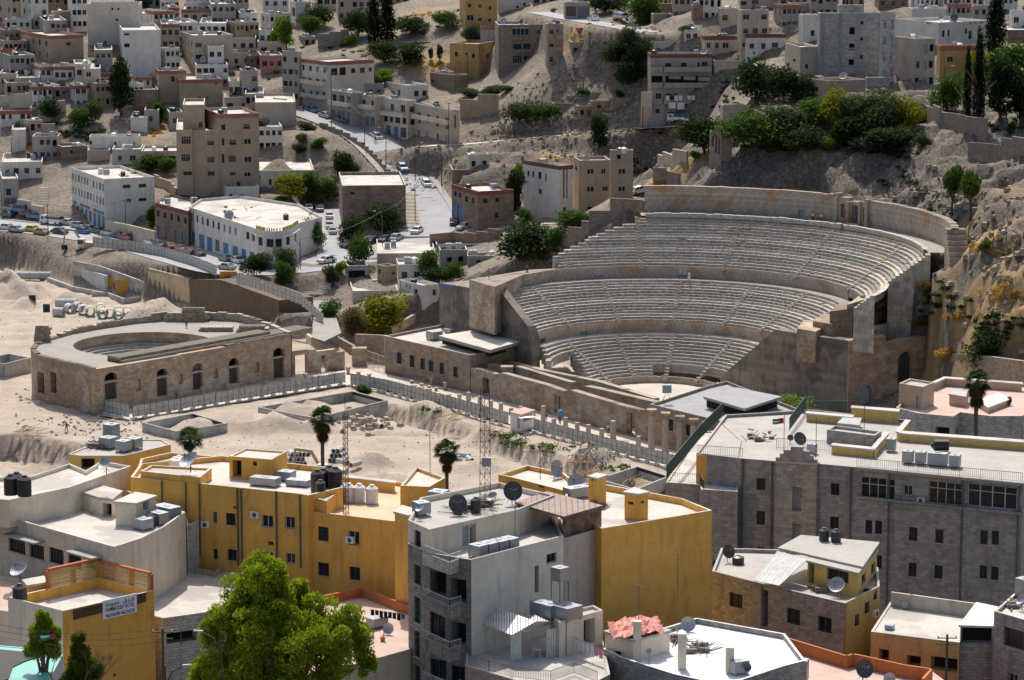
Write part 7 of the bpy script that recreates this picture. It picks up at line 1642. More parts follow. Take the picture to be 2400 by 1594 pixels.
for y in range(-12,330,21):
 x = -20+R_.uniform(0,30)
 while x < (640 if y > 40 else 2380):
  w,hh = R_.uniform(38,84),R_.uniform(30,58);i += 1
  if not (x > 640 and y > 16) and not (230 < y and 90 < x < 400) and not (880 < x < 1040): infill(x,y+R_.uniform(-6,6),w,hh,i)
  x += w*R_.uniform(.75,1.2)
for a in ((1600,70,40,28),(1690,100,40,40),(1245,62,34,22),(620,140,36,24),(1780,190,44,26),(2110,120,30,30),(1500,60,36,20),(2330,130,50,24),(700,86,40,20),(560,100,40,26),(1350,66,50,18)): i += 1;infill(*a,i)
# ---------------------------------------------------------------- trees
def cards(n,pos,size,rnd,up=.3,hang=0.0,elong=1.0):
 """n small leaf faces at pos (n x 3)"""
 r = rnd;d = r.normal(size=(n,3));d /= np.linalg.norm(d,axis=1)[:,None]
 e = r.normal(size=(n,3));e[:,2] -= hang;e /= np.linalg.norm(e,axis=1)[:,None]
 a = e;b = np.cross(d,a);b /= np.maximum(1e-6,np.linalg.norm(b,axis=1))[:,None]
 s = size*r.uniform(.6,1.25,n)[:,None];a = a*s*elong;b = b*s*.55
 V = np.stack([pos-a-b*.3,pos-b,pos+a,pos+b],1).reshape(-1,3).astype(np.float32);return V
def cardmesh(name,V,mat):
 me_ = bpy.data.meshes.new(name);n = len(V)//4;me_.vertices.add(len(V));me_.vertices.foreach_set('co',V.ravel());me_.loops.add(n*4);me_.loops.foreach_set('vertex_index',np.arange(n*4,dtype=np.int32))
 me_.polygons.add(n);me_.polygons.foreach_set('loop_start',np.arange(0,n*4,4,dtype=np.int32));me_.polygons.foreach_set('loop_total',np.full(n,4,np.int32));me_.update();me_.materials.append(mat);return me_
def blobs(kind,r):
 out = []
 if kind == 'broad':
  for i in range(18): t = r.uniform(0,6.28);q = r.uniform(.05,.38);z = r.uniform(.2,.8);out.append((q*cos(t),q*sin(t),z,r.uniform(.16,.27)*(1.3-.5*z)))
 elif kind == 'cyp':
  for i in range(16): z = .08+.88*i/15;out.append((r.uniform(-.06,.06),r.uniform(-.06,.06),z,.34*(1-z)**.55*.9+.05))
 elif kind == 'pine':
  for i in range(9): t = r.uniform(0,6.28);q = r.uniform(0,.3);out.append((q*cos(t),q*sin(t),r.uniform(.62,.82),r.uniform(.16,.24)))
 elif kind == 'bush':
  for i in range(9): t = r.uniform(0,6.28);q = r.uniform(0,.32);out.append((q*cos(t),q*sin(t),r.uniform(.1,.5),r.uniform(.16,.28)))
 elif kind == 'tall':
  for i in range(16): t = r.uniform(0,6.28);z = r.uniform(.22,.88);q = r.uniform(0,.26);out.append((q*cos(t),q*sin(t),z,r.uniform(.12,.2)))
 return out
CM = {}
def crownmesh(kind,seed,n=3800,size=.036,hang=0):
 k = (kind,seed,n)
 if k in CM: return CM[k]
 r = np.random.RandomState(seed*13+7);B_ = blobs(kind,r);w = np.array([b[3]**2 for b in B_]);w /= w.sum();pos = []
 for b,m_ in zip(B_,w):
  c = int(n*m_)+1;d = r.normal(size=(c,3));d /= np.linalg.norm(d,axis=1)[:,None];rad = b[3]*r.uniform(.72,1.12,c)[:,None]
  zs = .85 if kind == 'broad' else (1.6 if kind == 'cyp' else .8)
  p = np.array(b[:3])+d*rad*np.array([1,1,zs])+fbm_off(d,seed)[:,None]*d*b[3]*.5;pos.append(p)
 pos = np.concatenate(pos);pos = pos[pos[:,2] > .0]
 me_ = cardmesh('crown',cards(len(pos),pos,size,r,hang=hang),leafmat('leaves',(.06,.09,.025),(.04,.065,.02)));CM[k] = me_;return me_
def fbm_off(d,seed): return np.sin(d[:,0]*5+seed)*np.cos(d[:,1]*6+seed*2)*np.sin(d[:,2]*4+seed*3)
bark = plain('bark',(.12,.085,.06),.9,var=.4)
TM = []
for s_ in range(3):
 g = random.Random(s_+20);mb = MB();pts = [(0,0,-.04),(g.uniform(-.02,.02),0,.15),(g.uniform(-.04,.04),g.uniform(-.03,.03),.32),(g.uniform(-.05,.05),0,.55)];rr = [.035,.028,.022,.012]
 for i in range(3): mb.tube(pts[i],pts[i+1],rr[i],7,0,rr[i+1])
 for k in range(6): t = g.uniform(0,6.28);z0 = g.uniform(.2,.45);mb.tube((0,0,z0),(cos(t)*.24,sin(t)*.24,z0+.25),.013,5,0,.004)
 TM.append(mb.mesh('trunk',[bark],True))
LM = {'dark': leafmat('leaf_dark',(.035,.06,.022),(.02,.038,.016)),'olive': leafmat('leaf_olive',(.085,.105,.06),(.05,.068,.04)),'green': leafmat('leaf_green',(.075,.13,.03),(.045,.085,.02)),
      'bright': leafmat('leaf_bright',(.16,.25,.035),(.09,.15,.02)),'yg': leafmat('leaf_yellow_green',(.25,.24,.025),(.12,.14,.02)),'cyp': leafmat('leaf_cypress',(.016,.028,.014),(.01,.018,.01)),'dry': leafmat('leaf_dry',(.2,.14,.075),(.12,.085,.05)),'gold': leafmat('dry_grass',(.5,.3,.09),(.36,.2,.06))}
def tree(x,yt,yb,w,kind,col,label,Y=None,cat='tree',name=None,n=3800,z=None,hang=0):
 if Y: p = una(x,yb,Y)
 elif z is not None: p = unz(x,yb,z)
 else: p = gt(x,yb)
 h = max(.8,una(x,yt,p.y).z-p.z);wd = w/ppm(p.y)*(1.05 if 1740 < x < 2200 and yb < 370 else 1);z0 = min(p.z,ground(p.x,p.y)) if Y is None and z is None else p.z
 root = empty(name or {'cyp': 'cypress','pine': 'pine_tree','bush': 'bush'}.get(kind,'tree'),(p.x,p.y,z0));tag(root,label,cat)
 h = h+p.z-z0;sd_ = int(x*7+yt) % 3
 cr = inst(crownmesh(kind,sd_,n,(.036 if n < 4000 else .022),hang),'crown',root,(0,0,0),(x*1.7) % 6.28,(wd*1.3,wd*1.3,h*1.04),[LM[col]])
 if kind != 'bush': inst(TM[sd_],'trunk',root,(0,0,0),x % 6.28,(h*.9,h*.9,h*(1.0 if kind != 'pine' else 1.25)))
 return root
TR = """285,135,272,66,tall,dark,tall dark eucalyptus tree among the left hillside houses
330,-14,28,36,broad,dark,dark round tree at the top edge above the low white house
113,226,285,46,broad,dark,dark green tree beside the stepped garden wall at left
182,252,300,52,broad,green,mid green tree on the slope below the eucalyptus
216,232,290,46,broad,olive,grey green tree left of the eucalyptus foot
376,240,292,36,tall,green,green shrub tree between the brown house and twin tan houses
345,358,402,56,broad,green,green tree growing in front of the pointed arches
392,365,405,40,broad,green,small green tree at the right end of the pointed arches
672,40,118,52,tall,bright,bright lime green tree in front of the tall white block
645,56,112,32,tall,bright,slim lime green tree beside the larger lime green one
742,8,66,58,broad,dark,dark tree right of the tall white block
728,32,82,46,broad,green,mottled green tree leaning over the garden wall
840,18,86,58,broad,dark,dark spreading tree left of the cypresses
878,-8,102,38,cyp,cyp,very dark tall cypress, left one of the pair at the top
908,-14,100,44,cyp,cyp,very dark tall cypress, right one of the pair at the top
965,34,80,72,broad,dark,wide dark tree below the rocky orange slope at the top
1048,24,66,56,broad,green,green tree left of the tall orange house
900,94,150,62,broad,dark,dark tree under the cypress pair
958,100,152,66,broad,dark,dark tree above the dry garden
822,80,106,28,broad,bright,small bright tree at the end of the garden wall
1102,62,98,34,broad,olive,small pale tree on the ochre cube house terrace
1010,112,140,16,tall,olive,narrow grey shrub on the orange dry garden, left one
1030,104,142,20,tall,olive,narrow grey shrub on the orange dry garden, right one
1420,-22,30,84,broad,dark,big dark tree behind the white cars at the top
1508,-24,58,76,broad,green,broad green tree at the top centre right
1612,50,76,36,bush,green,round green bush above the dishes
1472,58,112,46,broad,olive,upper grey green tree in the dark group beside the stair
1448,94,152,60,broad,dark,left dark tree in the group beside the stair
1494,92,160,56,broad,dark,right dark tree in the group beside the stair
1478,140,204,66,broad,dark,lowest dark tree in the group beside the stair
1216,234,288,66,broad,olive,grey green tree on the rubble slope left of the huts
1275,238,284,62,broad,green,green tree on the rubble slope left of the huts
1402,270,352,50,tall,dark,dark fig tree standing beside the narrow lane
1650,268,362,88,broad,dark,dark tree mass below the parked lorry
1608,280,330,60,broad,olive,pale olive tree right of the lorry
1632,346,372,26,bush,bright,bright small bush above the dry grass plot
1770,132,240,80,broad,dark,dark tree below the white house with a brown parapet
1760,250,352,124,broad,green,broad light green pine beside the stone pavilion
1836,148,240,80,broad,dark,dark tree left of the tan house with a black tank
1890,176,240,58,broad,dark,dark round tree against the tan house wall
1850,246,322,96,broad,olive,grey green tree in the left middle of the tree belt
1908,226,296,84,broad,green,green tree below the tan house corner
1962,204,300,62,broad,yg,yellowish tree in front of the tan house
2010,214,300,86,broad,olive,pale olive tree in the centre of the tree belt
2060,208,330,96,broad,olive,big dusty olive tree in the tree belt
2116,224,306,72,broad,yg,yellow green tree at the right end of the belt
1992,262,344,96,broad,dark,dark lower tree in the middle of the belt
2066,290,356,110,broad,dark,dark hanging tree above the cliff
1886,300,352,80,broad,dark,dark lower tree left of the small white gate
1814,300,350,70,broad,green,low green tree at the left end of the belt
1940,312,350,40,bush,bright,bright bush at the foot of the tree belt
2150,240,290,40,broad,dark,dark shrub tree under the sandy road
2332,-10,122,54,cyp,cyp,giant dark cypress against the white houses at right
2292,92,292,34,cyp,cyp,tall slim dark cypress in the park, middle one
2266,128,284,24,cyp,cyp,short slim dark cypress in the park, left one
2218,168,272,66,broad,green,green pepper tree beside the park lamp post
2312,120,180,70,broad,yg,yellow green tree behind the slim cypresses
2384,94,170,90,broad,green,light green tree at the right edge below the cypress
2345,130,284,110,tall,dark,huge dark shady tree in the park, right
2396,150,300,80,tall,dark,dark tree cut by the right edge in the park
2166,300,340,34,bush,green,rounded green bush under the park wall
2396,316,350,34,bush,green,green bush at the right edge over the terrace wall
2232,392,500,60,pine,green,left umbrella pine on the rock right of the back wall
2276,400,520,54,pine,green,right umbrella pine on the rock right of the back wall
2176,636,694,52,bush,dry,dry brown thorn bush at the right end of the seats
2138,652,694,40,bush,dark,dark bush under the right end of the seats
2166,728,762,64,bush,dry,flat dry bush below the ruined platforms
2306,552,588,34,bush,green,green bush in the dry grass right of the seats
2182,478,502,18,bush,green,little green bush behind the back wall
2310,770,860,90,broad,dark,dark scrub tree over the retaining wall at right
2215,800,838,60,bush,gold,golden dry grass clump on the wall right of the arched end wall
2060,772,800,56,bush,dry,tan grass clump on the ruined platform
1233,488,530,36,broad,green,small green tree left of the white and grey tower foot
1240,520,606,126,broad,dark,large dark tree spreading left of the upper seats
1345,486,545,76,broad,green,green tree in front of the brown apartment house
1302,530,590,50,broad,green,green tree beside the stepped garden wall
1202,398,520,54,tall,dark,tall dark tree between corner house and white tower
1214,378,430,34,tall,bright,bright creeper tree behind the tall dark tree
682,402,470,60,broad,yg,yellowish tree behind the willow
734,404,486,60,tall,green,weeping green willow beside the cream house
770,412,468,50,broad,green,green tree right of the willow
858,452,530,70,broad,green,green tree in front of the long dark tan building
900,478,552,76,broad,dark,dark tree in front of the blank tan wall
826,508,572,60,broad,dark,dark tree at the corner of the side street
841,548,622,54,broad,green,round street tree at the junction
596,590,648,58,broad,dark,dark street tree below the rounded shop block
672,578,640,50,broad,olive,street tree in front of the rounded corner
738,508,586,42,broad,green,green tree against the end wall of the rounded shop block
668,612,664,44,broad,green,small green tree above the curving panel fence
776,606,660,40,bush,olive,grey green shrub right of the broad steps
796,600,640,24,bush,bright,bright palm shrub right of the broad steps
1002,584,650,50,broad,green,green tree beside the grey concrete box house
1030,624,664,52,broad,dark,dark round tree behind the white two-storey house
1062,612,660,42,broad,green,light green tree in front of the open door house
896,686,786,104,broad,yg,big yellow green tree left of the museum wing
828,716,784,56,broad,dry,brownish bare looking tree left of the yellow green tree
770,702,768,48,broad,green,slim leaning tree on the pale square
356,484,540,28,tall,green,slender tree beside the red fascia shop house
652,454,474,30,bush,bright,small bright palm bush beside the curved garden wall
720,274,306,38,bush,olive,round olive bush at the top of the rocky mound
744,314,348,38,bush,green,green bush on the rocky mound
708,304,332,26,bush,green,smaller green bush on the rocky mound
702,328,358,30,bush,dark,dark bush in the middle of the rocky mound
812,350,424,50,broad,dark,dark tree below the bend of the steep road
850,892,922,44,bush,green,green bush growing at the corner of the panel fences
604,276,322,42,broad,dark,dark tree in the yard behind the tall tan house
1104,196,226,50,bush,olive,olive bushes on the slope above the street row, left
1150,190,224,54,bush,olive,olive bushes on the slope above the street row, middle
1186,192,214,40,bush,green,green bushes on the slope above the street row, right
900,152,188,50,bush,bright,bright vine over the garden yard
886,166,194,44,bush,green,green garden bushes beside the street row roofs
1370,200,220,30,bush,green,small round bush on the bare slope
1452,206,226,24,bush,green,little bush right of the bare slope
430,446,466,70,bush,green,low green hedge beside the dry plot
118,66,70,24,bush,dark,dark bush among the top left blocks
540,4,20,30,broad,dark,dark tree at the top edge left of the grey house"""
for l in TR.split('\n'):
 a = l.split(',',6);tree(*[float(v) for v in a[:4]],a[4],a[5],a[6])
tree(1826,925,1012,172,'broad','bright','bright green spreading tree beside the right side wall of the theatre',z=0,n=9000)
# undergrowth: uncountable
def scrub(label,spec,mat,size=.28,h=.7):
 r = np.random.RandomState(int(spec[0][0]));P = []
 for x,y,rx,ry,n in spec:
  for _ in range(n):
   q = gt(x+r.normal()*rx*.5,y+r.normal()*ry*.5);m_ = 60;s = r.uniform(.4,1.1)
   d = r.normal(size=(m_,3))*np.array([.5,.5,.28])*s;d[:,2] = np.abs(d[:,2]);P.append(np.array([q.x,q.y,q.z])+d*1.0)
 P = np.concatenate(P);o = bpy.data.objects.new('undergrowth',cardmesh('undergrowth',cards(len(P),P,size,r),mat));S.collection.objects.link(o);stuff(o,label,'undergrowth')
scrub('low green scrub on the left hillside and between houses',[(190,315,60,14,30),(60,240,60,10,14),(120,290,40,14,10),(470,120,200,60,20),(620,150,90,50,16),(760,215,70,30,14),(560,240,60,20,10),(340,400,60,10,8),(820,130,60,40,14),(1000,60,80,30,10)],LM['green'])
scrub('dark scrub at the foot of walls and cliffs',[(1900,345,140,12,34),(2100,360,60,12,14),(1700,250,40,50,16),(2200,700,50,40,20),(2330,760,60,25,20),(1500,380,60,20,10),(1180,460,30,40,10),(2130,420,60,30,10),(1600,320,40,20,10),(1400,20,120,20,14),(2330,300,70,20,18)],LM['dark'])
scrub('green weeds in the trench below the panel fence',[(1180,1020,40,8,14),(1290,1050,60,8,16),(1000,960,50,6,6),(1450,1100,80,8,8),(930,915,30,4,5),(1210,1040,30,8,14)],LM['green'],.16)
scrub('golden dry grass tufts on the slopes',[(95,335,40,8,20),(365,310,25,12,12),(1000,150,50,16,26),(1560,430,35,10,14),(1640,370,30,6,10),(2290,570,70,30,34),(2360,690,60,25,30),(2250,740,50,12,14),(490,450,20,5,8),(350,545,30,8,10),(2200,830,60,8,10),(1020,40,50,14,12),(1350,80,60,20,12)],LM['gold'],.2)
# palms
frond_m = leafmat('palm_frond',(.05,.085,.025),(.03,.05,.02));skirt_m = leafmat('palm_skirt',(.13,.09,.05),(.07,.05,.03))
def palm(x,yt,yb,Y,label,skirt=1.6,R=2.1,dark_=0):
 p = una(x,yb,Y);top = una(x,yt,Y).z;h = top-p.z-.9;root = empty('palm_tree',tuple(p));tag(root,label,'palm tree');g = np.random.RandomState(int(x));mb = MB()
 for i in range(8): mb.tube((.03*sin(i),0,h*i/8),(.03*sin(i+1),0,h*(i+1)/8),.27 if i else .34,8,0,.25)
 mb.build('trunk',bark,root)
 def fan(n,el0,el1,R_,mat,nm,zc,sp=26):
  P = []
  for _ in range(n):
   az = g.uniform(0,6.28);el = g.uniform(el0,el1);d = np.array([cos(az)*cos(el),sin(az)*cos(el),sin(el)]);o_ = np.array([0,0,zc])+d*.15;L_ = R_*g.uniform(.75,1.05);tip = o_+d*L_*.5+np.array([0,0,-.08])
   sd_ = np.cross(d,[0,0,1]);sd_ /= max(1e-6,np.linalg.norm(sd_));up_ = np.cross(sd_,d)
   P.append([o_-sd_*.03,o_+sd_*.03,tip+sd_*.03,tip-sd_*.03])
   for k in range(sp):
    t = (k/(sp-1)-.5)*3.4;e = d*cos(t)+sd_*sin(t)+up_*.1*g.normal();l_ = L_*.52*g.uniform(.8,1.1);q = tip+e*l_*.6;q2 = tip+e*l_+np.array([0,0,-l_*.35]);w_ = sd_*cos(t)*.05-d*sin(t)*.05
    P.append([tip,q-w_,q2,q+w_])
  V = np.array(P).reshape(-1,3).astype(np.float32);o = bpy.data.objects.new(nm,cardmesh(nm,V,mat));S.collection.objects.link(o);o.parent = root
 fan(46,-.55,1.35,R,frond_m,'crown',h);fan(60,-1.5,-.7,skirt,skirt_m,'dead_frond_skirt',h-.1,12)
 if skirt > 1.5: fan(50,-1.56,-1.1,skirt*.95,skirt_m,'dead_frond_skirt',h-1.2,12)
palm(448,1016,1200,400,'fan palm with a short trunk behind the white tanks, left',1.2,2.3)
palm(758,966,1205,400,'tall fan palm with a long shaggy skirt behind the black tanks',2.1,2.2)
palm(1048,1042,1225,395,'fan palm with a ragged skirt left of the lattice mast',1.7,2.1)
palm(2285,878,1080,350,'tall shaggy fan palm in front of the white stone villa',1.9,1.9)
# the big pepper tree in front
def bigtree(x,Y,yb,lobes,label,nleaf,col,leaf=.16,hang=1.2):
 p = una(x,yb,Y);root = empty('pepper_tree',tuple(p));tag(root,label,'tree');r = np.random.RandomState(int(x));P = [];mb = MB();tot = sum(l[2]**2 for l in lobes)
 for lx,ly,lr,dy in lobes:
  c = una(lx,ly,Y+dy);R0 = lr/ppm(Y);c = c-p
  for s in range(7):
   d = r.normal(size=3);d /= np.linalg.norm(d);cc = np.array(c)+d*R0*.62*np.array([1,1,.8]);rr = R0*r.uniform(.32,.5);m_ = int(nleaf*lr*lr/tot/7)
   e = r.normal(size=(m_,3));e /= np.linalg.norm(e,axis=1)[:,None];q = cc+e*rr*r.uniform(.55,1.1,m_)[:,None]*np.array([1,1,1.0]);q[:,2] -= np.abs(r.normal(size=m_))*rr*.5*(e[:,2] < .2);P.append(q)
  a = Vector((0,0,max(1,c.z*.35)));m1_ = a.lerp(c,.5)+Vector((0,0,.4));mb.tube((0,0,0),a,.38,8,0,.26);mb.tube(a,m1_,.2,6,0,.12);mb.tube(m1_,c,.12,5,0,.04)
 P = np.concatenate(P);o = bpy.data.objects.new('crown',cardmesh('crown',cards(len(P),P,leaf,r,hang=hang,elong=1.3),LM[col]));S.collection.objects.link(o);o.parent = root
 mb.build('trunk',bark,root)
LM['pepper'] = leafmat('leaf_pepper',(.36,.4,.035),(.22,.27,.025),(.12,.15,.015));LM['pepper2'] = leafmat('leaf_pepper_dark',(.13,.17,.02),(.08,.11,.02))
bigtree(660,214,1800,[(610,1345,62,0),(560,1400,66,1),(650,1400,62,-1),(700,1395,50,2),(530,1470,66,0),(600,1480,74,-2),(680,1470,70,-1),(740,1440,60,1),(800,1440,52,0),(830,1485,48,1),(770,1500,66,-2),(700,1545,76,-3),(610,1560,80,-3),(520,1550,66,-1),(480,1590,50,0),(850,1550,40,1),(800,1570,60,-2),(560,1620,80,-3),(660,1640,90,-3),(760,1640,80,-2),(640,1330,40,1)],
  'very large lime green pepper tree with drooping foliage at the bottom edge',110000,'pepper',.115)
bigtree(105,225,1680,[(100,1450,26,0),(95,1480,32,0),(125,1480,22,0),(80,1515,28,0),(120,1515,28,0)],'small pepper tree behind the flag at the lower left',16000,'pepper',.1)
bigtree(190,215,1700,[(187,1495,20,0),(190,1525,26,0),(185,1560,32,0),(215,1570,34,0),(200,1600,40,0),(165,1600,30,0),(240,1620,30,0)],'upright dark pepper tree in front of the yellow hotel wall',22000,'pepper2',.1)
bigtree(466,232,1700,[(462,1553,16,0)],'small clipped bush on a post beside the white lamp',2500,'pepper',.08)
dt = MB();p = una(165,1600,212);g = random.Random(8)
def br_(a,d,L_,r0,k):
 b = a+d*L_;dt.tube(a,b,r0,5,0,r0*.65)
 if k:
  for _ in range(3): br_(b,(d+Vector((g.uniform(-.8,.8),g.uniform(-.4,.4),g.uniform(-.1,.6)))).normalized(),L_*.66,r0*.6,k-1)
for dx in (-.6,.5,1.0): br_(Vector((dx*1.5,0,-1)),Vector((dx*.6,0,1)).normalized(),1.6,.07,3)
dt.tube((-.9,0,-1),(1.6,0,-1),.05,5);tag(dt.build('bare_tree',bark,None,tuple(p)),'leafless grey tree with twisting twigs beside the upright pepper tree','tree')
# ---------------------------------------------------------------- cars
def carmesh(L_=4.4,W_=1.72,H_=1.42,van=False):
 body = MB();pr = [(-.5,.28,.62),(-.47,.2,.85),(-.28,.2,.92),(-.24,.2,.93),(.22,.2,.93),(.47,.2,.86),(.5,.28,.6)] if not van else [(-.5,.25,.9),(-.48,.2,1.0),(-.3,.2,1.05),(0,.2,1.05),(.3,.2,1.05),(.48,.2,1.05),(.5,.25,1.0)]
 for (x0,a0,b0),(x1,a1,b1) in zip(pr,pr[1:]):
  for s in (-1,1):
   y = s*W_/2;q = [(x0*L_,y,a0),(x1*L_,y,a1),(x1*L_,y,b1),(x0*L_,y,b0)];body.quad(*(q if s < 0 else q[::-1]))
  body.quad((x0*L_,-W_/2,b0),(x1*L_,-W_/2,b1),(x1*L_,W_/2,b1),(x0*L_,W_/2,b0));body.quad((x0*L_,W_/2,a0),(x1*L_,W_/2,a1),(x1*L_,-W_/2,a1),(x0*L_,-W_/2,a0))
 for k in (0,-1):
  x0,a0,b0 = pr[k];q = [(x0*L_,-W_/2,a0),(x0*L_,W_/2,a0),(x0*L_,W_/2,b0),(x0*L_,-W_/2,b0)];body.quad(*(q if k else q[::-1]))
 gl,rf = MB(),MB();z0 = .93 if not van else 1.05;H_ = H_ if not van else 1.95
 f = (-.27,-.14,.2,.36) if not van else (-.46,-.34,.44,.48);T_,B_ = [],[]
 wi,wo = W_/2*.8,W_/2*.96
 bot = [(f[0]*L_,-wo),(f[3]*L_,-wo),(f[3]*L_,wo),(f[0]*L_,wo)];top = [(f[1]*L_,-wi),(f[2]*L_,-wi),(f[2]*L_,wi),(f[1]*L_,wi)]
 for i in range(4): j = (i+1) % 4;gl.quad((*bot[i],z0-.02),(*bot[j],z0-.02),(*top[j],H_-.04),(*top[i],H_-.04))
 rf.prism(top,H_-.05,H_);
 for i in range(4): rf.tube((*bot[i],z0),(*top[i],H_-.03),.045,4)
 rf.tube(((f[1]+f[2])/2*L_,-wo,z0),((f[1]+f[2])/2*L_,-wi,H_-.03),.04,4);rf.tube(((f[1]+f[2])/2*L_,wo,z0),((f[1]+f[2])/2*L_,wi,H_-.03),.04,4)
 wh = MB();n = 12
 for s in (-1,1):
  a = [2*pi*i/n for i in range(n)];vs = [(.31*cos(t),s*.1-.1*s-(.0),.31*sin(t)) for t in a]+[(.31*cos(t),s*.1+.1*s,.31*sin(t)) for t in a]
 wh.v = [];wh.f = [];wh.m = []
 a = [2*pi*i/n for i in range(n)];vs = [(.31*cos(t),-.1,.31*sin(t)) for t in a]+[(.31*cos(t),.1,.31*sin(t)) for t in a];wh.add(vs,[(i,(i+1) % n,n+(i+1) % n,n+i) for i in range(n)]+[tuple(range(n-1,-1,-1)),tuple(range(n,2*n))])
 hub = [(.17*cos(t),.105,.17*sin(t)) for t in a]+[(.17*cos(t),-.105,.17*sin(t)) for t in a];wh.add(hub,[tuple(range(n)),tuple(range(2*n-1,n-1,-1))],1)
 bmp = MB().box(-.5*L_-.06,-.5*L_+.02,-W_/2,W_/2,.28,.5);bmp.box(.5*L_-.02,.5*L_+.06,-W_/2,W_/2,.28,.5)
 lt = MB().box(-.505*L_,-.49*L_,-.3,.3,0,.16)
 return dict(body=body.mesh('body',[white]),glass=gl.mesh('glass',[glassc]),roof=rf.mesh('roof',[white]),wheel=wh.mesh('wheel',[tyre,alu]),L=L_,W=W_)
glassc = plain('car_glass',(.03,.04,.05),.08,var=.1,spec=.8);tyre = plain('tyre',(.025,.025,.025),.8);lampm = plain('lamp_glass',(.7,.65,.55),.2)
CAR,VAN = carmesh(),carmesh(4.6,1.75,1.95,True);LAMPM = MB().box(-.03,.03,-.17,.17,-.07,.07).mesh('headlight',[lampm])
def paint(n,c):
 if n not in MATS: m_ = plain(n,c,.28,.0,.04,2,.6);m_.node_tree.nodes['Principled BSDF'].inputs['Coat Weight'].default_value = .5
 return MATS[n]
PA = dict(white=(.75,.76,.77),silver=(.42,.44,.46),red=(.3,.03,.03),maroon=(.14,.04,.04),black=(.025,.028,.035),navy=(.03,.045,.1),green=(.02,.09,.07),beige=(.5,.44,.32),gold=(.42,.33,.14),yellow=(.68,.5,.02),blue=(.08,.2,.36),teal=(.03,.12,.14))
def heading(x,y,road):
 P = ROADP[road];b = min(range(len(P)-1),key=lambda i: (P[i].x-x)**2+(P[i].y-y)**2);d = P[b+1]-P[b];return atan2(d.y,d.x),atan2(d.z,d.xy.length)
NC = [0]
def car(x,y,col,road,label,flip=0,me_=None,rz=None):
 me_ = me_ or CAR;p = gt(x,y);h,pit = heading(p.x,p.y,road) if rz is None else (rz,0)
 root = empty('parked_car',(p.x,p.y,p.z+.12));root.rotation_euler = (0,-pit*(1 if not flip else -1),h+(pi if flip else 0));tag(root,label,'car' if me_ is CAR else 'van','cars on the streets')
 pm = paint('paint_'+col,PA[col])
 inst(me_['body'],'body',root,mats=[pm]);inst(me_['glass'],'windows',root);inst(me_['roof'],'roof',root,mats=[pm])
 for sx in (-.31,.3):
  for sy in (-1,1): inst(me_['wheel'],'wheel',root,(sx*me_['L'],sy*(me_['W']/2-.08),.31))
 for sy in (-1,1): inst(LAMPM,'headlight',root,(-me_['L']/2-.01,sy*.6,.68))
 return root
CL = """18,509,green,main,dark green car on the road, nearest the left edge
27,495,beige,main,beige off-road car parked by the wall at the left edge
65,507,maroon,main,maroon car parked right of the light blue van
84,513,blue,main,light blue car parked below the narrow stair
157,528,white,main,white car parked at the left end of the white shop block
184,535,silver,main,silver car parked in front of the white shop block
194,548,blue,main,light blue car moving past the excavator arm
210,543,silver,main,small bright silver car in front of the blue shops
229,547,gold,main,gold car parked at the corner of the white shop block
256,553,white,main,white car first in the long row behind the panel fence
279,559,navy,main,dark blue car between the white car and the red pickup row
297,563,red,main,red car left of the blue pickup
355,575,white,main,white car right of the blue pickup
374,581,black,main,black car between white and red cars behind the fence
397,584,red,main,bright red car below the red fascia shop house
425,590,red,main,second bright red car in the row behind the fence
444,596,maroon,main,dark red car third of the red cars
466,600,black,main,black car with glinting roof after the red cars
529,613,teal,main,dark teal car alone near the end of the fence
556,617,white,main,white car behind the dark teal car
532,633,silver,main,silver car half hidden behind the fence end
77,544,yellow,main,yellow taxi on the road above the concrete box
97,550,gold,main,yellow green car behind the yellow taxi
140,549,navy,main,dark blue car on the near side of the road
15,539,white,main,white car parked on the near side at the left edge
38,544,silver,main,silver car parked second from the left edge on the near side
643,620,beige,main,beige car parked under the street tree
622,632,black,main,black car parked left of the beige car
766,617,white,main,white taxi crossing the junction
772,512,white,side,white car at the top of the side street
772,535,silver,side,silver car parked in the middle of the side street
779,548,silver,side,grey car parked lowest in the side street
724,494,silver,side,silver car parked behind the rounded shop block
750,496,navy,side,dark blue car parked behind the rounded shop block
818,580,black,hill,black car hidden beside the round street tree
875,570,navy,hill,dark blue car in the shade of the dark trees
903,568,navy,hill,second dark blue car in the shade of the dark trees
928,564,silver,hill,silver car parked in the sun beside the dark trees
977,547,white,hill,white car parked at the foot of the roadside steps
1063,527,black,hill,black car parked at the brown corner house
1092,537,white,fork,white car parked behind the tan boundary wall
998,434,white,hill,white and green taxi climbing the steep road
942,397,blue,hill,light blue car high on the steep road
882,324,white,hill,white car below the cream street house
733,263,blue,hill,light blue car parked highest on the steep road
762,276,silver,hill,silver car parked in the shade of the street row
794,284,teal,hill,dark teal car third in the row under the shops
814,291,green,hill,dark green car lowest of the row under the shops
642,238,silver,hill,silver car parked at the street head behind the wall
1334,38,white,upper,white estate car in front of the garage at the top
1391,50,white,upper,white car on the top lane right of the garage
1497,454,white,fork,white car parked beside the brown stair tower
567,217,green,hill,dark green car standing between the small white houses"""
for i,l in enumerate(CL.split('\n')):
 a = l.split(',',4);car(float(a[0]),float(a[1]),a[2],a[3],a[4],i % 2)
car(49,499,'blue','main','light blue van parked between beige and maroon cars',0,VAN)
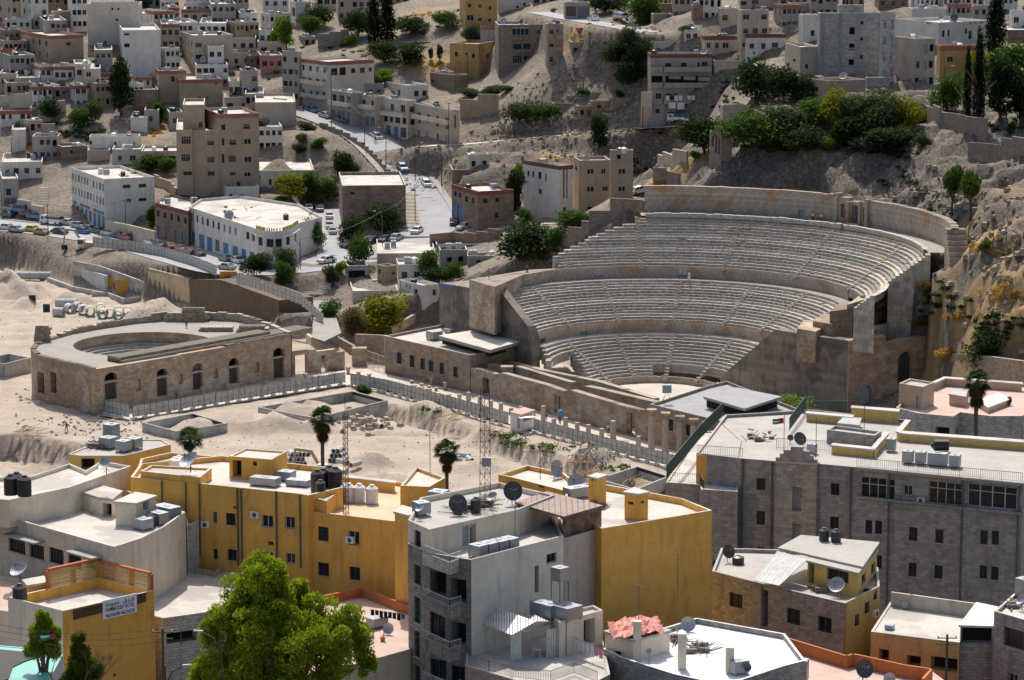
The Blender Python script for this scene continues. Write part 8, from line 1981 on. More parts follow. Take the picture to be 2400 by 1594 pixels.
def lorry(x,y,road,label,col,cargo,rz=None):
 p = gt(x,y);h,_ = heading(p.x,p.y,road) if rz is None else (rz,0);root = empty('lorry',(p.x,p.y,p.z+.1),h);tag(root,label,'lorry');pm = paint('paint_'+col,PA[col])
 c = MB();c.add([(-3,-1,.5),(-1.4,-1,.5),(-1.4,1,.5),(-3,1,.5),(-2.75,-.95,2.2),(-1.4,-.95,2.2),(-1.4,.95,2.2),(-2.75,.95,2.2)],[(0,3,2,1),(4,5,6,7),(0,1,5,4),(1,2,6,5),(2,3,7,6),(3,0,4,7)]);cb = c.build('cab',pm,root)
 MB().add([(-3.01,-.85,1.3),(-3.01+.13,-.85,2.05),(-3.01+.13,.85,2.05),(-3.01,.85,1.3)],[(0,3,2,1)]).build('windscreen',glassc,cb);MB().box(-2.5,-1.7,-1.01,1.01,1.35,1.95).build('side_window',glassc,cb)
 b = MB().box(-1.3,3,-1.05,1.05,.85,1.0);b.box(-1.3,3,-1.05,-1.0,1.0,1.5).box(-1.3,3,1.0,1.05,1.0,1.5).box(2.95,3,-1,1,1.0,1.5);b.build('cargo_bed',pm,root)
 k = MB();n = 8
 for i in range(n): t0,t1 = pi*i/n,pi*(i+1)/n;k.quad((-1.2,cos(t0),1.45+.75*sin(t0)),(2.9,cos(t0),1.45+.75*sin(t0)),(2.9,cos(t1),1.45+.75*sin(t1)),(-1.2,cos(t1),1.45+.75*sin(t1)))
 for x_ in (-1.2,2.9): k.add([(x_,cos(pi*i/n),1.45+.75*sin(pi*i/n)) for i in range(n+1)],[tuple(range(n+1))])
 k.build('cover',cargo,root)
 for sx in (-2.3,1.7):
  for sy in (-.9,.9): inst(CAR['wheel'],'wheel',root,(sx,sy,.4),0,1.3)
bluec = plain('blue_cover',(.04,.1,.16),.7)
lorry(122,528,'main','white box lorry with a canvas back beside the wooden pole','white',plain('dark_cover',(.05,.05,.05),.8));lorry(329,566,'main','blue pickup lorry loaded in the car row behind the fence','blue',bluec)
lorry(1594,290,'lane','white lorry with a blue cover parked below the balcony building','white',bluec);lorry(1455,50,'upper','lorry with a blue covered load beside the broad tree','white',bluec)
# excavators
def excavator(x,y,z,rz,s,label):
 p = unz(x,y,z);root = empty('excavator',(p.x,p.y,z),rz);root.scale = (s,)*3;tag(root,label,'excavator');yb_ = plain('digger_paint',(.45,.36,.24),.6)
 for sy in (-1.1,1.1):
  m_ = MB();pts = [(1.9*cos(t)*(1 if 1 else 0),.45+.42*sin(t)) for t in [2*pi*i/16 for i in range(16)]];m_.add([(a,sy-.3,c) for a,c in pts]+[(a,sy+.3,c) for a,c in pts],[(i,(i+1) % 16,16+(i+1) % 16,16+i) for i in range(16)]+[tuple(range(15,-1,-1)),tuple(range(16,32))]);m_.build('track',tyre,root)
 MB().box(-1.9,1.3,-1.2,1.2,.95,1.25).box(-2.1,.2,-1.2,1.2,1.25,2.1).build('body',yb_,root)
 cb = MB().box(.2,1.5,.3,1.2,1.25,2.75).build('cab',white,root);MB().box(.3,1.52,.28,1.22,1.75,2.55).build('window',glassc,cb)
 b = MB();P = [(1.0,-.3,1.4),(2.6,-.3,4.2),(4.6,-.3,4.4)];
 for a,c in zip(P,P[1:]): b.tube(a,c,.24,6)
 b.tube((.9,-.3,1.2),(2.2,-.3,3.2),.09,6);b.build('boom',yb_,root);b = MB();b.tube((4.6,-.3,4.5),(5.0,-.3,1.3),.2,6,0,.14);b.tube((3.4,-.3,4.5),(4.7,-.3,3.6),.08,5);b.build('arm',yb_,root)
 b = MB();b.add([(4.5,-.8,1.3),(5.3,-.8,1.3),(5.2,-.8,.3),(4.4,-.8,.5),(4.5,.3,1.3),(5.3,.3,1.3),(5.2,.3,.3),(4.4,.3,.5)],[(0,1,5,4),(1,2,6,5),(2,3,7,6),(0,3,2,1),(4,5,6,7)]);b.build('bucket',tyre,root)
excavator(205,592,6.0,2.9,1.15,'tracked excavator with a folded arm at the end of the panel fence');excavator(775,1135,0,3.0,1.2,'excavator half hidden behind the yellow roof and the tall palm')
for x0,x1,yt,yb,lb in ((68,84,692,720,'dark square board on feet at the left of the building site'),(101,117,713,732,'dark square board on a stand beside the concrete pipes')):
 boxpx('site_board',lb,'board',x0,x1,yt,yb,0,.3,MATS['tar'])
oy = plain('orange_plastic',(.75,.33,.02),.5);boxpx('orange_barrier','orange barrier box on the boulders beside the big basin','barrier',814,834,961,974,0,.8,oy);boxpx('orange_barrier','curved yellow orange barrier in the gap of the road fence','barrier',515,555,636,652,8,.6,oy)
# ---------------------------------------------------------------- roof clutter
galv = plain('tank_metal',(.3,.33,.36),.45,.4,.2,1.5);blackp = plain('black_plastic',(.018,.02,.024),.4);whitep = plain('white_plastic',(.72,.73,.74),.4);dishm = plain('dish_grey',(.42,.44,.46),.45,.1,.1);dishd = plain('dish_dark',(.07,.075,.08),.5)
def _cyl(r,h): m_ = MB();m_.cyl(0,0,0,h*.82,r,16);m_.cyl(0,0,h*.82,h*.93,r,16,r*.45);m_.cyl(0,0,h*.93,h,r*.3,10)
def cylm(name,mat):
 m_ = MB();m_.cyl(0,0,0,.8,.5,18).cyl(0,0,.8,.93,.5,18,.24).cyl(0,0,.93,1,.2,10)
 for z in (.2,.4,.6): m_.cyl(0,0,z,z+.03,.515,18)
 return m_.mesh(name,[mat])
TK = {'black': cylm('black_tank',blackp),'white': cylm('white_tank',whitep)}
m_ = MB();m_.box(-.5,.5,-.5,.5,.12,1);m_.cyl(0,0,1,1.04,.17,10);m_.box(-.46,-.38,-.46,-.38,0,.12).box(.38,.46,-.46,-.38,0,.12).box(-.46,-.38,.38,.46,0,.12).box(.38,.46,.38,.46,0,.12);TK['cube'] = m_.mesh('metal_tank',[galv])
m_ = MB();n_,k_ = 24,5
for j in range(k_):
 r0,r1 = .5*j/k_,.5*(j+1)/k_;f_ = lambda r,t: (r*cos(t),.5*r*r*1.6-.0,r*sin(t))
 for i in range(n_): a,b_ = 2*pi*i/n_,2*pi*(i+1)/n_;m_.quad(f_(r0,a),f_(r0,b_),f_(r1,b_),f_(r1,a));m_.quad(*[(q[0],q[1]+.012,q[2]) for q in (f_(r1,a),f_(r1,b_),f_(r0,b_),f_(r0,a))])
DISH = m_.mesh('dish',[dishm],True);m_ = MB()
for t in (0.5,2.6,4.7): m_.tube((.42*cos(t),.14,.42*sin(t)),(0,.55,0),.012,4)
m_.box(-.04,.04,.5,.6,-.04,.04);DARM = m_.mesh('arm',[rail_m]);m_ = MB();m_.tube((0,0,0),(0,0,1),.05,6)
for t in (.5,2.6,4.7): m_.tube((.5*cos(t),.5*sin(t),0),(0,0,.8),.025,4)
DSTD = m_.mesh('stand',[rail_m])
def short(b):
 if getattr(b,'short',None): return b.short
 return 'the '+b.label.split(',')[0]
def fit16(s,n=16):
 w = s.split();
 if len(w) > n:
  w = w[:n]
  while w and w[-1].strip(',') in ('the','a','an','of','and','with','in','on','at','its','beside','behind','above','below','under','by','to','left','right','long','white','dark','tall','over','between','small','flat','brown','three','concrete','pink'): w.pop()
 return ' '.join(w)
def tank(b,x,y,kind='cube',w=1.1,h=1.2,d=None,adj=None,dz=0,p=None,host=None,rz=None):
 p = p or onroof(b,x,y);A,B_ = b.q[0],b.q[1];a = atan2(B_[1]-A[1],B_[0]-A[0]) if rz is None else rz
 root = empty('water_tank',(p.x,p.y,b.zr+.03+dz),a);inst(TK[kind],'body',root,(0,0,0),0,(w,d or w,h));adj = adj or {'cube': 'grey metal water tank','black': 'black round water tank','white': 'white round water tank'}[kind]
 tag(root,fit16(f'{adj} on {host or short(b)}'),'water tank','rooftop water tanks');return root
def dish(b,x,y,s=1.5,az=None,el=.6,dk=0,h=.7,adj=None,p=None,host=None):
 p = p or onroof(b,x,y);az = R_.uniform(-.7,.7)+2.6 if az is None else az;root = empty('satellite_dish',(p.x,p.y,b.zr+.03));inst(DSTD,'stand',root,(0,0,0),0,(s*.6,s*.6,h));o = inst(DISH,'reflector',root,(0,0,h+s*.15),0,s,[dishd if dk else dishm]);o.rotation_euler = (el,0,az);e = inst(DARM,'arm',root,(0,0,h+s*.15),0,s);e.rotation_euler = (el,0,az)
 tag(root,fit16(f'{adj or ("dark satellite dish" if dk else "pale satellite dish")} on {host or short(b)}'),'satellite dish','rooftop satellite dishes');return root
H = h
for x,y,w,hh,d in ((2128,1086,1.05,1.35,1.1),(2158,1088,1.0,1.35,1.1),(2198,1092,2.0,1.4,1.1),(2238,1096,1.05,1.35,1.1),(2088,1058,.95,1.4,.9),(1903,1064,.95,1.1,.9)): tank(H,x,y,'cube',w,hh,d)
t_ = empty('water_tank',(unz(2202,1058,H.zr).x,unz(2202,1058,H.zr).y,H.zr+.03));o = inst(TK['black'],'body',t_,(.95,0,.65),0,(1.2,1.2,1.9));o.rotation_euler = (0,-pi/2,0);tag(t_,'large black tank lying on its side on the hotel roof','water tank','rooftop water tanks')
dish(H,1872,1046,1.5,3.6,.5,1,.5);dish(H,1852,1040,.7,3.2,.5,1,.5,'small dark satellite dish')
for x,y,k in ((742,1148,'black'),(752,1138,'black'),(764,1140,'black'),(776,1142,'black'),(788,1140,'black')): tank(y1,x,y,k,1.2,1.9,dz=max(0,0)) if 0 else None
class _P: pass
def roofat(b,z): c = _P();c.__dict__.update(b.__dict__);c.zr = z;return c
tpz = zfrom([(765,1174)],(0,1207),37.0)
for x,y,w,hh in ((744,1150,1.25,2.0),(757,1140,1.1,1.7),(772,1138,1.3,1.9),(786,1144,1.35,2.0),(751,1160,.95,1.4)): p = unz(x,y,tpz);tank(roofat(y1,tpz),x,y,'black',w,hh,p=p,host='the platform of the long yellow building')
for x,y in ((818,1176),(842,1177),(872,1180),(800,1170)): tank(y2,x,y,'white',1.15,1.75)
for x,y,w,hh,d in ((622,1138,2.7,.8,1.2),(672,1126,1.4,.9,1.2),(690,1138,1.3,.6,1.1),(712,1140,1.1,.6,1)): tank(y1,x,y,'cube',w,hh,d)
for x,y in ((26,1160),(40,1155),(58,1163)): p = unz(x,y,39.9);tank(roofat(c1,39.9),x,y,'black',1.25,1.9,p=p,host='the upper floor of the cream terrace building')
p = unz(250,1112,39.9);dish(roofat(c1,39.9),250,1112,1.4,2.4,.8,p=p,host='the upper floor of the cream terrace building')
for x,y,w,hh,d,k in ((335,1240,1.5,1.0,1.3,'cube'),(352,1236,1.0,1.2,1.0,'black'),(372,1228,1.6,1.1,1.2,'cube'),(392,1216,2.4,1.2,1.4,'cube')): tank(c1,x,y,k,w,hh,d)
for x,y,w,hh in ((255,1050,1.4,1.1),(290,1058,1.2,1.1),(315,1052,1.2,1.1),(262,1040,1.2,2.0)): tank(dw,x,y,'cube',w,hh)
p = unz(455,1110,39.3);dish(roofat(y1,zfrom([(469,1119)],(0,1142),38.4)),447,1110,1.9,2.3,.9,p=unz(447,1108,zfrom([(469,1119)],(0,1142),38.4)),host='the slab room of the long yellow building')
for x,y in ((392,1096),(410,1098),(420,1094)): tank(y1,x,y,'white',1.0,1.1)
tank(y2,1028,1180,'cube',1.5,1.5,dz=1.2,p=unz(1028,1215,37.2),host='a stand left of the lattice mast');dish(y2,1018,1120,1.0,2.6,.6,p=unz(1012,1142,39.5),host='the yellow chimney room')
rb = roofat(bt,zfrom([(1006,1241)],(0,1298),39)-.4)
dish(rb,1070,1200,1.6,3.3,.3,1,.6,p=unz(1072,1204,rb.zr));tank(rb,988,1206,'cube',1.2,1.1,adj='white caged tank',p=unz(988,1206,rb.zr));tank(rb,1110,1205,'black',.9,1.3,p=unz(1115,1200,rb.zr));dish(rb,1200,1178,1.7,3.4,.3,1,.8,p=unz(1200,1180,rb.zr),adj='large dark satellite dish')
dish(rb,1150,1190,1.0,2.4,.9,p=unz(1155,1190,rb.zr));dish(rb,985,1220,.8,2.4,.9,p=unz(985,1216,rb.zr),adj='small flat satellite dish')
dish(y4,1308,1118,1.7,4.0,.2,0,.6);dish(bigy,1338,1145,1.6,2.7,.5,0,.5);tank(bigy,1304,1156,'cube',2.3,1.0,1.2)
A0 = unz(1098,1308,39.05);
for i in range(4): p = Vector((A0.x+.8+i*.82*1.05,A0.y+.4+i*.8,39.0));tank(roofat(bt,39.0),0,0,'cube',1.1,1.1,1.3,p=p,adj='low grey tank in the row',host='the edge of the balcony tower',rz=.8)
zt9 = zfrom([(1311,1458)],(0,1536),31.3)-.2
for x,y,w in ((1265,1442,1.2),(1290,1448,1.3),(1330,1452,1.8)): tank(roofat(t9,zt9),x,y,'cube',w,1.2,p=unz(x,y,zt9),host='the terrace room')
tt_ = tank(roofat(t9,zt9+2.6),1312,1400,'cube',1.1,1.3,p=unz(1312,1436,zt9),adj='tall white tank on legs',host='the terrace room');lg_ = MB()
for sx,sy in ((-.5,-.5),(.5,-.5),(.5,.5),(-.5,.5)): lg_.tube((sx,sy,-2.5),(sx,sy,.1),.035,4)
lg_.build('stand',rail_m,tt_)
zg1 = ZG+.2
for x,y in ((1931,1270),(1959,1273)): tank(roofat(g1,zg1),x,y,'black',.9,1.3,p=unz(x,y,zg1),host='the slanting slab roof')
dish(g1,1962,1398,1.5,2.7,.7);tank(g1,1990,1390,'cube',1.2,1.3);dish(g1,1682,1312,1.3,3.6,.4,1);tank(g1,1730,1322,'black',1.1,.8)
for x,y in ((1848,1600),(1832,1612)): tank(g5,x,y,'cube',1.1,1.9,adj='tall white tank')
dish(g5,2030,1590,1.6,3.5,.3,1,.8,p=unz(2022,1596,29));dish(g5,2088,1600,1.0,2.9,.3,0,.4,p=unz(2085,1606,29));dish(g2,2121,1428,.6,2.8,.3,0,.3);tank(g2,2085,1475,'cube',.7,.4,adj='small dark box')
p = unz(47,1416,33.4);tank(roofat(s1,33.3),47,1416,'black',1.25,1.9,p=p);dish(r12,60,1350,1.7,2.5,.9,0,1.0)
tank(r6,884,1470,'cube',1.7,.9,1.0);dish(r6,912,1486,1.0,2.8,.3,0,.3);dish(r10,1606,1462,1.3,3.0,.4,0,.3);dish(r10,1505,1560,.5,2.8,.4,0,1.0);tank(r10,1730,1578,'cube',1.2,1.1,1.4);dish(r10,1750,1582,.7,3.6,.3,1,.5,'small dark satellite dish')
dish(g4,2395,1430,1.0);tank(g4,2396,1400,'cube',1.2,1.8)
for x,y in ((1040,790),): tank(b1,1018,794,'cube',2.2,1.6,p=unz(1018,796,6.4))
tank(b1,1052,790,'cube',1.9,.8,1.2,adj='dark red box',p=unz(1054,781,6.4))
for x,y,w in ((2345,925,1),): dish(ph,2368,950,1.2,2.0,.3,1,.3)
for b in FL:
 q = b.q;w = hypot(q[1][0]-q[0][0],q[1][1]-q[0][1]);cx = sum(a for a,_ in q)/len(q);cy = sum(b_ for _,b_ in q)/len(q)
 if any(k in b.label for k in ('mud','wall','pavilion','blockwork side','garage','shed','white upper')): continue
 n = 1 if w < 9 else (2 if w < 16 else 3)
 def rp(): return onroof(b,*proj((cx+R_.uniform(-.42,.42)*w,cy+R_.uniform(-2.5,2.5),b.zr)),1.0)
 ks = ['cube','dish','black','dish2','white','cube2'];R_.shuffle(ks)
 for k in ks[:n+1]:
  p = rp()
  if k[:4] == 'dish': dish(b,0,0,R_.uniform(1.2,2.0),None,R_.uniform(.4,.9),k == 'dish2' and R_.random() < .6,.7,p=p,adj='pale dish' if k == 'dish' else 'second dish')
  else: tank(b,0,0,k.strip('2'),R_.uniform(1.0,1.4),R_.uniform(1.1,1.5),p=p,adj={'cube': 'metal tank','black': 'black tank','white': 'white tank','cube2': 'second metal tank'}[k])
# air conditioners
m_ = MB();m_.box(-.42,.42,-.32,0,0,.6,0);m_.cyl(0,0,0,.01,.01,3);ACM = m_.mesh('air_conditioner',[whitep]);FANM = MB();FANM.add([(.22*cos(2*pi*i/14),-.33,.3+.22*sin(2*pi*i/14)) for i in range(14)],[tuple(range(13,-1,-1))]);FANM = FANM.mesh('fan_grille',[dkf])
def ac(b,e,x,y,lab):
 v,d = onface(b,e,x,y,.02);v = v+Vector(b.o);o = inst(ACM,'air_conditioner',None,tuple(v),atan2(d.y,d.x));tag(o,lab,'air conditioner','air conditioners on walls');inst(FANM,'fan_grille',o)
for b,e,x,y,lab in ((y1,1,484,1236,'air conditioner below the left window of the long yellow building'),(y1,1,600,1213,'air conditioner beside the upper window of the long yellow building'),(y2,0,823,1272,'air conditioner under the upper window of the yellow block'),(H,3,2160,1178,'air conditioner under the glazed floor of the stone hotel'),(g1,2,2048,1445,'air conditioner on the yellow side of the stone house'),
 (FAR['pinkrow'],3,750,170,'air conditioner on the pink parapet street house'),(FAR['cream street house with a long balcony and roller shutters'],3,876,268,'white air conditioner between the two cream street houses')): ac(b,e,x,y,lab)
# ---------------------------------------------------------------- people
def skinned(name,V,E,rad,mat,parent):
 me_ = bpy.data.meshes.new(name);me_.from_pydata(V,E,[]);o = bpy.data.objects.new(name,me_);S.collection.objects.link(o);m_ = o.modifiers.new('s','SKIN');sv = me_.skin_vertices[0].data
 for i,r in enumerate(rad): sv[i].radius = (r,r)
 sv[0].use_root = True;o.modifiers.new('b','SUBSURF').levels = 1;bpy.context.view_layer.update()
 me2 = bpy.data.meshes.new_from_object(o.evaluated_get(bpy.context.evaluated_depsgraph_get()));bpy.data.objects.remove(o);me2.materials.clear();me2.materials.append(mat);me2.name = name
 for p_ in me2.polygons: p_.use_smooth = True
 return me2
skin = plain('skin',(.32,.18,.11),.6);hairm = plain('hair',(.02,.015,.012),.7)
def figure(step):
 s = step;V = [(0,0,.95),(0,0,1.15),(0,0,1.4),(0,0,1.52),(0,-.01,1.66),(0,0,1.76),(.1,0,.88),(.11,-s,.5),(.11,-s*.4,.08),(.11,-s*.4-.14,.04),(-.1,0,.88),(-.11,s,.5),(-.11,s*1.5,.08),(-.11,s*1.5-.14,.04),(.19,0,1.4),(.24,s*.5,1.12),(.23,-.05,.88),(.22,-.07,.78),(-.19,0,1.4),(-.24,-s*.5,1.12),(-.23,-.12,.88),(-.22,-.15,.78)]
 E = [(0,1),(1,2),(2,3),(3,4),(4,5),(0,6),(6,7),(7,8),(8,9),(0,10),(10,11),(11,12),(12,13),(2,14),(14,15),(15,16),(16,17),(2,18),(18,19),(19,20),(20,21)]
 r = [.14,.13,.14,.055,.1,.08,.09,.065,.045,.04,.09,.065,.045,.04,.06,.045,.035,.04,.06,.045,.035,.04]
 sh = [0,1,2,14,15,18,19];tr = [0,6,7,8,10,11,12]
 def subm(ids,k,nm): m_ = {v: i for i,v in enumerate(ids)};return skinned(nm,[V[i] for i in ids],[(m_[a],m_[b]) for a,b in E if a in m_ and b in m_],[r[i]+k for i in ids],skin,None)
 hm = MB();n = 10
 for j in range(4):
  for i in range(n):
   f_ = lambda a,b: (.115*cos(2*pi*a/n)*cos(b),.02+.125*sin(2*pi*a/n)*cos(b),1.69+.12*sin(b));b0,b1 = j*pi/8-.1,(j+1)*pi/8-.1
   hm.quad(f_(i,b0),f_(i+1,b0),f_(i+1,b1),f_(i,b1))
 return skinned('body',V,E,r,skin,None),subm(sh,.022,'shirt'),subm(tr,.02,'trousers'),hm.mesh('hair',[hairm],True)
FG = [figure(.0),figure(.16)]
rb_ = MB()
for j in range(5): rb_.cyl(0,0,.05+j*.28,.05+(j+1)*.28,.27-j*.015,12,.27-(j+1)*.015,cap=False)
ROBE = rb_.mesh('robe',[whitep],True)
CLO = {k: plain('cloth_'+k,c,.85) for k,c in dict(white=(.7,.7,.7),black=(.02,.02,.025),blue=(.08,.16,.4),pink=(.6,.25,.3),grey=(.25,.25,.26),denim=(.05,.08,.16),green=(.06,.14,.07),tan=(.35,.27,.18)).items()}
def person(x,y,z,rz,sh,tr,label,pose=0,robe=False):
 p = unz(x,y,z) if z is not None else gt(x,y);f = FG[pose];root = inst(f[0],'person',None,(p.x,p.y,p.z+.02),rz);tag(root,label,'person')
 inst(f[3],'hair',root)
 if robe: inst(ROBE,'robe',root,mats=[CLO[sh]]);inst(f[1],'shirt',root,mats=[CLO[sh]])
 else: inst(f[1],'shirt',root,mats=[CLO[sh]]);inst(f[2],'trousers',root,mats=[CLO[tr]])
 return root
for a in ((1905,520,zz[5],.4,'white','black','person in a white shirt standing left of the pair on the top walkway'),(1917,522,zz[5],2,'grey','black','person in grey, left of the pair below the back wall'),(1925,522,zz[5],-1,'white','denim','person in white, right of the pair below the back wall'),(1974,543,zz[5],1,'tan','black','person standing on the top step before the shrine',1),
 (1235,641,17.5,0,'blue','black','person in a blue shirt on the terrace left of the upper seats'),(1146,652,17.9,1,'tan','tan','person in brown standing on top of the left side wall'),(437,768,OZ,0,'blue','black','person in a blue shirt by the high masonry stub of the small theatre'),(719,661,6.6,3,'white','black','person walking down the broad steps',1),
 (156,1013,None,1,'black','grey','worker in dark clothes on the pale road of the building site',1),(1425,1018,.2,.4,'white','denim','person in jeans walking before the stage wall',1),(1280,986,.2,0,'grey','black','person in grey waiting near the first doorway of the stage wall'),(1312,996,.2,0,'denim','denim','person in blue carrying a big blue bundle',1),
 (727,256,None,0,'blue','denim','person in blue walking past the white shop shutters',1),(712,260,None,0,'black','black','person in black on the pavement by the upper shops'),(880,335,None,1,'black','black','person in black crossing the road behind the white car',1),(937,421,None,0,'black','black','person walking down the roadside steps',1),(1380,272,None,0,'black','black','person in black beside the mud brick hut'),(1206,318,None,0,'black','black','person at the left end of the narrow lane')):
 person(*a[:7],*a[7:])
person(1615,657,zz[3],.3,'white','white','person in a long white robe on the middle walkway',0,True)
p = unz(1312,996,0);m_ = MB();
for j in range(5):
 for i in range(12): f_ = lambda a,b: (.55*cos(2*pi*a/12)*cos(b),.45*sin(2*pi*a/12)*cos(b),.45*sin(b));b0,b1 = -1.5+j*.6,-1.5+(j+1)*.6;m_.quad(f_(i,b0),f_(i+1,b0),f_(i+1,b1),f_(i,b1))
tag(m_.build('blue_bundle',plain('blue_cloth',(.05,.25,.6),.7),None,(p.x+.1,p.y-.1,2.2)),'large blue bundle carried over a shoulder near the stage wall','bundle')
# ---------------------------------------------------------------- poles, masts, wires
polem = plain('pole_wood',(.1,.075,.055),.8);wirem = plain('wire',(.03,.03,.03),.6);lampw = plain('lamp_white',(.7,.7,.68),.4)
TOPS = {}
def pole(x,yt,yb,label,z=None,lamp=0,cross=0,r=.1,Y=None,mat=None,key=None):
 p = una(x,yb,Y) if Y else (unz(x,yb,z) if z is not None else gt(x,yb));h = una(x,yt,p.y).z-p.z;m_ = MB();m_.tube((0,0,-.3),(0,0,h),r,7,0,r*.7)
 o = m_.build('street_lamp' if lamp else 'utility_pole',mat or polem,None,tuple(p));tag(o,label,'street lamp' if lamp else 'pole')
 if cross:
  c = MB()
  for k in range(cross): c.tube((-.8,0,h-.3-k*.5),(.8,0,h-.3-k*.5),.05,4)
  c.build('crossarm',mat or polem,o)
  for sx in (-.7,0,.7): MB().cyl(sx,0,h-.26,h-.1,.05,6).build('insulator',lampw,o)
 if lamp:
  c = MB();c.path([(0,0,h-1.6),(lamp*.5,0,h-.5),(lamp*1.4,-.1,h)],.045,5);c.build('arm',mat or polem,o);l_ = MB();l_.add([(lamp*1.3,-.2,h-.02),(lamp*2.0,-.2,h+.05),(lamp*2.0,0,h+.05),(lamp*1.3,0,h-.02),(lamp*1.3,-.16,h+.1),(lamp*1.95,-.16,h+.14),(lamp*1.95,-.04,h+.14),(lamp*1.3,-.04,h+.1)],[(0,3,2,1),(4,5,6,7),(0,1,5,4),(1,2,6,5),(2,3,7,6),(3,0,4,7)]);l_.build('lamp_head',lampw,o)
 TOPS[key or x] = Vector((p.x,p.y,p.z+h));return o
for a in ((777,170,302,'thick grey pole at the upper shops of the steep road'),(855,275,350,'thin pole beside the roadside parapet'),(905,300,390,'dark pole on the road bend with a lamp',None,-1),(973,335,420,'grey lamp pole above the steep road',None,1),(1004,345,430,'dark pole on the slope right of the steep road'),(1035,368,440,'dark pole below the lane junction'),(1052,240,345,'tall pole before the ribbed street house'),(1096,122,188,'street lamp in front of the ochre cube house',None,-1),
 (1270,224,322,'leaning pole on the rubble slope'),(1506,225,308,'dark pole at the foot of the long stair'),(295,468,555,'wooden pole in front of the beige road wall'),(113,478,552,'squared pole beside the yellow taxi'),(455,490,590,'thin dark pole in front of the red fascia shop house',None,-1),(527,510,600,'tall thin pole in front of the long shop block',None,-1),(973,432,520,'curved lamp pole at the foot of the steep road',None,1),(896,495,580,'street lamp beside the dark trees',None,-1),(704,560,628,'black pole at the rounded shop block corner',None,-1),
 (780,596,640,'lamp with a round head above the broad steps'),(1146,466,520,'lamp at the corner house below the red parapet',None,1),(2211,155,270,'tall white street lamp in the park',None,1),(2180,120,200,'dark pole on the sandy road'),(2270,500,560,'black fence pole in the dry grass'),(2327,540,580,'black fence pole right of the first'),(2358,542,585,'black fence pole furthest right'),(2196,600,640,'black post at the right end of the upper walkway'),(2062,678,715,'black post on the ruined platform'),(2075,765,790,'black post beside the tan grass clump'),(2115,770,810,'black post above the large arch')):
 x,yt,yb,lb = a[:4];z_ = a[4] if len(a) > 4 else None;pole(x,yt,yb,lb,z_,a[5] if len(a) > 5 else 0,1 if not (len(a) > 5) and x < 1600 else 0,.11 if x < 2200 else .08)
pole(386,1473,1720,'electric pole with insulators in front of the pale block house',Y=215,cross=2,r=.12,key='n1');pole(425,1475,1500,'short insulator post on the electric pole',Y=214,r=.06)
pole(391,1560,1760,'curved street lamp beside the electric pole, lower left',Y=213,lamp=1,r=.07);pole(522,1480,1700,'dark lamp post in front of the big pepper tree',Y=205,lamp=-1,r=.07);pole(2216,1487,1650,'black cross shaped electric pole before the low yellow house',Y=225,cross=2,r=.13,key='n2')
def mast(x,yt,yb,Y,w,label,kind='lattice_mast'):
 p = una(x,yb,Y);h = una(x,yt,Y).z-p.z;root = empty(kind,tuple(p));tag(root,label,'mast');n = int(h/(w*1.1));f_ = MB();br = MB();C3 = [(cos(t)*w*.58,sin(t)*w*.58) for t in (.5,2.6,4.7)]
 for a,b in C3: f_.tube((a,b,0),(a*.8,b*.8,h*.86),.035,4)
 for i in range(n):
  z0,z1 = h*.86*i/n,h*.86*(i+1)/n;k0,k1 = 1-.2*i/n,1-.2*(i+1)/n
  for j in range(3): a,b = C3[j],C3[(j+1) % 3];br.tube((a[0]*k0,a[1]*k0,z0),(b[0]*k1,b[1]*k1,z1),.02,3);br.tube((a[0]*k0,a[1]*k0,z0),(b[0]*k0,b[1]*k0,z0),.018,3)
 rust_ = plain('rusty_steel',(.07,.045,.035),.7);f_.build('legs',rust_,root);br.build('bracing',rust_,root);t_ = MB();t_.tube((0,0,h*.86),(0,0,h),.03,4);t_.build('tip',rust_,root)
mast(811,925,1215,262,.5,'slim rusty lattice mast behind the white tanks');mast(1137,860,1210,248,.95,'tall rusty lattice mast on the balcony tower roof')
p = una(1139,1150,247.5);boxm = MB().box(-.4,.4,-.3,.3,0,.75).build('mast_cabinet',galv,None,(una(1140,1092,247).x,247,una(1140,1092,247).z));tag(boxm,'grey cabinet fixed halfway up the tall lattice mast','cabinet')
for x,yt,yb,Y,lb in ((1008,1005,1110,262,'thin whip aerial on the yellow chimney room'),(1266,1045,1125,262,'thin rod aerial on the low yellow building'),(1497,1371,1458,236,'small television aerial above the red tarpaulin'),(1588,1297,1455,238,'tall television aerial with a long yagi'),(1207,1165,1275,243,'dark post on the balcony tower roof'),(1837,972,1070,300,'flag pole on the hotel roof, left one'),(1912,978,1076,296,'flag pole on the hotel roof, right one'),(2025,952,1020,305,'bare rod on the hotel roof')):
 p = una(x,yb,Y);h_ = una(x,yt,Y).z-p.z;m_ = MB();m_.tube((0,0,0),(0,0,h_),.035,5)
 if 'television' in lb:
  L_ = 2.3 if 'long' in lb else .8;m_.tube((-L_*.7,0,h_+.15),(L_*.4,0,h_-.15),.02,4)
  for i in range(12): f = i/11;xx = -L_*.7+L_*1.1*f;zc_ = h_+.15-.3*f;m_.tube((xx,-.2,zc_),(xx,.2,zc_),.01,3);m_.tube((xx,0,zc_-.08),(xx,0,zc_+.08),.01,3)
 tag(m_.build('aerial' if 'flag' not in lb else 'flag_pole',rail_m,None,tuple(p)),lb,'aerial' if 'flag' not in lb else 'flag pole')
def wire(a,b,sag,label=None,r=.02):
 a,b = Vector(a),Vector(b);pts = [a.lerp(b,i/14)-Vector((0,0,sag*4*(i/14)*(1-i/14))) for i in range(15)];m_ = MB();m_.path([p-a for p in pts],r,4);tag(m_.build('cable',wirem,None,tuple(a)),label,'cable')
wire(unz(2050,1335,ZG-.3),una(2385,1392,250),2.2,'white cable sagging from the stone house to the right edge',.025)
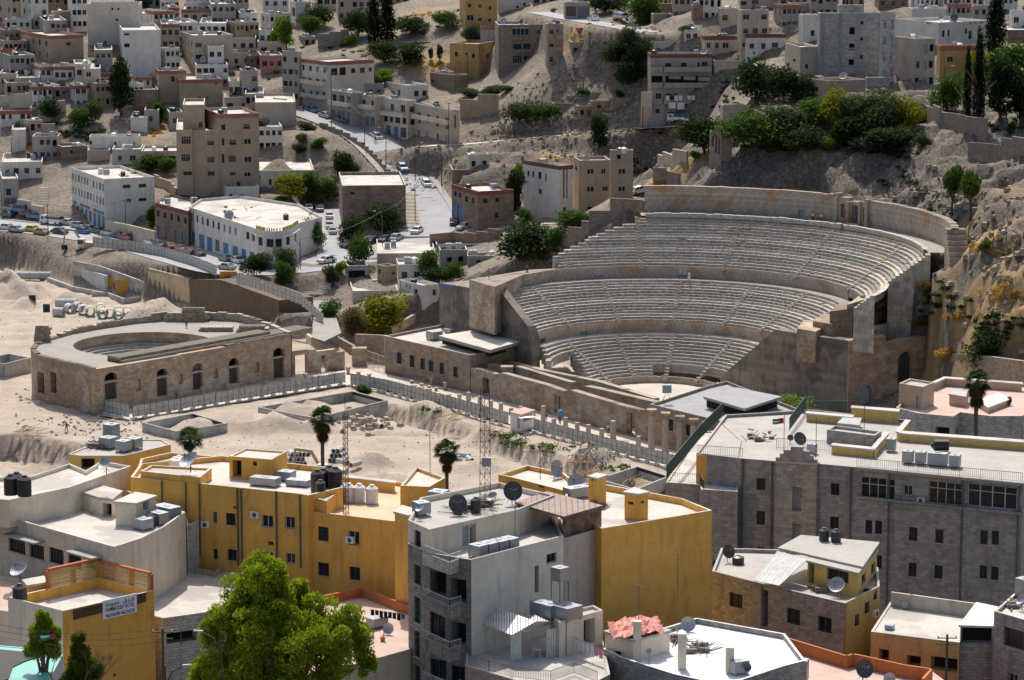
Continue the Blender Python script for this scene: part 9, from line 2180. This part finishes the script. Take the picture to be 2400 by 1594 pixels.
for k,(a,b,lb) in enumerate(((295,113,'power line between the wooden pole and squared pole'),(455,527,'power line along the long shop block'),(896,704,'power line from the shaded lamp to the shop corner'),(973,896,'cable across the foot of the steep road'),(855,777,'cable beside the upper shops'),(1004,905,'power line over the road bend'),(1506,1270,'power line over the rubble slope'))): wire(TOPS[a],TOPS[b],1.2,lb,.03)
for i,dz in enumerate((0,-.5,-1.0)): wire(una(-60,1450+i*14,228),TOPS['n1']+Vector((0,0,dz)),.8,('topmost','middle','lowest')[i]+' of the three power lines reaching the electric pole',.018)
# ---------------------------------------------------------------- flags, washing
def flag(x,y,Y,w,label):
 o0 = una(x,y,Y);h = w*.5;root = empty('flag',tuple(o0));tag(root,label,'flag');f_ = lambda u,v: (-u*w,.12*sin(u*7),-v*h-.25*u*w*.4)
 for k,(nm,c) in enumerate((('black',(.02,.02,.02)),('white',(.75,.75,.75)),('green',(.02,.3,.08)))):
  m_ = MB()
  for i in range(8): m_.quad(f_(i/8,(k+1)/3),f_((i+1)/8,(k+1)/3),f_((i+1)/8,k/3),f_(i/8,k/3))
  m_.build('stripe',plain('flag_'+nm,c,.7),root)
 m_ = MB();a,b,c = f_(0,0),f_(0,1),f_(.45,.5);m_.add([(q[0],q[1]-.02,q[2]) for q in (a,b,c)],[(0,1,2)]);m_.build('triangle',plain('flag_red',(.6,.02,.02),.7),root)
flag(1837,980,299.9,1.15,'black white green and red flag on the hotel roof pole');flag(129,1481,222,1.15,'black white green and red flag above the turquoise roof')
p = una(129,1530,222);m_ = MB();m_.tube((0,0,0),(0,0,una(129,1478,222).z-p.z),.03,5);tag(m_.build('flag_pole',rail_m,None,tuple(p)),'flag pole on the turquoise roof corner','flag pole')
def washing(a,b,cols,label,drop=.75):
 a,b = Vector(a),Vector(b);root = empty('clothes_line',tuple(a));tag(root,label,'washing');d = b-a;m_ = MB();m_.path([(0,0,0),tuple(d*.5-Vector((0,0,.12))),tuple(d)],.012,3);m_.build('line',wirem,root);n = len(cols)
 for i,c in enumerate(cols):
  u0,u1 = d*((i+.08)/n),d*((i+.9)/n);dr = drop*R_.uniform(.75,1.15);m_ = MB();k = 4
  for j in range(k): q0,q1 = u0.lerp(u1,j/k),u0.lerp(u1,(j+1)/k);w0,w1 = Vector((0,.06*sin(j*2+i),0)),Vector((0,.06*sin(j*2+2+i),0));m_.quad(q0+w0-Vector((0,0,dr)),q1+w1-Vector((0,0,dr)),q1,q0)
  m_.build('garment',CLO[c],root)
washing(una(1331,1487,236),una(1414,1522,232),['white']*6+['pink','pink'],'white and pink washing on the terrace house line',.95);washing(una(868,1428,234),una(950,1440,234),['black']*7+['blue'],'black washing with one blue shirt on the pink roof',.55)
washing(una(1670,1313,268),una(1725,1324,266),['black','black','black','denim','white','pink'],'dark trousers and towels drying on the stone house roof',.7)
b = FAR['balc'];Yb = b.q[0][1]-1.5;washing(una(1560,224,Yb),una(1630,224,Yb),['white','black','white','white','grey','white','white'],'white washing along the lower balcony rail',1.1);washing(una(1566,240,Yb-.2),una(1606,240,Yb-.2),['white','white'],'two big sheets hanging below the balcony',1.8);washing(una(1565,178,Yb),una(1668,180,Yb),['grey','grey','grey'],'grey awning cloths on the upper balcony',.9)
washing(una(766,158,FAR['pinkrow'].q[0][1]-1),una(740,156,FAR['pinkrow'].q[0][1]+3),['blue','white','blue'],'blue washing on the pink parapet house balcony')
# ladder, table, pot, floodlight, ramps
m_ = MB();
for sx in (-.22,.22): m_.tube((sx,0,0),(sx,.15,3.2),.03,4)
for i in range(9): m_.tube((-.22,.02*i,.3+i*.33),(.22,.02*i,.3+i*.33),.02,4)
p = unz(1321,1536,31.35);tag(m_.build('ladder',rail_m,None,(p.x,p.y-.25,31.35)),'black iron ladder leaning on the terrace room wall','ladder')
p = unz(1258,1545,31.35);t_ = MB().cyl(0,0,.7,.74,.5,16).build('table',whitep,None,(p.x,p.y+.6,31.36));tag(t_,'round white plastic table under the canopy','table')
for a in (.8,2.4,3.9,5.5): MB().tube((.38*cos(a),.38*sin(a),0),(.3*cos(a),.3*sin(a),.7),.025,5).build('leg',whitep,t_)
p = unz(897,1502,30.5);t_ = MB().cyl(0,0,0,.35,.17,12,.24).build('flower_pot',MATS['orange_render'],None,(p.x,p.y,30.5));tag(t_,'terracotta pot with a thin plant on the pink roof','flower pot');m_ = MB()
for i in range(7): m_.tube((0,0,.3),(R_.uniform(-.4,.4),R_.uniform(-.3,.3),R_.uniform(.7,1.1)),.012,3)
m_.build('plant',LM['olive'],t_)
p = unz(1563,938,6.6);root = empty('floodlight',(p.x,p.y,6.5));tag(root,'blue grey floodlight board on crossed legs beside the orchestra','floodlight');MB().box(-.75,.75,-.12,.12,1.3,2.6).build('board',plain('board_blue',(.25,.35,.42),.5),root)
for s_ in (-.7,.7): MB().tube((s_,-.3,0),(s_*.2,0,1.3),.04,4).tube((s_,.3,0),(s_*.2,0,1.3),.04,4).build('leg',rail_m,root)
root = boxpx('lamp_rack','steel rack with six lamp boxes at the left end of the back wall','lamp rack',1557,1589,470,503,zz[5],.3,rail_m);root.scale = (1,1,.03)
for i in range(3): pxs = unz(1562+i*8,480,zz[5]+1.2)
for x0,y0,x1,yq,lb,Y in ((1300,1050,1330,1010,'timber prop against the panel fence, left one',None),(1357,1074,1394,1038,'timber prop against the panel fence, middle one',None),(1443,1092,1472,1060,'timber prop against the panel fence, right one',None)):
 a = unz(x0,y0,.1);b_ = unz(x1,yq,1.6);m_ = MB();m_.tube((0,0,0),tuple(b_-a),.06,4);tag(m_.build('timber_prop',timber,None,tuple(a)),lb,'timber prop')
steps('outdoor_stair','long steep concrete stair left of the balcony building',(1514,298),(1516,215),22,2.6,stm,gt(1514,298).z,gt(1516,215).z+1)
steps('outdoor_stair','roadside steps between the dark tan building and the steep road',(970,535),(955,450),26,3.0,stm,gt(970,535).z,gt(955,450).z+.5);steps('outdoor_stair','narrow white stair left of the white shop block',(100,500),(103,440),16,2.0,stm,gt(100,500).z,gt(103,440).z+.5)
# rusty junk on roofs
jk = MB();g = random.Random(12)
for b,cx_,cy_,n_,s_ in ((rb,1130,1180,60,20),(rb,1080,1195,30,20),(roofat(dw,dw.zr),230,1045,60,20),(y1,650,1105,25,30),(r10,1640,1520,40,30),(r10,1590,1500,30,12),(bigy,1400,1190,14,20),(g1,1925,1385,20,12),(c1,330,1225,14,14),(H,1770,1020,16,40),(g4,2380,1420,20,12),(m1,300,408,20,20),(m2,560,500,20,40)):
 for _ in range(n_):
  p = unz(cx_+g.uniform(-s_,s_),cy_+g.uniform(-s_*.35,s_*.35),b.zr+.06);a = g.uniform(0,6.28);l_ = g.uniform(.3,1.6);jk.tube(p,(p.x+cos(a)*l_,p.y+sin(a)*l_,p.z+g.uniform(0,.5)),g.choice((.03,.04,.07)),4)
  if g.random() < .35: w_ = g.uniform(.15,.4);jk.box(p.x-w_,p.x+w_,p.y-w_*.7,p.y+w_*.7,p.z,p.z+g.uniform(.1,.5))
stuff(jk.build('roof_litter',plaster('junk',(.2,.17,.15),.9,0,scale=3)),'scrap wood and rusty junk lying on the roofs','junk')
# ---------------------------------------------------------------- labels single each thing out
ORD = 'first second third fourth fifth sixth seventh eighth ninth tenth eleventh twelfth thirteenth fourteenth fifteenth sixteenth'.split()
by = {}
for o in THINGS: by.setdefault(o['label'],[]).append(o)
names = {l for l in by}
for l,os_ in by.items():
 if len(os_) < 2: continue
 os_.sort(key=lambda o: proj(o.location)[0]);n = len(os_)
 for i,o in enumerate(os_):
  pre = 'leftmost' if i == 0 else 'rightmost' if i == n-1 else ('middle' if n == 3 else ORD[i]+' from left,' if i < 16 else f'{ORD[n-1-i]} from right,');s_ = pre+' '+l;w = s_.split()
  o['label'] = fit16(s_)
